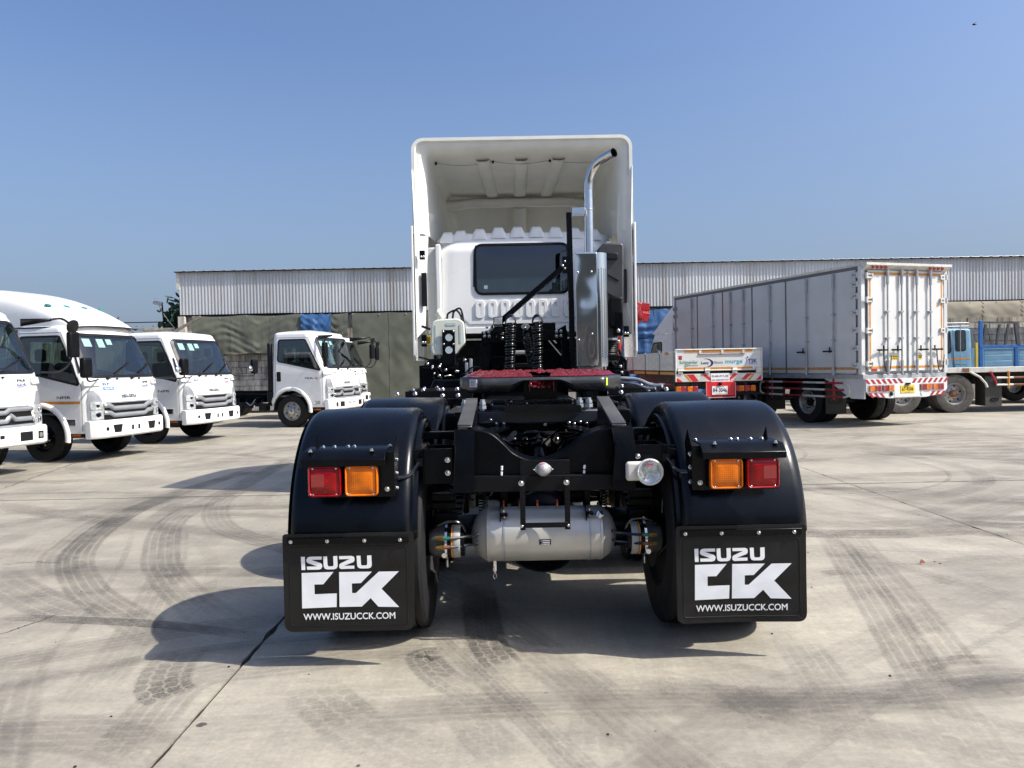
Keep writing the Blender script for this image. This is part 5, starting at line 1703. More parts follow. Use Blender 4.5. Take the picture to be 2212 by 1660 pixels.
# exhaust stack
px = at(1272,545,7.7).x
pts = [(px,7.7,1.5),(px,7.7,3.0),(px,7.7,3.22),(px+.012,7.69,3.33),(px+.05,7.67,3.42),(px+.11,7.62,3.475),(px+.18,7.54,3.50),(px+.235,7.47,3.515)]
ex = MB().tube(catmull(pts, 5), .046, 24, cap=False)
exo = B_(ex, 'exhaust_pipe', 'pipe', sharp=80)
e1 = Vector(pts[-1]); ed = (Vector(pts[-1])-Vector(pts[-2])).normalized()
MB().lathe([(0,.046),(.002,.0475),(.003,.0455),(.0,.0425),(-.10,.0425),(-.10,0)], e1, ed, 24).build('pipe_mouth', 'ink', exo)
# flat polished heat shield plus perforated quarter round
xa, xb_ = at(1243,600,7.55).x, at(1289,600,7.55).x
zt_, zb_ = at(1265,547,7.55).z, at(1265,793,7.55).z
hs_ = MB().grid(lambda u, v: (xa+(xb_-xa)*u, 7.55+.011*noise.noise(Vector((u*.9, v*3.0, 3)))+.0016*noise.noise(Vector((u*2.2, v*6, 8))), zb_+(zt_-zb_)*v), 30, 90)
hso = B_(hs_, 'heat_shield', 'chrome', solid=.003)
pf = MB()
rad = .13
ccx = xb_-.002; 
def qpt(a, z): return Vector((ccx+rad*sin(a)*.92, 7.55+rad-rad*cos(a), z))
pf.grid(lambda u, v: qpt(u*radians(100), zb_+(zt_-zb_)*v), 24, 4)
pfo = pf.build('perforated_guard', 'chrome', hso)
hol = MB()
for i in range(6):
    a = radians(9+15*i)
    for j in range(36):
        z = zb_+.09+(zt_-zb_-.24)*(j+.5*(i % 2))/36
        p = qpt(a, z); nn_ = Vector((sin(a), -cos(a), 0)); u_ = Vector((cos(a), sin(a), 0))
        hol.add([p+nn_*.0015+(u_*cos(t*pi/4)+Vector((0,0,1))*sin(t*pi/4))*.0075 for t in range(8)], [tuple(range(8))])
ho2 = hol.build('perforation', 'ink', hso, smooth=False); ho2['kind'] = 'stuff'
for px_, py_ in ((1277,588),(1250,735),(1279,722),(1248,590)): bolt(at(px_, py_, 7.545), s=1.0, par=tt)
B_(MB().cyl((px, 7.78, 1.35), (px, 7.78, 2.52), .13, 24), 'silencer', 'galv')
# square post, clamp and brace
pa, pb = at(1228,462,7.62), at(1238,796,7.62)
B_(MB().beam((pa.x, 7.62, pa.z), (pb.x+.0, 7.62, 1.2), .055, .05, up=(0,1,0)), 'stack_post', 'black', bevel=.004)
c1 = at(1234,455,7.66)
B_(MB().box((c1.x-.0, 7.62, c1.z-.055), (px-.045, 7.72, c1.z+.01)).lathe([(-.008,.047),(-.008,.051),(.008,.051),(.008,.047)], (px, 7.7, c1.z-.0), (0,0,1), 24), 'stack_clamp', 'pipe', bevel=.002)
s0, s1 = at(1218,577,7.63), at(1076,700,7.9)
B_(MB().beam(s0, s1, .05, .05), 'brace', 'black', bevel=.004)
a = at(1220,574,7.6); B_(MB().cbox(a, (.05,.012,.17)), 'brace_plate', 'black'); bolt(at(1215,575,7.59), s=1.1); bolt(at(1220,581,7.59), s=.9); bolt(at(1220,566,7.59), s=.9)
# intake snorkel and air cleaner on the right behind the cab
sn = MB()
p0, p1, p2 = at(1291,528,8.25), at(1350,525,8.25), at(1343,700,8.25)
outs = [at(1290,540,8.2), at(1303,526,8.2), at(1343,526,8.2), at(1347,532,8.2), at(1347,690,8.2), at(1335,700,8.2), at(1335,745,8.2), at(1290,745,8.2)]
sn.prism([(p.x, p.z) for p in outs], lambda p: (p[0], 8.2, p[1]), lambda p: (p[0], 8.44, p[1]))
sno = B_(sn, 'intake_duct', mat('duct_plastic', (.04,.042,.045), .42, var=.15, scale=6, bump=.15, bscale=120), bevel=.02, seg=3)
for yy in (600, 640, 668):
    a, b = at(1296,yy-14,8.195), at(1336,yy+8,8.195); MB().beam(a, b, .006, .012).build('duct_rib', 'darkgrey', sno)
ia, ib = at(1316,642,8.12), at(1346,708,8.12)
B_(MB().box((ia.x, 8.10, ib.z), (ib.x, 8.2, ia.z)), 'intake_box', 'darkgrey', bevel=.025, seg=3)
ia, ib = at(1309,548,8.19), at(1334,562,8.19)
B_(MB().box((ia.x, 8.17, ib.z), (ib.x, 8.2, ia.z)), 'intake_louvre', 'ink', bevel=.01)
bel = MB()
za, zb2 = at(1312,762,8.15).z, at(1312,735,8.15).z
prof = []
for k in range(15): prof.append((k*(zb2-za)/14, .125+(.006 if k % 2 else 0)))
bel.lathe(prof, (at(1313,750,8.2).x, 8.28, za), (0,0,1), 24); B_(bel, 'bellows', 'darkgrey')
ac = MB().cyl((at(1313,780,8.2).x, 8.28, 1.42), (at(1313,780,8.2).x, 8.28, za), .13, 24)
B_(ac, 'air_cleaner', 'darkgrey', bevel=.02)
B_(MB().lathe([(-.012,.131),(-.012,.138),(.012,.138),(.012,.131)], (at(1313,735,8.2).x, 8.28, zb2+.01), (0,0,1), 24), 'hose_clamp', 'pipe')
for py_ in (715, 738): bolt(at(1336, py_, 8.08), s=1.6)
B_(MB().box((at(1329,700,8.1).x, 8.09, at(0,752,8.1).z), (at(1345,700,8.1).x, 8.2, at(0,700,8.1).z)), 'latch_block', 'black', bevel=.006)
# white fairing backing frame on the right
# washer / coolant tank on the left
wt = MB()
a = at(932,760,7.95)
tkp = [at(933,700,7.9), at(942,692,7.9), at(990,689,7.9), at(1003,697,7.9), at(1006,742,7.9), at(992,757,7.9), at(985,768,7.9), at(935,768,7.9), at(931,750,7.9)]
tk = roundpoly([(p.x, p.z) for p in tkp], .03, 4)
wt.prism(tk[::-1], lambda p: (p[0], 7.86, p[1]), lambda p: (p[0], 8.08, p[1]))
wto = B_(wt, 'coolant_tank', 'poly', bevel=.02, seg=4)
gz = MB()
for x0_, x1_, y0_, y1_ in ((939,944,703,754),(992,997,701,742),(963,985,698,704)):
    a, b = at(x0_, y0_, 7.858), at(x1_, y1_, 7.858)
    gz.prism(rrect(a.x, b.z, b.x, a.z, .011), lambda p: (p[0], 7.862, p[1]), lambda p: (p[0], 7.856, p[1]))
gz.build('moulded_groove', 'polyblue', wto)
nk = MB().cyl(at(958,692,7.95), at(946,676,7.95), .035, 16).cyl(at(948,678,7.95), at(944,673,7.95), .042, 16)
nk.build('filler_neck', 'poly', wto)
bk = MB(); a, b = at(955,714,7.84), at(984,789,7.84)
bk.box((a.x, 7.835, b.z), (b.x, 7.845, a.z)); bko = B_(bk, 'tank_bracket', 'black', bevel=.002)
for py_ in (730, 757):
    p = at(970, py_, 7.833); MB().cyl(p, p+Vector((0,-.0015,0)), .038, 20).build('bracket_window', 'polyblue', bko)
for px_, py_ in ((958,717),(980,716),(959,744),(980,744)): bolt(at(px_, py_, 7.832), s=.9, par=bko)
for k, (x0_, x1_) in enumerate(((966, 1000), (978, 1003))):
    pth = catmull([at(x0_, 690, 7.92), at(x0_+3, 678-4*k, 7.92), at((x0_+x1_)/2+4, 672-4*k, 7.92), at(x1_-2, 692, 7.93), at(x1_+2, 730, 7.95), at(x1_+2, 748, 7.95)])
    B_(MB().tube(pth, .011, 8), 'coolant_hose', 'hoseblk')
B_(MB().tube([at(912,706,8.1), at(929,712,8.05)], .014, 8), 'coolant_hose', 'hoseblk')
B_(MB().tube(catmull([at(905,772,8.0), at(930,780,7.95), at(945,800,7.9), at(958,830,7.8)]), .009, 8).tube(catmull([at(912,795,7.9), at(940,796,7.85), at(970,790,7.85), at(995,777,7.85)]), .007, 8), 'drain_hose', 'darkgrey')

# gantry behind the cab: headboard, gussets, air coils
gb = MB()
def plate(pts, Y, d=.012):
    ps = [at(x_, y_, Y) for x_, y_ in pts]
    return gb.prism([(p.x, p.z) for p in ps][::-1], lambda p: (p[0], Y, p[1]), lambda p: (p[0], Y+d, p[1]))
plate([(1040,717),(1225,714),(1225,740),(1213,735),(1060,741),(1040,745)], 7.92, .05)
plate([(1040,740),(1062,742),(1056,800),(1040,800)], 7.95, .05)
plate([(1212,735),(1238,735),(1238,800),(1216,800)], 7.95, .05)
plate([(1043,717),(1056,714),(1064,701),(1068,714),(1085,714),(1085,722),(1043,722)], 7.9)
plate([(1197,717),(1222,702),(1224,716),(1224,722)], 7.9)
B_(gb, 'gantry', 'black', bevel=.003)
bar(1085,700,1200,716,8.0,.04,'cross_beam','black')
for x_, y_ in ((1046,719),(1056,718),(1047,727),(1057,727),(1052,708),(1061,712),(1074,718),(1081,720),(1075,728),(1202,717),(1212,716),(1202,727),(1212,726),(1086,721),(1080,713),(1085,731)): bolt(at(x_, y_, 7.885), s=1.25)
bar(1075,705,1200,712,8.3,.1,'sump_shield',mat('dull_grey', (.12,.125,.12), .6),.01)
# transmission, clutter
for (x0_, y0_, x1_, y1_, Y, m__) in ((1105,758,1160,767,8.3,'galv'),(1112,785,1152,797,8.2,'darkgrey'),(1060,770,1110,800,8.4,'chassis'),(1165,755,1215,800,8.5,'chassis'),(905,790,995,845,8.0,'chassis'),(1325,800,1362,850,8.0,'chassis'),(900,845,1000,858,7.6,'chassis'),(1312,845,1375,856,7.6,'chassis')):
    bar(x0_, y0_, x1_, y1_, Y, .25, 'gearbox_housing' if 1000 < x0_ < 1300 else 'side_locker', m__, .015)
B_(MB().beam(at(1184,735,8.1), at(1212,768,8.1), .012, .012), 'tie_rod', 'galv')
B_(MB().beam(at(1190,730,8.2), at(1202,742,8.2), .014, .014), 'tie_rod', 'galv')
# left and right stepped side bodies under the cab (mudguards of the steer axle)
for s in (-1, 1):
    q = MB()
    q.prism_y([(X(s,1.05,8), 1.02), (X(s,1.02,8), 1.18), (X(s,.97,8), 1.30), (X(s,.55,8), 1.30), (X(s,.55,8), 1.02)][::(1 if s < 0 else -1)], 7.75, 8.3)
    B_(q, 'steer_mudguard', 'fender', bevel=.02, seg=3)
    q = MB().prism_y([(X(s,1.13,8.4), 1.26),(X(s,1.13,8.4),1.46),(X(s,1.07,8.4),1.52),(X(s,.6,8.4),1.52),(X(s,.6,8.4),1.26)][::(1 if s < 0 else -1)], 8.35, 8.7)
    B_(q, 'cab_mount_box', 'chassis', bevel=.01)
    stp = MB().box((X(s,.50,7), 6.7, 1.20), (X(s,1.12,7), 7.5, 1.215)).box((X(s,.50,7), 6.695, 1.15), (X(s,1.12,7), 6.705, 1.215))
    so = B_(stp, 'step_deck', 'darkgrey', bevel=.003)
    q = MB()
    for k in range(16): q.box((X(s,.53,7), 6.73+.047*k, 1.215), (X(s,1.09,7), 6.745+.047*k, 1.221))
    q.build('tread_bars', 'darkgrey', so)['kind'] = 'stuff'
    for t__, y__ in ((.58,6.75),(.82,6.72),(1.05,6.72),(.66,7.4),(.9,7.42),(1.0,7.2)): bolt((X(s,t__,7), y__, 1.222), (0,-.3,1), s=1.5)
    for t__ in (.62,.75,.98,1.13): bolt((X(s,t__,6.2), 6.3, 1.185+.02*(t__ > .9)), (0,-.6,.8), s=1.6)
    B_(MB().box((X(s,.5,6.3), 6.3, 1.10), (X(s,1.1,6.3), 6.36, 1.16)), 'step_bracket', 'chassis', bevel=.006)
    # steer wheel
    make_wheel(tt, Vector((X(s,1.02,9.6), 9.6, .505))+Vector(TO), (s,0,0), .505, .29, .29)
    # fuel tank
    B_(MB().cyl((X(s,.85,7.5), 6.55, .72), (X(s,.85,7.5), 7.6, .72), .29, 28), 'fuel_tank', 'black', bevel=.02)
for i in range(34):
    r = random.Random(300+i)
    s = -1 if i % 2 else 1
    p = Vector((X(s, r.uniform(.62,1.05), 8.2), r.uniform(7.7,8.3), r.uniform(1.30,1.55)))
    q = p+Vector((r.uniform(-.2,.2), r.uniform(-.1,.2), r.uniform(-.15,.15)))
    B_(MB().tube(catmull([p, (p+q)/2+Vector((0,0,r.uniform(-.06,.06))), q]), r.choice([.006,.009,.014]), 6), 'pipe_run', r.choice(['hoseblk','chassis','darkgrey']))
for i in range(22):
    r = random.Random(400+i); s = -1 if i % 2 else 1
    bolt((X(s, r.uniform(.62,1.05), 7.73), 7.72, r.uniform(1.32,1.5)), s=r.uniform(.8,1.4))
for i in range(12):
    r = random.Random(500+i)
    B_(MB().cbox((X(-1 if i%2 else 1, r.uniform(.6,1.0), 8), 7.9, r.uniform(1.33,1.5)), (r.uniform(.05,.16), .1, r.uniform(.04,.1))), 'valve_block', r.choice(['darkgrey','chassis','black']), bevel=.006)
vb = at(1008,797,7.7)
B_(MB().cbox(vb, (.03,.02,.12)).cbox(vb+Vector((.045,0,.03)), (.03,.02,.14)), 'lever_bracket', 'galv', bevel=.004)
# coils of air hose
def coil(x0_, y0_, x1_, y1_, Y, rad_, turns, wr_=.0085):
    a, b = at(x0_, y0_, Y), at(x1_, y1_, Y)
    L_ = (a-b).length; up = (a-b).normalized(); u = Vector((1,0,0)); u = (u-up*u.dot(up)).normalized(); v = up.cross(u)
    pts = []
    n_ = turns*14
    for k in range(n_+1):
        t = k/n_; an = 2*pi*turns*t
        rr = rad_*(1+.06*sin(t*17))
        cpos = b.lerp(a, t)+up*.006*sin(t*40)
        pts.append(cpos+(u*cos(an)+v*sin(an))*rr)
    B_(MB().tube(pts, wr_, 6), 'air_hose_coil', 'hoseblk', sharp=180)
    return a, u
a, u = coil(1103,700,1101,800,7.68,.047,17,.011); coil(1160,698,1162,800,7.68,.047,17,.011); coil(1136,724,1150,796,7.8,.038,22,.008)
for x_ in (1103, 1161):
    for k in range(3):
        top = at(x_, 694, 7.68)+Vector((0,.02*k-.02,-.03))
        B_(MB().tube([top+Vector((.052*cos(t*pi/10), .02*k, .075*sin(t*pi/10)+.012*k)) for t in range(11)], .0075, 6), 'hose_loop', 'hoseblk')
# work light and socket
p = at(1076,695,7.8)
wk = MB().box((p.x-.05, 7.78, p.z-.045), (p.x+.05, 7.86, p.z+.045)); wko = B_(wk, 'cab_work_light', 'black', bevel=.01)
MB().box((p.x-.04, 7.772, p.z-.035), (p.x+.04, 7.779, p.z+.035)).build('lens', 'lampwarm', wko, bevel=.006)
MB().box((p.x-.045, 7.79, p.z-.12), (p.x+.045, 7.88, p.z-.05)).box((p.x-.02, 7.8, p.z-.19), (p.x+.02, 7.85, p.z-.12)).build('lamp_foot', 'black', wko, bevel=.005)
p = at(1135,707,7.9)
sk2 = MB().prism([(-.05,0),(-.02,.035),(.025,.03),(.05,.0),(.02,-.035),(-.025,-.03)], lambda q: (p.x+q[0], 7.88, p.z+q[1]), lambda q: (p.x+q[0], 7.87, p.z+q[1]))
sk2.cyl((p.x, 7.87, p.z), (p.x-.01, 7.80, p.z-.02), .016, 12)
B_(sk2, 'gladhand_socket', 'steel', bevel=.003)
B_(MB().tube(catmull([at(1135,709,7.78), at(1130,722,7.8), at(1129,745,7.85)]), .006, 6), 'cable', 'hoseblk')
# ---------------------------------------------------------------- parked white cab-over trucks
HEAD = radians(-13)
def cab_truck(label, kind, corner, group, side_text=None, deflector=False, badge=None, tag_blue=False, stripe=False, length=5.4, red_s=False, near=True):
    F_ = kind == 'F'
    W = {'N': .88, 'S': .83, 'F': 1.0}[kind]
    R = Matrix.Rotation(HEAD, 3, 'Z')
    base = Vector((corner[0], corner[1], 0))-R@Vector((-.05, -W, 0))
    t = thing('parked_truck', label, 'truck', base, HEAD, group)
    if F_:
        zb, zt, xb, wx, wr = .50, 2.28, -1.55, -1.02, .40
        front = [(.45,0),(1.0,-.01),(1.45,-.07),(2.2,-.40),(2.3,-.48)]
        wsp = [(-W+.10,1.47),(W-.10,1.47),(W-.16,2.2),(-W+.16,2.2)]
        swp = [(-1.36,1.64),(-1.34,2.17),(-.62,2.17),(-.33,1.62),(-.20,1.40)]
    else:
        zb, zt, xb, wx, wr = .47, 2.14, -1.50, -.95, .385
        front = [(.45,0),(.95,-.01),(1.38,-.07),(2.05,-.38),(2.15,-.46)]
        wsp = [(-W+.08,1.38),(W-.08,1.38),(W-.13,2.06),(-W+.13,2.06)]
        swp = [(-1.36,1.50),(-1.34,2.04),(-.58,2.04),(-.32,1.55),(-.20,1.24)]
    S_ = Shell(front, [(.4,xb),(2.3,xb+.04)], [(.45,W),(1.35,W),(2.1,W-.05),(2.3,W-.08)], .17, .12, zb, zt, top_r=.09, crown=.05 if not F_ else .07, bow=.05)
    wsp = roundpoly(wsp, .10 if F_ else .09, 5); swp = roundpoly(swp, .05, 4)
    rwp = rrect(-.5, 1.55, .5, 2.0, .06)
    AR = wr+.11; az = wr+.02
    def hole(c):
        if c.z > zt: return False
        xf = lerp_tab(front, c.z)
        if c.x > xf-.16 and inpoly((c.y, c.z), wsp): return True
        if abs(c.y) > W-.16 and inpoly((c.x, c.z), swp): return True
        if abs(c.y) > W-.2 and (c.x-wx)**2+(c.z-az)**2 < AR**2: return True
        if abs(c.y) > W-.25 and c.x < wx and c.z < az+.1: return True
        if c.x < xb+.1 and abs(c.y) < .5 and 1.55 < c.z < 2.0: return True
        return False
    q = MB(); S_.mesh(q, hole, 70 if near else 44); cab = q.build('cab', 'white', t, sharp=50)
    q = MB(); S_.mesh(q, hole, 34, inner=.045); q.build('cab_lining', 'interior', cab)
    Ff = lambda a, b, o: S_.F(a, b, o)
    Bf = lambda a, b, o: S_.B(a, b, o)
    # glazing
    q = MB(); frame(q, Ff, wsp, .030, .025, .010); w_ = q.build('windscreen', 'ink', t)
    q = MB(); patch(q, Ff, wsp, .004, 5); q.build('glass', 'glass', w_)
    q = MB(); frame(q, Bf, rwp, .02, .02, .01); w_ = q.build('rear_window', 'ink', t)
    q = MB(); patch(q, Bf, rwp, .004, 3); q.build('glass', 'glass', w_)
    for sd in (-1, 1):
        Sf = lambda a, b, o, sd=sd: S_.Sd(sd, a, b, o)
        q = MB(); frame(q, Sf, swp, .018, .022, .006); w_ = q.build('side_window', 'ink', t)
        q = MB(); patch(q, Sf, swp, .003, 5); q.build('glass', 'sideglass', w_)
        # door shut line, step lamp, wheel arch flare
        top = 2.10 if not F_ else 2.22
        dl = [(-.155, zb+.04), (-.155, 1.2 if not F_ else 1.38), (-.56, top), (-1.40, top), (-1.42, 1.3), (-1.42, az+AR*.45 if F_ else az+AR*.5)]
        q = MB(); strip(q, Sf, dl, .009, .0015); q.build('door_shut_line', 'doorseal', t)
        q = MB(); strip(q, Sf, [(-1.42,1.0 if not F_ else 1.05),(-1.20,.985 if not F_ else 1.05)], .006, .0015)
        fl = [(wx+(AR+.035)*cos(a_), az+(AR+.035)*sin(a_)) for a_ in [radians(x_) for x_ in range(-8 if not F_ else -5, 181, 9)]]
        q = MB(); frame_pts = fl
        V, Fc = [], []
        for (x_, z_) in fl:
            n_ = Vector((x_-wx, 0, z_-az)).normalized()
            p = Sf(x_, z_, 0)
            for rr_, oo in ((.04,.002),(.03,.03),(-.02,.04),(-.045,.03),(-.05,-.10)):
                V.append(Vector((x_, p.y+sd*oo, z_))+n_*rr_)
        k = 5
        Fc = [(i*k+j, i*k+j+1, (i+1)*k+j+1, (i+1)*k+j) for i in range(len(fl)-1) for j in range(k-1)]
        q.add(V, Fc); q.build('wheel_arch_flare', 'white', t, sharp=70)
        q = MB(); q.lathe([(-.0, AR-.035), (-.5, AR-.035)], (wx, sd*(W-.02), az), (0,sd,0), 24, a0=pi, a1=2*pi); q.build('wheel_arch_liner', 'ink', t)
        # black sill with marker
        q = MB().box((-.62, sd*(W-.03), .40), (-.02, sd*(W-.12), zb+.03)); so = q.build('sill', 'ink', t, bevel=.01)
        MB().box((-.42, sd*(W-.028), .425), (-.22, sd*(W-.04), .455)).build('side_reflector', 'lensamber', so)
        if F_:
            q = MB(); patch(q, Sf, rrect(-1.38,1.14,-1.27,1.38,.02), .006, 2); q.build('door_handle', 'ink', t)
            q = MB(); q.box((xb-.12, sd*(W-.05), .9), (xb-.01, sd*(W-.16), 2.1)).box((xb-.14, sd*(W-.03), .62), (xb-.0, sd*(W-.2), .9)); q.build('air_intake', 'ink', t, bevel=.03)
            q = MB(); patch(q, Sf, rrect(-.40,.58,-.22,.66,.015), .006, 2); q.build('step_lamp', 'chrome', t)
        else:
            q = MB(); patch(q, Sf, rrect(-.44,.60,-.28,.70,.015), .008, 2); q.build('step_lamp', 'chrome', t)
        if sd < 0 and side_text:
            q = MB(); n_ = Vector((0, sd, 0)); zt_ = 1.03 if not F_ else 1.19
            put_text(q, side_text, Sf(-.62 if not F_ else -.62, zt_, .004), (1,0,0), (0,0,1), .042, .26, .02)
            q.build('side_lettering', 'ink', t, smooth=False)
            if red_s:
                q = MB(); put_text(q, 'S', Sf(-.345, zt_, .006), (1,0,0), (0,0,1), .044, .07, .03); q.build('side_lettering', 'signred', t, smooth=False)
        if stripe and sd < 0:
            q = MB(); strip(q, Sf, [(-1.48,.965),(-.18,.965)], .045, .003); q.build('reflective_stripe', 'orange', t, solid=.0)
    # cab inside
    io = MB().box((xb+.1, -W+.1, .75), (-.10, W-.1, .8)).box((-.50, -W+.1, .8), (-.12, W-.1, 1.32)); io.build('dashboard', 'interior', cab, bevel=.05)
    for yy in (-.48, .05, .48):
        q = MB().box((-1.25, yy-.22, .95), (-.85, yy+.22, 1.10)).box((-1.32, yy-.21, 1.05), (-1.18, yy+.21, 1.62)).box((-1.30, yy-.1, 1.64), (-1.21, yy+.1, 1.85)); q.build('seat', 'seat', cab, bevel=.05)
    q = MB().tube([Vector((-.55+.10*sin(a)*.5, -.42+.21*cos(a), 1.38+.19*sin(a)*.7)) for a in [2*pi*i/20 for i in range(20)]], .016, 6, closed=True).beam((-.55,-.62,1.38),(-.55,-.22,1.38),.03,.02); q.build('steering_wheel', 'ink', cab)
    # front: bonnet panel lines, lamps, grille
    hz = .95 if not F_ else .98
    pz = 1.335 if not F_ else 1.40
    q = MB(); strip(q, Ff, [(-W+.30,hz),(W-.30,hz)], .012, .0015); strip(q, Ff, [(-W+.24,pz),(-W+.24,hz+.22),(-W+.36,hz)], .008, .0015); strip(q, Ff, [(W-.24,pz),(W-.24,hz+.22),(W-.36,hz)], .008, .0015); strip(q, Ff, [(-W+.24,pz),(W-.24,pz)], .008, .0015)
    q.build('panel_gap', 'doorseal', t)
    gz0, gz1 = (.66, hz-.01) if not F_ else (.68, hz-.01)
    q = MB(); patch(q, Ff, [(-W+.22,gz0),(W-.22,gz0),(W-.30,gz1),(-W+.30,gz1)], .003, 2); go = q.build('grille', 'ink', t)
    if F_:
        bars = [[(-W+.26,.94),(-.34,.94),(-.27,.90),(.27,.90),(.34,.94),(W-.26,.94)], [(-W+.26,.80),(-.44,.80),(-.36,.86),(-.28,.78),(.28,.78),(.36,.86),(.44,.80),(W-.26,.80)], [(-W+.25,.70),(-.30,.70),(.30,.70),(W-.25,.70)]]
        ws_ = (.05, .05, .035)
    else:
        bars = [[(-W+.25,.905),(-.45,.90),(-.36,.85),(.36,.85),(.45,.90),(W-.25,.905)], [(-W+.25,.79),(-.44,.78),(-.36,.735),(.36,.735),(.44,.78),(W-.25,.79)]]
        ws_ = (.062, .055)
    for b_, w__ in zip(bars, ws_):
        q = MB(); strip(q, Ff, b_, w__, .028); strip(q, Ff, b_, w__+.016, .012); q.build('grille_bar', 'silver', go, solid=.012, sharp=30)
    for sd in (-1, 1):
        e = W-.035
        if F_: pol = [(sd*(W-.24),.69),(sd*e,.69),(sd*e,1.02),(sd*(e-.02),1.20),(sd*(W-.15),1.19),(sd*(W-.22),1.0)]
        else: pol = [(sd*(W-.25),.67),(sd*e,.67),(sd*e,1.0),(sd*(e-.02),1.16),(sd*(W-.12),1.15),(sd*(W-.20),1.06),(sd*(W-.25),.94)]
        q = MB(); patch(q, Ff, pol, .012, 3); ho = q.build('headlight', 'silver', t)
        zm = .93 if not F_ else .95
        q = MB(); patch(q, Ff, roundpoly([(sd*(W-.235),zm-.08),(sd*(e-.02),zm-.08),(sd*(e-.02),zm+.04),(sd*(W-.235),zm+.04)],.02), .020, 2)
        patch(q, Ff, roundpoly([(sd*(W-.235),.69),(sd*(e-.02),.69),(sd*(e-.02),zm-.10),(sd*(W-.235),zm-.10)],.02), .020, 2); q.build('lens', 'lampwarm', ho)
        for zz, r_ in ((zm-.02,.035),(zm-.17,.05)):
            c = Ff(sd*(W-.14), zz, .022); d_ = Vector((1, sd*.7, 0)).normalized()
            q = MB(); q.mi = 0; q.lathe([(0,r_),(.008,r_*.9),(.01,r_*.7)], c, d_, 16); q.mi = 1; q.lathe([(.011,r_*.7),(.016,r_*.4),(.017,0)], c, d_, 16); q.build('bulb_bowl', ['chrome','darkgrey'], ho)
        c = Ff(sd*(W-.14), zm-.005, .03); MB().lathe([(0,.012),(.006,.009),(.008,0)], c, (1,0,0), 8).build('indicator_bulb', 'orange', ho)
        # corner deflector block
        q = MB(); patch(q, Ff, roundpoly([(sd*(W-.23),pz-.10),(sd*(W-.02),pz-.10),(sd*(W-.02),pz-.02),(sd*(W-.23),pz-.0)],.02), .035, 2); q.build('corner_vane', 'white', t, bevel=.006)
    # bumper
    bz0, bz1 = (.38, .67) if not F_ else (.42, .69)
    prof = []
    nB = 24
    def bx(y): return .10+.05*(1-(y/W)**2)-(.10*max(0,(abs(y)-W+.16)/.16)**2)
    outer = [(bx(-W+2*W*i/nB), (-W-.01)+2*(W+.01)*i/nB) for i in range(nB+1)]
    
    q = MB()
    V = []
    for z_, sc in ((bz0,-.03),(bz0+.03,0),(bz1-.03,0),(bz1,-.02)):
        V += [Vector((p[0]+sc, p[1], z_)) for p in outer]+[Vector((-.10,W+.01,z_)), Vector((-.10,W-.05,z_)), Vector((-.05,W-.08,z_)), Vector((-.05,-W+.08,z_)), Vector((-.10,-W+.05,z_)), Vector((-.10,-W-.01,z_))]
    k = nB+7
    q.add(V, [(i*k+j, i*k+(j+1)%k, (i+1)*k+(j+1)%k, (i+1)*k+j) for i in range(3) for j in range(k)]+[tuple(range(k))[::-1], tuple(3*k+j for j in range(k))])
    bo = q.build('bumper', 'white', t, bevel=.008, sharp=40)
    def bp(y, z, o=.003): return Vector((bx(y)+o, y, z))
    def bpatch(poly, name, m, o=.003):
        q = MB(); q.add([bp(y, z, o) for y, z in poly]+[bp(y, z, -.01) for y, z in poly], [tuple(range(len(poly)))]+[(i, (i+1)%len(poly), len(poly)+(i+1)%len(poly), len(poly)+i) for i in range(len(poly))]); q.build(name, m, bo, smooth=False)
    for sd in (-1, 1):
        if F_:
            bpatch(rrect(sd*.52-.11, .49, sd*.52+.11, .62, .01), 'bumper_opening', 'ink'); bpatch(rrect(sd*(W-.22)-.05, .50, sd*(W-.22)+.05, .61, .01), 'fog_lamp', 'darkgrey'); bpatch(rrect(sd*(W-.22)-.03, .52, sd*(W-.22)+.03, .59, .02), 'fog_lens', 'chrome', .006)
            bpatch(rrect(sd*.12-.04, .55, sd*.12+.03, .60, .005), 'bumper_slot', 'ink')
        else:
            bpatch([(sd*.40-.07,.46),(sd*.40+.07,.46),(sd*.40+.10,.59),(sd*.40-.10,.59)], 'bumper_opening', 'ink')
            bpatch(rrect(sd*.075-.025, .48, sd*.075+.025, .56, .005), 'tow_eye', 'ink')
            bpatch(rrect(sd*(W-.22)-.03, .50, sd*(W-.22)+.03, .56, .025), 'bumper_plug', 'darkgrey')
    q = MB(); strip(q, Ff, [(-W+.26, .655),(W-.26,.655)], .06, .05); q.build('lower_mesh', 'ink', t)
    # letters on the nose
    zl = 1.045 if not F_ else 1.08
    q = MB(); Kl = .0122*.036 if F_ else .00042
    wL = .34 if not F_ else .36
    Kl = wL/712
    def lf_(px, py): 
        y = -wL/2+(px-558)*Kl; return Ff(y, zl+(447-py)*Kl*.85, .010)
    put_logo(q, LOGO, lambda a, b: lf_(a, b)); q.build('nose_lettering', mat('badge_chrome', (.25,.25,.26), .3, metal=.7), t, smooth=False)
    def nose(text, y, z, h_, w_, m_, name='badge', al='l'):
        q = MB(); v_, f_, w__, _ = text_polys(text, 0)
        for i_, d_ in enumerate(((-.03,0),(.03,0),(0,-.03),(0,.03))): q.add([Ff(y+(v[0]+d_[0])*w_/w__, z+(v[1]+d_[1])*h_, .006+.0003*i_) for v in v_], f_)
        q.build(name, m_, t, smooth=False)
    if F_:
        nose('FORWARD', -W+.32, 1.33, .03, .18, 'signred')
    else:
        nose('ELF', -W+.30, 1.235, .042, .13, 'inkblue')
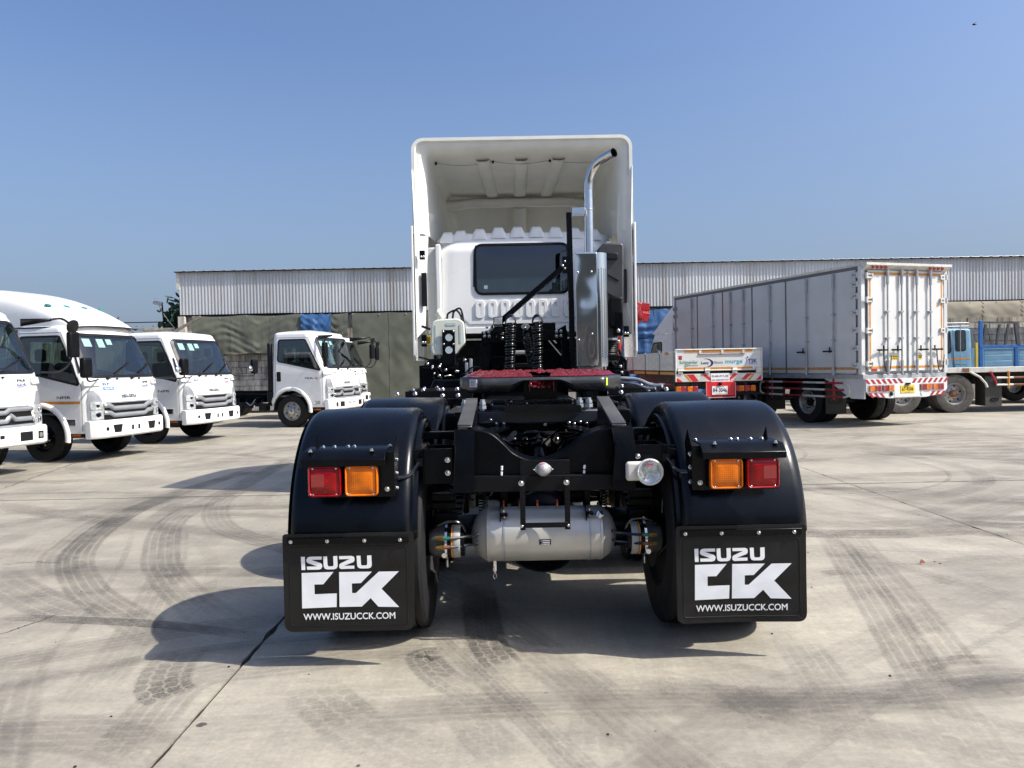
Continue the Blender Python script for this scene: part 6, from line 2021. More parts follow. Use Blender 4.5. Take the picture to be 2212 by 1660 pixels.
    if badge:
        nose(badge, W-.46, 1.25 if not F_ else 1.33, .036, .15, 'ink'); nose('EURO', W-.47, 1.19 if not F_ else 1.27, .030, .11, 'inkblue'); nose('5', W-.355, 1.185 if not F_ else 1.265, .042, .04, 'inkblue')
        q = MB(); strip(q, Ff, [(W-.47,1.176 if not F_ else 1.256),(W-.36,1.176 if not F_ else 1.256)], .010, .005); q.build('badge_underline', 'signred', t)
    if tag_blue:
        q = MB(); patch(q, Ff, [(-W+.30,1.155),(-W+.53,1.155),(-W+.53,1.205),(-W+.30,1.205)], .004, 1); o = q.build('badge_plate', mat('badge_blue', (.03,.16,.45), .4), t)
        nose('TELETEC', -W+.315, 1.166, .026, .20, 'print')
    # stickers inside the screen
    zs = wsp[0][1]; ztop = 2.0 if not F_ else 2.13
    for yy, ww, hh in ((-W+.22,.15,.13),(-W+.50,.14,.14),(-W+.70,.12,.09)):
        q = MB(); patch(q, Ff, [(yy,ztop-hh),(yy+ww,ztop-hh),(yy+ww,ztop),(yy,ztop)], .008, 1); q.build('windscreen_sticker', 'sticker', w_ if False else t)
    nose('5', -W+.245, ztop-.085, .05, .035, 'signred', 'sticker_number'); 
    # wipers
    for y0_, y1_ in ((-.42, .02), (.12, .58)):
        q = MB(); a = Ff(y0_, pz+.01 if not F_ else pz+.03, .03); b = Ff(y1_, zs+.20 if False else pz+.20, .035); q.tube([a, a.lerp(b,.5)+Vector((.02,0,0)), b], .009, 5); q.beam(Ff(y1_-.26, pz+.10, .03), Ff(y1_+.14, pz+.27, .03), .012, .02); q.lathe([(0,.025),(.03,.02),(.035,0)], a-Vector((.03,0,0)), (1,0,0), 8); q.build('wiper', 'ink', t)
    for yy in (-.22, .30): c = Ff(yy, pz-.005, .005); MB().lathe([(0,.018),(.02,.014),(.03,0)], c, (1,0,.3), 8).build('washer_jet', 'ink', t)
    # mirrors
    if F_:
        for sd in (-1, 1):
            a = Vector((-.28, sd*(W-.12), 2.28)); b = Vector((.12, sd*(W+.02), 2.24)); 
            q = MB(); q.prism([(0,0),(1,0)], lambda p: p, lambda p: p) if False else None
            q.add([Vector((-.30,sd*(W-.10),2.26)), Vector((-.30,sd*(W-.10),2.15)), b+Vector((0,0,-.02)), b+Vector((0,0,.02))], [(0,1,2,3)]); q.build('mirror_bracket', 'ink', t, solid=.03)
            if sd < 0: pts = [b, b+Vector((.05,-.08,.0)), Vector((.02, sd*(W+.16), 2.15)), Vector((-.02, sd*(W+.17), 1.6)), Vector((-.05, sd*(W+.08), 1.48))]
            else: pts = [b, Vector((.14, W+.22, 2.26)), Vector((.12, W+.40, 2.12)), Vector((.08, W+.42, 1.66)), Vector((.02, W+.26, 1.47)), Vector((-.03, W-.02, 1.46))]
            q = MB().tube(catmull(pts), .017, 6); q.build('mirror_arm', 'ink', t)
            mp = Vector((.02, sd*(W+.17), 1.88)) if sd < 0 else Vector((.11, W+.44, 1.88))
            q = MB().cbox(mp, (.09, .20, .40)); mo = q.build('mirror', 'darkgrey', t, bevel=.035, seg=3)
            if sd < 0: MB().cbox(mp+Vector((.02,0,-.30)), (.05,.06,.2)).build('mirror_stay', 'ink', mo)
            else: MB().lathe([(0,.10),(-.03,.11),(-.05,.06),(-.05,0)], mp+Vector((.03,-.05,.28)), (-1,0,.3), 14).build('round_mirror', 'ink', mo)
            MB().cbox(mp+Vector((-.046,0,0)), (.004,.16,.35)).build('mirror_glass', 'chrome', mo)
    else:
        for sd in (-1, 1):
            reach = .10 if sd < 0 else .62
            mp = Vector((.04, sd*(W+reach), 1.52)); 
            q = MB().tube(catmull([Vector((.02, sd*(W-.16), 1.33)), Vector((.09, sd*(W+reach*.3), 1.31)), mp+Vector((0,-sd*.03,-.20)), mp+Vector((0,0,-.1))]), .014, 6); q.build('mirror_arm', 'ink', t)
            mo = MB().cbox(mp, (.10, .19, .32)).build('mirror', 'darkgrey', t, bevel=.035, seg=3)
            MB().cbox(mp+Vector((-.051,0,0)), (.004,.15,.27)).build('mirror_glass', 'chrome', mo)
            MB().tube([Vector((-.30, sd*(W-.06), 1.70)), Vector((-.20, sd*(W-.03), 1.45))], .018, 6).build('pillar_stay', 'ink', t)
            if sd > 0: MB().lathe([(0,.06),(.03,.065),(.05,.03),(.05,0)], Vector((.08, W+.38, 1.47)), (1,0,.2), 12).build('round_mirror', 'chrome', t)
    # wheels and frame
    for sd in (-1, 1):
        make_wheel(t, (wx, sd*(W-.15), wr), (0,sd,0), wr, .22, wr*.56, 'silver' if F_ else 'black')
        make_wheel(t, (wx-3.3, sd*(W-.15), wr), (0,sd,0), wr, .22, wr*.56, 'silver' if F_ else 'black', dual=.24)
    q = MB()
    for sd in (-1, 1): q.box((-length, sd*.36, .60), (-.3, sd*.42, .80))
    for k in range(6): q.box((-length+k*.95, -.36, .62), (-length+k*.95+.06, .36, .78))
    q.build('chassis_frame', 'chassis', t, bevel=.004)
    q = MB()
    q.cyl((wx, -W+.2, wr), (wx, W-.2, wr), .05, 10).cyl((wx-3.3, -W+.3, wr), (wx-3.3, W-.3, wr), .07, 10).box((-.9,-.3,.4),(-.2,.3,.75)); q.build('axle', 'chassis', t)
    for i in range(9):
        r = random.Random(i+int(corner[1]*10)); xx = xb-.15-.22*i
        MB().cbox((xx, -W+.35+r.uniform(-.08,.05), r.uniform(.45,.66)), (r.uniform(.1,.22), r.uniform(.1,.25), r.uniform(.12,.3))).build('chassis_box', r.choice(['darkgrey','chassis','ink']), t, bevel=.012)
        MB().tube(catmull([(xx,-W+.25,.7),(xx-.1,-W+.2,.55),(xx-.25,-W+.24,.62)]), .012, 6).build('chassis_hose', r.choice(['hoseblk','galv']), t)
    if deflector:
        def dz(x_):   # top profile
            u = min(1, max(0, (-.30-x_)/2.1)); return 2.19+.70*(1-(1-u)**2.0)
        q = MB()
        def dfn(u, v):
            x_ = -.34-2.0*u
            z1 = dz(x_); w1 = (W-.10)-.10*max(0, 1-u*4)**2
            # arch section
            a = pi*v
            ex_ = .38
            y_ = -w1*(1 if cos(a) >= 0 else -1)*abs(cos(a))**ex_
            z_ = 2.17+(z1-2.17)*abs(sin(a))**ex_
            # tapered tail at the sides
            if u > .72: z_ = max(z_, 2.17+min(1,(u-.72)/.1)*.28) if abs(y_) > .0 else z_
            return (x_-.0, y_, z_)
        q.grid(dfn, 44, 48); do = q.build('wind_deflector', 'white', t, sharp=75)
        q = MB().tube(catmull([(-.32,-W+.18,2.185),(-.9,-W+.07,2.19),(-1.5,-W+.07,2.19)]), .012, 6).tube(catmull([(-.32,-W+.18,2.185),(-.25,-.4,2.205),(-.235,0,2.21),(-.25,.4,2.205),(-.32,W-.18,2.185)]), .012, 6); q.build('deflector_seal', 'ink', do)
        for k, yy in enumerate((-.50,-.17,.17,.50)):
            x_ = -.98; zz = dz(x_)
            q = MB(); q.lathe([(0,.055),(.012,.05),(.02,.03),(.022,0)], (x_, yy*1.15, zz-.004-.0*abs(yy)), (.35,0,1), 14); q.build('marker_light', mat('teal_lens', (.02,.2,.16), .15, coat=.6), do)
        MB().box((-3.0, -W+.06, 1.5), (-1.62, -W+.4, 2.33)).build('body_side', 'greybox', t, bevel=.02)
    return t

G_ = 'white trucks parked in a row on the left'
cab_truck('white parked truck cut off by the left edge with a long hooped mirror arm', 'F', (-7.40, 9.27), G_, badge='FRR')
cab_truck('white parked truck with a tall roof deflector and an orange stripe on its door', 'S', (-6.69, 11.94), G_, 'NMR', deflector=True, badge='NMR', tag_blue=True, stripe=True)
cab_truck('white parked truck with a plain flat roof, third from the left edge', 'N', (-6.37, 14.74), G_, 'NPR', badge='NPR')
cab_truck('white bare chassis truck with silver front wheel beside the olive tarpaulin', 'F', (-4.43, 18.3), G_, 'FRR-', badge='FRR', red_s=True)
cab_truck('white truck mostly hidden behind the bare chassis truck with silver wheels', 'F', (-4.43+.78-1.2*.956, 18.3+2.55+1.2*.292), G_, None, badge='FRR', near=False)

# ---------------------------------------------------------------- grey box truck on the right
u_ = Vector((4.98-7.27, 22.3-15.3, 0)); BL = u_.length; u_.normalize()
ang = atan2(u_.y, u_.x)          # heading; local +x forward, +y left
bt = thing('box_truck', 'long grey box truck with white rear doors, hinges and locking rods, plate 67-4506', 'truck', (7.27, 15.3, 0), ang)
# local frame: rear-left corner at origin, body spans y 0..-BW
BW, Z0, Z1 = 2.2, 1.10, 3.36
MB().box((.05, -.03, Z0), (BL, -BW+.03, Z1-.03)).build('box_body', 'greybox', bt, bevel=.01)
MB().box((-.14, .03, Z1-.03), (BL+.02, -BW-.03, Z1+.02)).prism_y([(-.14,Z1-.03),(.05,Z1-.03),(.05,Z1-.14)], .02, -BW-.02).build('roof_edge', 'whiteold', bt)
MB().box((0, .012, Z0-.09), (BL, -BW-.012, Z0)).build('floor_rail', 'galv', bt, bevel=.006)
for yy in (0, -BW): MB().box((0, yy-.05, Z0), (.09, yy+.05, Z1-.03)).build('corner_post', 'greybox' if yy else 'whitebox', bt, bevel=.01)
MB().box((BL-.05, -.05, Z0), (BL, .02, Z1-.03)).build('corner_post', 'greybox', bt)
# side: doors in pairs with rods
px_pos = [.12, 1.2, 2.35, 2.4, 3.3, 4.75, 5.9, BL-.06]
edges = [.16, 2.35, 3.62, 4.88, 6.1, BL-.12]
for a, b in zip(edges, edges[1:]):
    MB().box((a+.02, 0.0, Z0+.03), (b-.02, .022, Z1-.10)).build('side_panel', 'greybox', bt, bevel=.006)
    MB().box((a+.03, .0225, Z0+.10), (b-.03, .0245, Z0+.155)).build('reflective_stripe', mat('dull_orange', (.50,.26,.07), .55, var=.35, scale=12), bt)
for a in edges[1:-1]: MB().box((a-.016, .0, Z0+.03), (a+.016, .03, Z1-.09)).build('door_seal', 'doorseal', bt)
MB().box((0.1, .0, Z1-.10), (BL, .014, Z1-.03)).build('header_seal', 'doorseal', bt)
def rod(x, y, z0, z1, nrm, parent, m='galv', handle=None):
    """locking rod standing off a door; nrm outward"""
    n = Vector(nrm)
    c = Vector((x, y, 0))+n*.045
    q = MB().cyl(c+Vector((0,0,z0)), c+Vector((0,0,z1)), .018, 8)
    for z in (z0+.16, z1-.16): q.cyl(c+Vector((0,0,z-.15)), c+Vector((0,0,z+.15)), .030, 8)
    for f_ in (.35, .6): z = z0+(z1-z0)*f_; q.cbox(c+Vector((0,0,z))-n*.015, (.075,.075,.03))
    ro = q.build('locking_rod', m, parent)
    t_ = Vector((0,0,1)).cross(n)
    if handle:
        z = z0+.52
        q = MB().beam(c+Vector((0,0,z)), c+Vector((0,0,z))+t_*handle+n*.02, .02, .03)
        q.beam(c+Vector((0,0,z))+t_*handle*.55, c+Vector((0,0,z))+t_*handle*1.05+n*.03, .03, .035).beam(c+Vector((0,0,z-.03))+t_*handle*.4, c+Vector((0,0,z+.09))+t_*handle*.4, .02, .02)
        q.build('handle', 'darkgrey', ro)
    return ro
for x_, h_ in ((.78,-.26),(1.62,-.26),(2.9,0),(3.95,0),(4.5,-.24),(5.3,0),(6.35,0)):
    rod(x_, .02, Z0-.02, Z1-.12, (0,1,0), bt, 'galv', h_ or None)
def hinge(c, n, t, par, m, name='hinge'):
    n = Vector(n); t = Vector(t); c = Vector(c)
    q = MB()
    q.beam(c-t*.02+n*.02, c+t*.15+n*.02, .05, .02) if False else None
    for dz_ in (-.035, .035): q.beam(c+n*.022+Vector((0,0,dz_)), c+t*.17+n*.022+Vector((0,0,dz_)), .022, .028)
    q.beam(c+t*.15+n*.022+Vector((0,0,-.045)), c+t*.15+n*.022+Vector((0,0,.045)), .022, .04, up=(1,0,0))
    q.cyl(c+n*.03+Vector((0,0,-.06)), c+n*.03+Vector((0,0,.06)), .024, 8)
    return q.build(name, m, par)
for z in (Z0+.19, Z0+.55, Z0+.92, Z0+1.28, Z0+1.62, Z0+1.86, Z0+2.05): hinge((.10, .02, z), (0,1,0), (1,0,0), bt, 'greybox')
for z in (Z0+.19, Z0+.6, Z0+1.3, Z0+1.68, Z0+1.9): hinge((BL-.03, .02, z), (0,1,0), (-1,0,0), bt, 'galv')
# rear doors
ym = -BW/2-.03
for y0, y1 in ((-.10, ym+.012), (ym-.012, -BW+.10)):
    do = MB().box((-.002, y0, Z0+.06), (-.032, y1, Z1-.12)).build('rear_door', 'whitebox', bt, bevel=.006)
    outer_y = y0 if y0 > ym else y1; sgn = -1 if outer_y > ym else 1
    a = outer_y+sgn*.03
    q = MB().box((-.0335, a, Z0+.12), (-.0355, a+sgn*.036, Z1-.16)).box((-.0337, a, Z0+.12), (-.0357, ym-sgn*.02, Z0+.165)).box((-.0337, a, Z1-.215), (-.0357, ym-sgn*.02, Z1-.165)); q.build('reflective_border', 'orange', do)
MB().cyl((-.04, ym, Z0+.05), (-.04, ym, Z1-.12), .018, 8).build('centre_seal', 'galv', bt)
for yy, h_ in ((-.56,-.28),(-.93,-.28),(-1.33,.26),(-1.70,.28)):
    rod(-.032, yy, Z0-.02, Z1-.10, (-1,0,0), bt, 'galv', h_*-1 if False else h_)
for z in (Z0+.22, Z0+.90, Z0+1.53, Z0+2.02):
    hinge((-.03, -.04, z), (-1,0,0), (0,-1,0), bt, 'whitebox'); hinge((-.03, -BW+.04, z), (-1,0,0), (0,1,0), bt, 'whitebox')
for yy in (-.78, -1.43): 
    o = MB().box((-.034, yy-.08, Z0+.30), (-.037, yy+.08, Z0+.39)).build('notice', 'yellow', bt)
    q = MB()
    for k in range(2): q.box((-.0372, yy-.06, Z0+.32+.033*k), (-.0382, yy+.06, Z0+.337+.033*k))
    q.build('notice_print', 'ink', o)
MB().box((-.034, -.17, Z0+.07), (-.038, -.32, Z0+.12)).build('rear_reflector', 'striperd', bt)
MB().box((-.034, -1.92, Z0+1.40), (-.037, -1.97, Z0+1.49)).build('small_sticker', 'orange', bt)
for yy in (-.43, -1.85):
    q = MB().tube(catmull([(-.09,yy,Z0+.5),(-.08,yy-.03,Z0+.25),(-.07,yy-.09,Z0+.06),(-.08,yy-.18,Z0+.1),(-.09,yy-.2,Z0+.38)]), .012, 6); q.build('rubber_strap', 'hoseblk', bt)
for y0 in (-.15, -1.65):
    for k in range(4): MB().lathe([(0,.04),(.01,.035),(.012,0)], (-.12, y0-.11*k, Z1-.07), (-1,0,-.5), 10).build('marker_lamp', 'striperd', bt)
# rear lower valance with chevrons, lamps, plate
vz0, vz1 = .60, 1.01
q = MB().prism([(-.02,vz1),(-BW+.02,vz1),(-BW+.02,.76),(-BW+.14,.66),(-BW+.62,.60),(-.62,.60),(-.14,.66),(-.02,.76)][::-1], lambda p: (0, p[0], p[1]), lambda p: (-.05, p[0], p[1]))
vo = q.build('rear_valance', 'whitebox', bt, bevel=.004)
def chev(ya, yb, z0, z1, n, lean, par, m, x0=-.0515):
    w_ = (yb-ya)/n
    q = MB()
    for k in range(n):
        a = ya+w_*k
        q.add([(x0,a,z0),(x0,a+w_*.5,z0),(x0,a+w_*.5+lean,z1),(x0,a+lean,z1)]+[(x0-.002,a,z0),(x0-.002,a+w_*.5,z0),(x0-.002,a+w_*.5+lean,z1),(x0-.002,a+lean,z1)], [(4,5,6,7),(0,4,7,3),(1,2,6,5),(0,1,5,4),(3,7,6,2)])
        q.build('chevron_stripe', m, par, smooth=False); q = MB()
chev(-.06, -1.06, vz1-.105, vz1-.01, 7, .08, vo, 'striperd'); chev(-BW+.06, -1.14, vz1-.105, vz1-.01, 7, -.08, vo, 'striperd')
chev(-.16, -.58, .625, .72, 3, .09, vo, 'striperd'); chev(-BW+.16, -1.62, .625, .72, 3, -.09, vo, 'striperd')
for y0, seq in ((-.06, 'arra'), (-1.40, 'raar')):
    MB().box((-.052, y0, .745), (-.060, y0-.68, .885)).build('lamp_recess', 'galv', vo)
    for k, ch in enumerate(seq):
        yy = y0-.03-.155*k-(.03 if k > 1 else 0)
        q = MB(); 
        for r_ in range(5): q.box((-.061, yy, .755+.024*r_), (-.078, yy-.14, .774+.024*r_))
        q.build('tail_lamp', 'lensamber' if ch == 'a' else 'lensred', vo, bevel=.003)
for yy in (-.66, -1.48): MB().cyl((-.052, yy, .69), (-.068, yy, .69), .042, 14).build('round_reflector', 'darkgrey' if yy > -1 else 'lampwarm', vo)
MB().box((-.052, -.74, .615), (-.058, -1.44, .89)).build('plate_panel', 'whitebox', vo, bevel=.003)
po = MB().box((-.060, -.90, .70), (-.066, -1.27, .86)).build('number_plate', 'yellow', vo, bevel=.002)
q = MB(); put_text(q, '67-4506', (-.0675, -1.085+.15, .745), (0,-1,0), (0,0,1), .08, .30, .02); q.build('plate_number', 'ink', po, smooth=False)
q = MB()
for k in range(7): q.box((-.0665,-1.0-.022*k,.842),(-.0675,-1.015-.022*k,.851)); q.box((-.0665,-1.0-.022*k,.712),(-.0675,-1.015-.022*k,.722))
q.build('plate_caption', 'ink', po)
MB().box((-.06, -1.03, .87), (-.1, -1.13, .91)).build('plate_lamp', 'darkgrey', vo)
# left corner wing seen from the side, side guard, wheels, flaps
MB().prism_y([(0,1.01),(1.15,1.01),(.95,.93),(.55,.70),(.35,.60),(0,.60)], -.01, -.05).build('side_valance', 'greybox', bt)
for zz in (.92, .77, .62):
    MB().cyl((.55, .0, zz), (3.2, .0, zz), .022, 8).build('guard_rail', 'striperd', bt)
    MB().cyl((1.1, .0, zz), (1.8, .0, zz), .024, 8).cyl((2.5,.0,zz),(3.0,.0,zz),.024,8).build('guard_sleeve', 'whiteold', bt)
for pts_ in ([(.55,0,.62),(.42,0,.66),(.38,0,.77),(.42,0,.88),(.55,0,.92)], [(3.2,0,.62),(3.33,0,.66),(3.37,0,.77),(3.33,0,.88),(3.2,0,.92)]): MB().tube(catmull(pts_), .024, 8).build('guard_end', 'whiteold', bt)
for xx in (.85, 2.9): MB().cyl((xx,0,.55),(xx,0,1.02),.022,8).build('guard_post', 'striperd', bt)
for xx, rr_, st_ in ((1.75, .47, 'rear'), (3.85, .47, 'mid'), (7.9, .47, 'front')):
    for yy, ax in ((-.17, (0,1,0)), (-BW+.17, (0,-1,0))):
        make_wheel(bt, (xx, yy, .47), ax, .47, .25, .26, 'deep' if st_ != 'front' else 'silver', dual=.3 if st_ != 'front' else 0, hubc='darkgrey')
for xx in (1.15, 3.2):
    fo_ = MB().box((xx, -.05, .22), (xx+.02, -.62, .98)).build('mudflap', 'flap', bt, bevel=.01)
    q = MB(); put_text(q, 'CCR', (xx-.004, -.12, .45), (0,-1,0), (0,0,1), .16, .40, .02); q.build('flap_lettering', 'darkgrey', fo_, smooth=False)
q = MB().box((0.1, -.65, .75), (8.6, -.72, 1.0)).box((0.1, -1.48, .75), (8.6, -1.55, 1.0)).cyl((1.75,-.2,.47),(1.75,-2,.47),.08,10).cyl((3.85,-.2,.47),(3.85,-2,.47),.08,10); q.build('chassis_frame', 'chassis', bt)
MB().box((4.4, -.1, .5), (5.6, -.6, .98)).build('fuel_tank', 'darkgrey', bt, bevel=.05)
# its cab in front of the box
cs = Shell([(.5,0),(1.4,0),(2.1,-.25),(2.4,-.38)], [(.5,-1.6),(2.4,-1.6)], [(.5,1.08),(1.4,1.08),(2.3,1.02)], .2, .1, .6, 2.28)
cb_sw = roundpoly([(-1.0,1.42),(-.98,2.05),(-.45,2.05),(-.18,1.42)], .06)
def cxf(p): return Vector((BL+1.85+p[0], -BW/2+p[1], p[2]))
def hole3(c): return c.z < 2.3 and abs(c.y) > .9 and inpoly((c.x, c.z), cb_sw)
q = MB(cxf); cs.mesh(q, hole3, 44); cbo = q.build('cab', 'white', bt, sharp=50)
q = MB(cxf); cs.mesh(q, hole3, 24, inner=.05); q.build('cab_lining', 'interior', cbo)
for sd in (-1, 1):
    Sf = lambda a, b, o, sd=sd: cs.Sd(sd, a, b, o)
    q = MB(cxf); frame(q, Sf, cb_sw, .02, .025, .008); w_o = q.build('side_window', 'ink', cbo); q = MB(cxf); patch(q, Sf, cb_sw, .003, 4); q.build('glass', 'glass', w_o)
q = MB(cxf); q.grid(lambda u, v: (-1.6+1.25*u, -1.02*cos(pi*v) if abs(cos(pi*v)) > 1 else -(1.02)*(1 if cos(pi*v) > 0 else -1)*abs(cos(pi*v))**.35, 2.32+(.95*(1-u**1.3)+.02)*abs(sin(pi*v))**.35), 16, 32); q.build('cab_deflector', 'white', cbo)
q = MB(cxf).tube(catmull([(-.1,1.05,2.2),(.15,1.3,2.22),(.2,1.55,2.15),(.18,1.58,1.6),(.1,1.45,1.35)]), .018, 6); q.build('mirror_arm', 'ink', cbo)
MB(cxf).cbox((.17,1.60,1.72), (.08,.2,.42)).build('mirror', 'chrome', cbo, bevel=.03)

# ---------------------------------------------------------------- small flatbed truck with lettered tailgate and red crane
fv = Vector((-.077, .997, 0)); fa = atan2(fv.y, fv.x)
ft = thing('flatbed_truck', 'white dropside truck seen from behind with lettered tailgate, plate 84-3046', 'truck', (at(1459,755,16.5).x, 16.5, 0), fa)
FW = 1.93
def ry(px): return -(px-1459)/191.5*FW
MB().box((0, -.02, 1.22), (4.5, -FW+.02, 1.27)).build('deck', 'darkgrey', ft)
so = MB().box((.02, 0, 1.24), (4.45, -.035, 1.66)).build('side_gate', 'whiteold', ft, bevel=.004)
MB().box((.02, -FW, 1.24), (4.45, -FW+.035, 1.66)).build('side_gate', 'whiteold', ft, bevel=.004)
for k in range(3): MB().box((.02, .001, 1.25+.14*k), (4.45, .007, 1.372+.14*k)).build('side_plank', 'whiteold', so, bevel=.004)
for xx in (.05, 1.2, 2.5, 3.8): MB().box((xx, .008, 1.24), (xx+.06, .025, 1.68)).build('side_stake', 'galv', so, bevel=.003)
MB().box((.5, .009, 1.60), (.8, .011, 1.66)).build('reflective_stripe', 'orange', so)
for x0 in (.1, 1.35, 2.6): MB().box((x0, -.002, 1.15), (x0+1.1, .012, 1.21)).build('reflective_stripe', 'orange', ft)
MB().box((0.02, -.01, 1.13), (4.45, -FW+.01, 1.22)).build('floor_beam', 'darkgrey', ft)
tg = MB().box((-.03, 0, 1.25), (0, -FW, 1.70)).build('tailgate', 'whitebox', ft, bevel=.004)
MB().box((-.036, -.19, 1.635), (-.03, -FW+.2, 1.685)).build('reflective_stripe', 'orange', tg)
MB().box((-.036, -.19, 1.262), (-.03, -FW+.2, 1.305)).build('reflective_stripe', 'orange', tg)
for z in (1.70, 1.24): MB().cyl((-.035, .02, z), (-.035, -FW-.02, z), .016, 8).build('gate_rail', 'whiteold', tg)
for yy in (.01, -FW-.01): MB().cyl((-.035, yy, 1.0), (-.035, yy, 1.72), .018, 8).build('gate_post', 'whiteold', ft)
for yy in (-.52, -1.02, -1.5): MB().box((-.045, yy, 1.58), (-.03, yy-.05, 1.70)).build('gate_cleat', 'whiteold', tg)
MB().box((-.05, -.5, 1.585), (-.036, -1.56, 1.60)).build('gate_lip', 'rust', tg)
for yy in (-.09, -.70, -1.32, -1.86): MB().box((-.06, yy+.05, 1.17), (-.03, yy-.05, 1.30)).cyl((-.06,yy+.06,1.24),(-.06,yy-.06,1.24),.022,8).build('gate_hinge', 'whiteold', tg)
def gtext(s, x0px, x1px, ytop, ybot, m, bold=.01, lower=False):
    # pixel box measured on the tailgate, 2075 px wide enlargement
    k = FW/(1508-665)
    y0 = -(x0px-665)*k; w_ = (x1px-x0px)*k; z = 1.70-(ybot-940)*(.46/(1135-940)); h_ = (ybot-ytop)*(.46/(1135-940))
    q = MB(); put_text(q, s, (-.0325, y0, z), (0,-1,0), (0,0,1), h_, w_, bold); return q.build('tailgate_lettering', m, tg, smooth=False)
gtext('Schneider', 700, 882, 1042, 1070, 'inkgreen', .015); gtext('Electric', 780, 880, 1077, 1093, mat('grey_ink', (.2,.2,.2), .5)); gtext('Lucy', 912, 990, 1052, 1076, 'ink', .04)
gtext('Electric', 1045, 1130, 1050, 1074, mat('grey_ink', (.2,.2,.2), .5)); gtext('murge', 1150, 1322, 1035, 1072, 'inkteal', .02); gtext('TSK', 1378, 1468, 1036, 1070, 'inkblue', .05); gtext('TECHNIC CO.,LTD.', 1385, 1470, 1076, 1086, 'inkblue')
k = FW/(1508-665)
def gpt(px, py): return Vector((-.0322, -(px-665)*k, 1.70-(py-940)*(.46/195)))
q = MB(); n_ = 16
oa = [gpt(955+80*cos(a), 1067+42*sin(a)) for a in [radians(-100+200*i/n_) for i in range(n_+1)]]
ia_ = [gpt(948+62*cos(a), 1067+38*sin(a)) for a in [radians(-100+200*i/n_) for i in range(n_+1)]]
q.add(oa+ia_, [(i, i+1, n_+2+i, n_+1+i) for i in range(n_)]); q.build('logo_crescent', mat('navy_ink', (.01,.015,.08), .5), tg, smooth=False)
q = MB(); q.add([gpt(1352,1015), gpt(1372,1050), gpt(1345,1088), gpt(1362,1050)], [(0,1,2,3)]); q.add([gpt(1374+9*cos(a*pi/4), 1020+9*sin(a*pi/4)) for a in range(8)], [tuple(range(8))]); q.build('logo_figure', 'inkblue', tg, smooth=False)
q = MB(); q.tube([gpt(764+11*cos(a*pi/6), 1084+13*sin(a*pi/6)) for a in range(12)], .006, 5, closed=True); q.build('logo_mark', 'inkgreen', tg)
q = MB(); q.add([gpt(690,997), gpt(724,997), gpt(724,1032), gpt(690,1032)], [(0,1,2,3)]); q.build('gate_sticker', 'striperd', tg, smooth=False)
bo = MB().box((-.04, 0, .99), (.03, -FW, 1.165)).build('rear_bumper', 'whiteold', ft, bevel=.004)
def bst(pts, m):
    q = MB(); P4 = [Vector((-.0425, -(x_-665)*k, 1.165-(y_-1168)*(.175/80))) for x_, y_ in pts]; q.add(P4, [(0,1,2,3)]); q.build('chevron_stripe', m, bo, smooth=False)
for pts, m in (([(665,1205),(690,1215),(730,1248),(665,1248)],'signred'),([(735,1172),(755,1172),(820,1248),(800,1248)],'orange'),([(765,1172),(835,1172),(885,1240),(830,1248)],'signred'),([(910,1172),(960,1172),(1003,1215),(1003,1244)],'signred'),
               ([(1190,1215),(1230,1172),(1282,1172),(1190,1244)],'signred'),([(1305,1232),(1365,1172),(1420,1172),(1345,1237)],'signred'),([(1370,1237),(1425,1172),(1443,1172),(1398,1237)],'orange'),([(1450,1240),(1508,1185),(1508,1240),(1480,1242)],'signred')): bst(pts, m)
q = MB().box((-.05, -(1005-665)*k, .965), (-.043, -(1190-665)*k, 1.17)); po = q.build('phone_board', 'print', bo)
q = MB(); put_text(q, '02-405-4917-(20)', (-.051, -(1015-665)*k, 1.085), (0,-1,0), (0,0,1), .042, .37, .012); put_text(q, 'www.enstar-electric.com', (-.051, -(1013-665)*k, 1.01), (0,-1,0), (0,0,1), .034, .38, .012); q.build('phone_lettering', 'ink', po, smooth=False)
q = MB().box((-.07, -(950-665)*k, .67), (-.03, -(1243-665)*k, .985)); ro = q.build('plate_box', 'signred', ft, bevel=.01)
q = MB()
for a in ((950,1260,957,1408),(1236,1260,1243,1408),(950,1400,1243,1410)): q.box((-.09, -(a[0]-665)*k, 1.165-(a[1]-1168)*.00222), (-.06, -(a[2]-665)*k, 1.165-(a[3]-1168)*.00222))
q.build('plate_box_rim', mat('worn_pink', (.6,.25,.25), .5), ro)
po = MB().box((-.08, -(1010-665)*k, .70), (-.072, -(1163-665)*k, .885)).build('number_plate', 'print', ro)
q = MB(); put_text(q, '84-3046', (-.082, -(1020-665)*k, .755), (0,-1,0), (0,0,1), .088, .31, .015)
for j in range(9): q.box((-.0805, -(1045-665)*k-.022*j, .865), (-.0825, -(1045-665)*k-.022*j-.012, .878)); q.box((-.0805, -(1045-665)*k-.022*j, .712), (-.0825, -(1045-665)*k-.022*j-.012, .722))
q.build('plate_number', 'ink', po, smooth=False)
MB().lathe([(0,.04),(.03,.035),(.05,0)], (-.07, -(1090-665)*k, .94), (-1,0,-.3), 12).build('plate_lamp', 'darkgrey', ro)
for px_, m in ((690,'lensamber'),(740,'striperd'),(803,'lensamber'),(855,'striperd'),(1265,'striperd'),(1315,'lensamber'),(1372,'striperd'),(1430,'lensamber')):
    q = MB().box((-.02, -(px_-26-665)*k, .76), (.03, -(px_+26-665)*k, .89)); q.build('tail_lamp', m, ft, bevel=.012)
MB().box((-.01, 0, .68), (.05, -FW, .73)).build('under_run_bar', 'darkgrey', ft, bevel=.005)
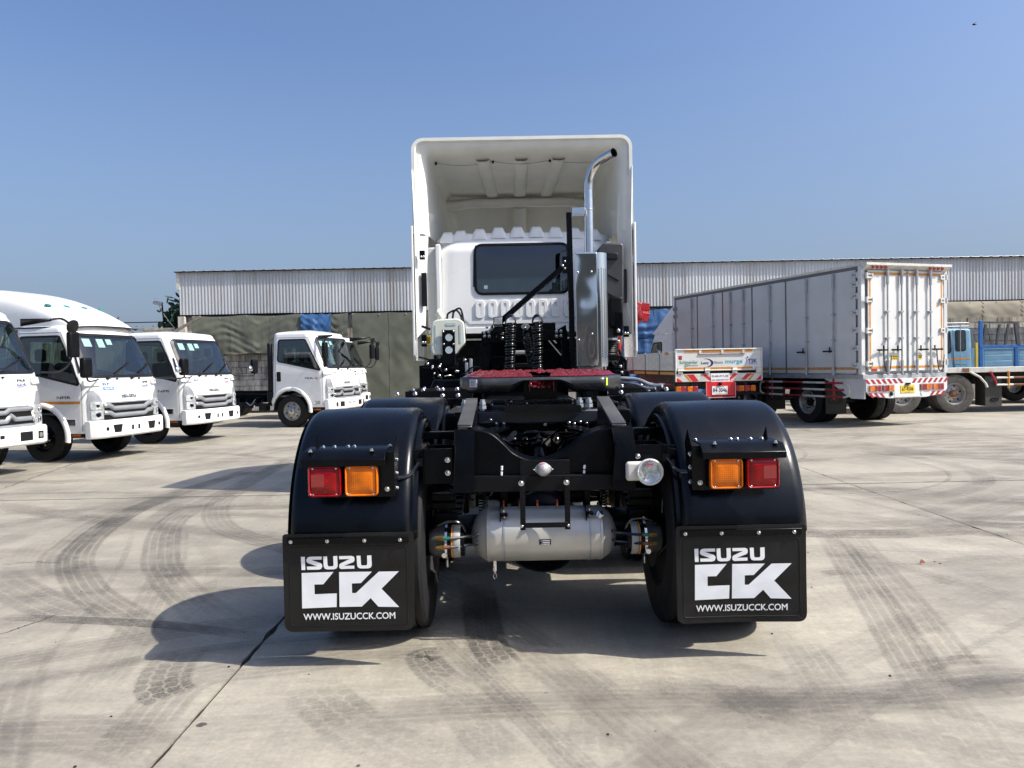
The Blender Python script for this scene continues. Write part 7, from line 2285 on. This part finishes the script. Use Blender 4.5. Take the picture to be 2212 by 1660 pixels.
MB().box((.05, -.3, .72), (4.4, -.36, 1.13)).box((.05, -FW+.3, .72), (4.4, -FW+.36, 1.13)).box((.04, -.05, .95), (.06, -FW+.05, 1.0)).build('chassis_frame', 'ink', ft)
for yy in (-.02, -FW+.02): MB().cyl((.05, yy, .7), (.05, yy, 1.2), .02, 6).build('lamp_post_bar', 'darkgrey', ft)
for k2 in range(5): MB().cyl((.3+.5*k2, .0, .93), (.8+.5*k2, .0, .93), .02, 8).build('guard_rail', 'striperd' if k2 % 2 == 0 else 'whiteold', ft)
for xx, du in ((1.5, .25), (5.0, 0)):
    for yy, ax in ((-.14,(0,1,0)),(-FW+.14,(0,-1,0))): make_wheel(ft, (xx, yy, .39), ax, .39, .21, .22, 'silver', dual=du)
cn = thing('truck_crane', 'folded red crane arm sticking out beside the tractor cab above the blue tarpaulin', 'crane', (3.0, 21.3, 0))
MB().box((-.2,-.2,0),(.2,.2,2.6)).build('crane_column', 'red', cn, bevel=.03)
MB().beam((0,0,2.55),(1.0,0,2.8),.22,.22).build('crane_boom', 'red', cn, bevel=.02)
R0 = Vector((4.55, 0, 0))
bxp = at(1394,665,21.2); 
def loc_ft(p): 
    return Vector(p)-cn.location
q = MB()
ps = [loc_ft(at(x_, y_, 21.0)) for x_, y_ in ((1386,655),(1403,656),(1403,673),(1386,672))]
q.add(ps+[p+Vector((0,.14,0)) for p in ps], [(0,3,2,1),(4,5,6,7),(0,1,5,4),(1,2,6,5),(2,3,7,6),(3,0,4,7)]); q.build('crane_plate', 'red', cn, bevel=.01)
ps = [loc_ft(at(x_, y_, 21.0)) for x_, y_ in ((1390,676),(1404,677),(1404,682),(1400,683),(1398,697),(1391,696),(1388,690),(1378,700),(1366,703),(1366,660),(1372,652),(1386,656))]
q = MB(); n_ = len(ps); q.add(ps+[p+Vector((0,.3,0)) for p in ps], [tuple(range(n_))[::-1], tuple(range(n_, 2*n_))]+[(i,(i+1)%n_,n_+(i+1)%n_,n_+i) for i in range(n_)]); q.build('crane_jib', 'red', cn, bevel=.012)
for j in range(6):
    a = loc_ft(at(1366+j*3, 654+j*1.5, 20.9)); b = loc_ft(at(1370+j*3.2, 675+j*3, 20.85)); c = loc_ft(at(1363+j*3, 690, 20.9))
    MB().tube(catmull([a, b, c]), .018, 6).build('crane_hose', 'striperd', cn)

# ---------------------------------------------------------------- low trailer and the blue truck behind it
tl_ = thing('flatbed_trailer', 'empty low trailer bed with worn white edge beam and big dusty tyres', 'trailer', (11.4, 19.0, 0), radians(-1.5))
TD = at(2100, 796, 19.0).z; TB = at(2100, 804, 19.0).z
eb = MB().box((-2.6, 0, TB-.02), (7, .12, TD+.02)).build('edge_beam', 'whiteold', tl_, bevel=.01)
for xx in (-.9, .15, 1.9): MB().box((xx, -.012, TB), (xx+.16, -.002, TD)).build('beam_pocket', 'rust', eb)
MB().box((-2.6, .12, TB), (7, 2.3, TD-.02)).build('trailer_deck', 'rust', tl_)
MB().box((-2.2, .6, .75), (7, .75, TB)).box((-2.2, 1.6, .75), (7, 1.75, TB)).build('chassis_frame', 'ink', tl_)
for xx in (-1.35, -.02):
    for yy, ax in ((.16,(0,-1,0)),(2.15,(0,1,0))): make_wheel(tl_, (xx, yy, .49), ax, .49, .28, .27, 'deep', dual=.32, tyre_m='rubberdust')
fo_ = MB().box((.78, .05, .16), (.81, .55, .92)).box((.74,.04,.16),(1.16,.055,.92)).build('mudflap', mat('dusty_flap', (.06,.056,.05), .8, var=.3), tl_, bevel=.01)
q = MB().tube([(.85+.12+.10*cos(a*pi/8), .036, .33+.045*sin(a*pi/8)) for a in range(16)], .008, 5, closed=True); put_text(q, 'CR', (.88,.034,.305), (1,0,0), (0,0,1), .05, .14, .02); q.build('flap_emblem', 'darkgrey', fo_)
q = MB().tube([(.35,.02,TB),(.60,.02,TB-.14),(.74,.02,TB-.30),(.78,.02,TB-.40)], .03, 8); q.build('mudguard_stay', 'whiteold', tl_)
for zz in (.88, .70):
    for j in range(8): MB().cyl((1.0+.42*j,.0,zz),(1.42+.42*j,.0,zz),.028,8).build('guard_rail', ('whiteold','rust','striperd')[j % 3 if j % 2 else 0], tl_)
for xx in (1.3, 3.5): MB().cyl((xx,.0,.62),(xx,.0,TB),.03,8).build('guard_post', 'orange', tl_)
MB().tube([(.85,.0,TB),(.98,.0,.78),(1.0,.0,.70)], .025, 8).build('guard_end', 'striperd', tl_)

b2 = thing('blue_truck', 'old light blue truck with orange-striped cab and slatted blue bed behind the trailer', 'truck', (13.0, 22.1, 0), radians(180))
# local x forward = world -X ; world X = 13 - x ; world Y = 22.1 - y -> near side is +y ... keep near face at y=0
def wb(px, Y=22.1): return 13.0-at(px, 780, Y).x
z = lambda py, px=2100: at(px, py, 22.1).z
c0, c1 = wb(2107), wb(2040)-.0
zb_, zt_ = 1.0, z(709)
cbs = Shell([(.9,2.45),(1.6,2.45),(2.4,2.2)], [(.9,c0),(2.4,c0+.03)], [(.9,1.0),(2.4,.95)], .2, .12, .9, zt_-.08, top_r=.08)
cs_w = [roundpoly([(c0+.24,z(757)),(c0+.24,z(714)),(c0+.52,z(714)),(c0+.52,z(757))],.05), roundpoly([(c0+.69,z(762)),(c0+.69,z(716)),(c0+1.35,z(716)),(c0+1.55,z(762))],.05)]
def xf2(p): return Vector((p[0], -1.0+p[1], p[2]))
def hole4(c): return abs(c.y) > .8 and (inpoly((c.x,c.z), cs_w[0]) or inpoly((c.x,c.z), cs_w[1]))
q = MB(xf2); cbs.mesh(q, hole4, 46); co_ = q.build('cab', 'bluelight', b2, sharp=50)
for sd in (-1, 1):
    Sf = lambda a, b, o, sd=sd: cbs.Sd(sd, a, b, o)
    for wn_ in cs_w:
        q = MB(xf2); frame(q, Sf, wn_, .02, .02, .008); w_o = q.build('side_window', 'ink', co_); q = MB(xf2); patch(q, Sf, wn_, .003, 3); q.build('glass', 'glass', w_o)
    q = MB(xf2); strip(q, Sf, [(c0+.1,z(774)),(c0+1.1,z(779)),(c0+2.0,z(787))], .05, .003); q.build('orange_stripe', 'orange', co_)
    q = MB(xf2); strip(q, Sf, [(c0+.60,1.0),(c0+.60,z(712))], .012, .002); strip(q, Sf, [(c0+.2,z(789)),(c0+.56,z(787)),(c0+.56,1.0)], .01, .002); q.build('door_shut_line', 'ink', co_)
for yy in (-.35, -1.5): MB().box((c0+.3, yy, 1.2), (c0+.45, yy-.5, z(730))).build('seat', mat('violet_seat', (.12,.08,.14), .8), co_, bevel=.05)
rk = MB()
for zz_ in (zt_+.06, zt_+.16):
    rk.tube([(c0+.1,.0-.1,zz_),(2.2,-.1,zz_),(2.2,-1.8,zz_),(c0+.1,-1.8,zz_)], .014, 6, closed=True)
for j in range(6): rk.cyl((c0+.15+.45*j,-.1,zt_-.03),(c0+.15+.45*j,-.1,zt_+.16),.01,6)
rk.build('roof_rack', 'galv', co_)
MB().tube([(c0+.43,.04,1.0),(c0+.43,.04,zt_+.1)], .012, 6).tube([(c0+.86,.04,1.4),(c0+.86,.04,zt_+.1)], .012, 6).build('ladder_rail', 'galv', co_)
# bed with slatted panels
bx0 = wb(2119); zr = z(750); zp = z(702)
def pst(xw, w__, z0_, z1_, nm, m): return MB().box((xw-w__/2, .0, z0_), (xw+w__/2, -.07, z1_)).build(nm, m, b2, bevel=.006)
pst(wb(2123), .10, .95, z(694), 'bed_post', 'bluedark'); pst(wb(2200), .10, .95, zr, 'bed_post', 'bluedark'); pst(wb(2280), .10, .95, zr, 'bed_post', 'bluedark')
pst(wb(2113), .06, .95, z(742), 'corner_strip', 'yellow')
MB().box((wb(2120), .005, zr-.05), (wb(2420), -.07, zr+.04)).build('top_rail', 'bluedark', b2, bevel=.006)
for a, b in ((2130,2196),(2206,2276),(2285,2350)):
    for j in range(4):
        zz0 = .95+j*(zr-.07-.95)/4
        MB().box((wb(a), -.02, zz0+.008), (wb(b), -.04, zz0+(zr-.07-.95)/4-.008)).build('bed_plank', 'bluelight', b2, bevel=.008)
q = MB()
for a in (2127, 2157, 2176): q.beam((wb(a), -.03, zr+.02), (wb(a+7), -.03, zp), .05, .06)
q.beam((wb(2205), -.03, zr+.02), (wb(2199), -.03, zp+.02), .07, .1)
q.beam((wb(2122), -.03, z(697)), (wb(2204), -.03, zp+.03), .05, .05)
q.build('rack_bars', mat('weathered_dark', (.07,.075,.08), .7, var=.4), b2)
MB().box((wb(2120), -.1, .9), (wb(2420), -1.9, .95)).build('bed_floor', 'rust', b2)
MB().box((wb(2120), -1.93, .95), (wb(2420), -2.0, zr)).build('far_side', 'bluelight', b2)
for xx in (1.6, -3.2):
    for yy, ax in ((-.17,(0,1,0)),(-1.83,(0,-1,0))): make_wheel(b2, (xx, yy, .48), ax, .48, .26, .27, 'deep', tyre_m='rubberdust')
MB().box((-4.0, -.5, .6), (2.3, -1.5, .9)).build('chassis_frame', 'ink', b2)

# the long shed on the other side of the yard, behind the photographer; it shows in the cab window and the polished steel
sd_ = thing('yard_shed', 'long grey and brown metal shed across the yard, mirrored in the cab rear window', 'shed', (0, -32, 0))
x = -40; k = 0
while x < 40:
    q = MB(); q.grid(lambda u, v: (x+4*u, .06*cos((x+4*u)*2*pi/.4), 3.2+3.6*v), 60, 1); q.build('cladding_sheet', mat('shed_green', (.17,.185,.165), .6, var=.3), sd_)
    MB().box((x+.05, -.1, 0), (x+3.95, .0, 3.19)).build('shed_bay', mat('shed_brown', (.24,.20,.155), .8, var=.5, scale=.6), sd_)
    x += 4
MB().box((-40, -10, 6.8), (40, .5, 7.0)).build('roof', 'galv', sd_)
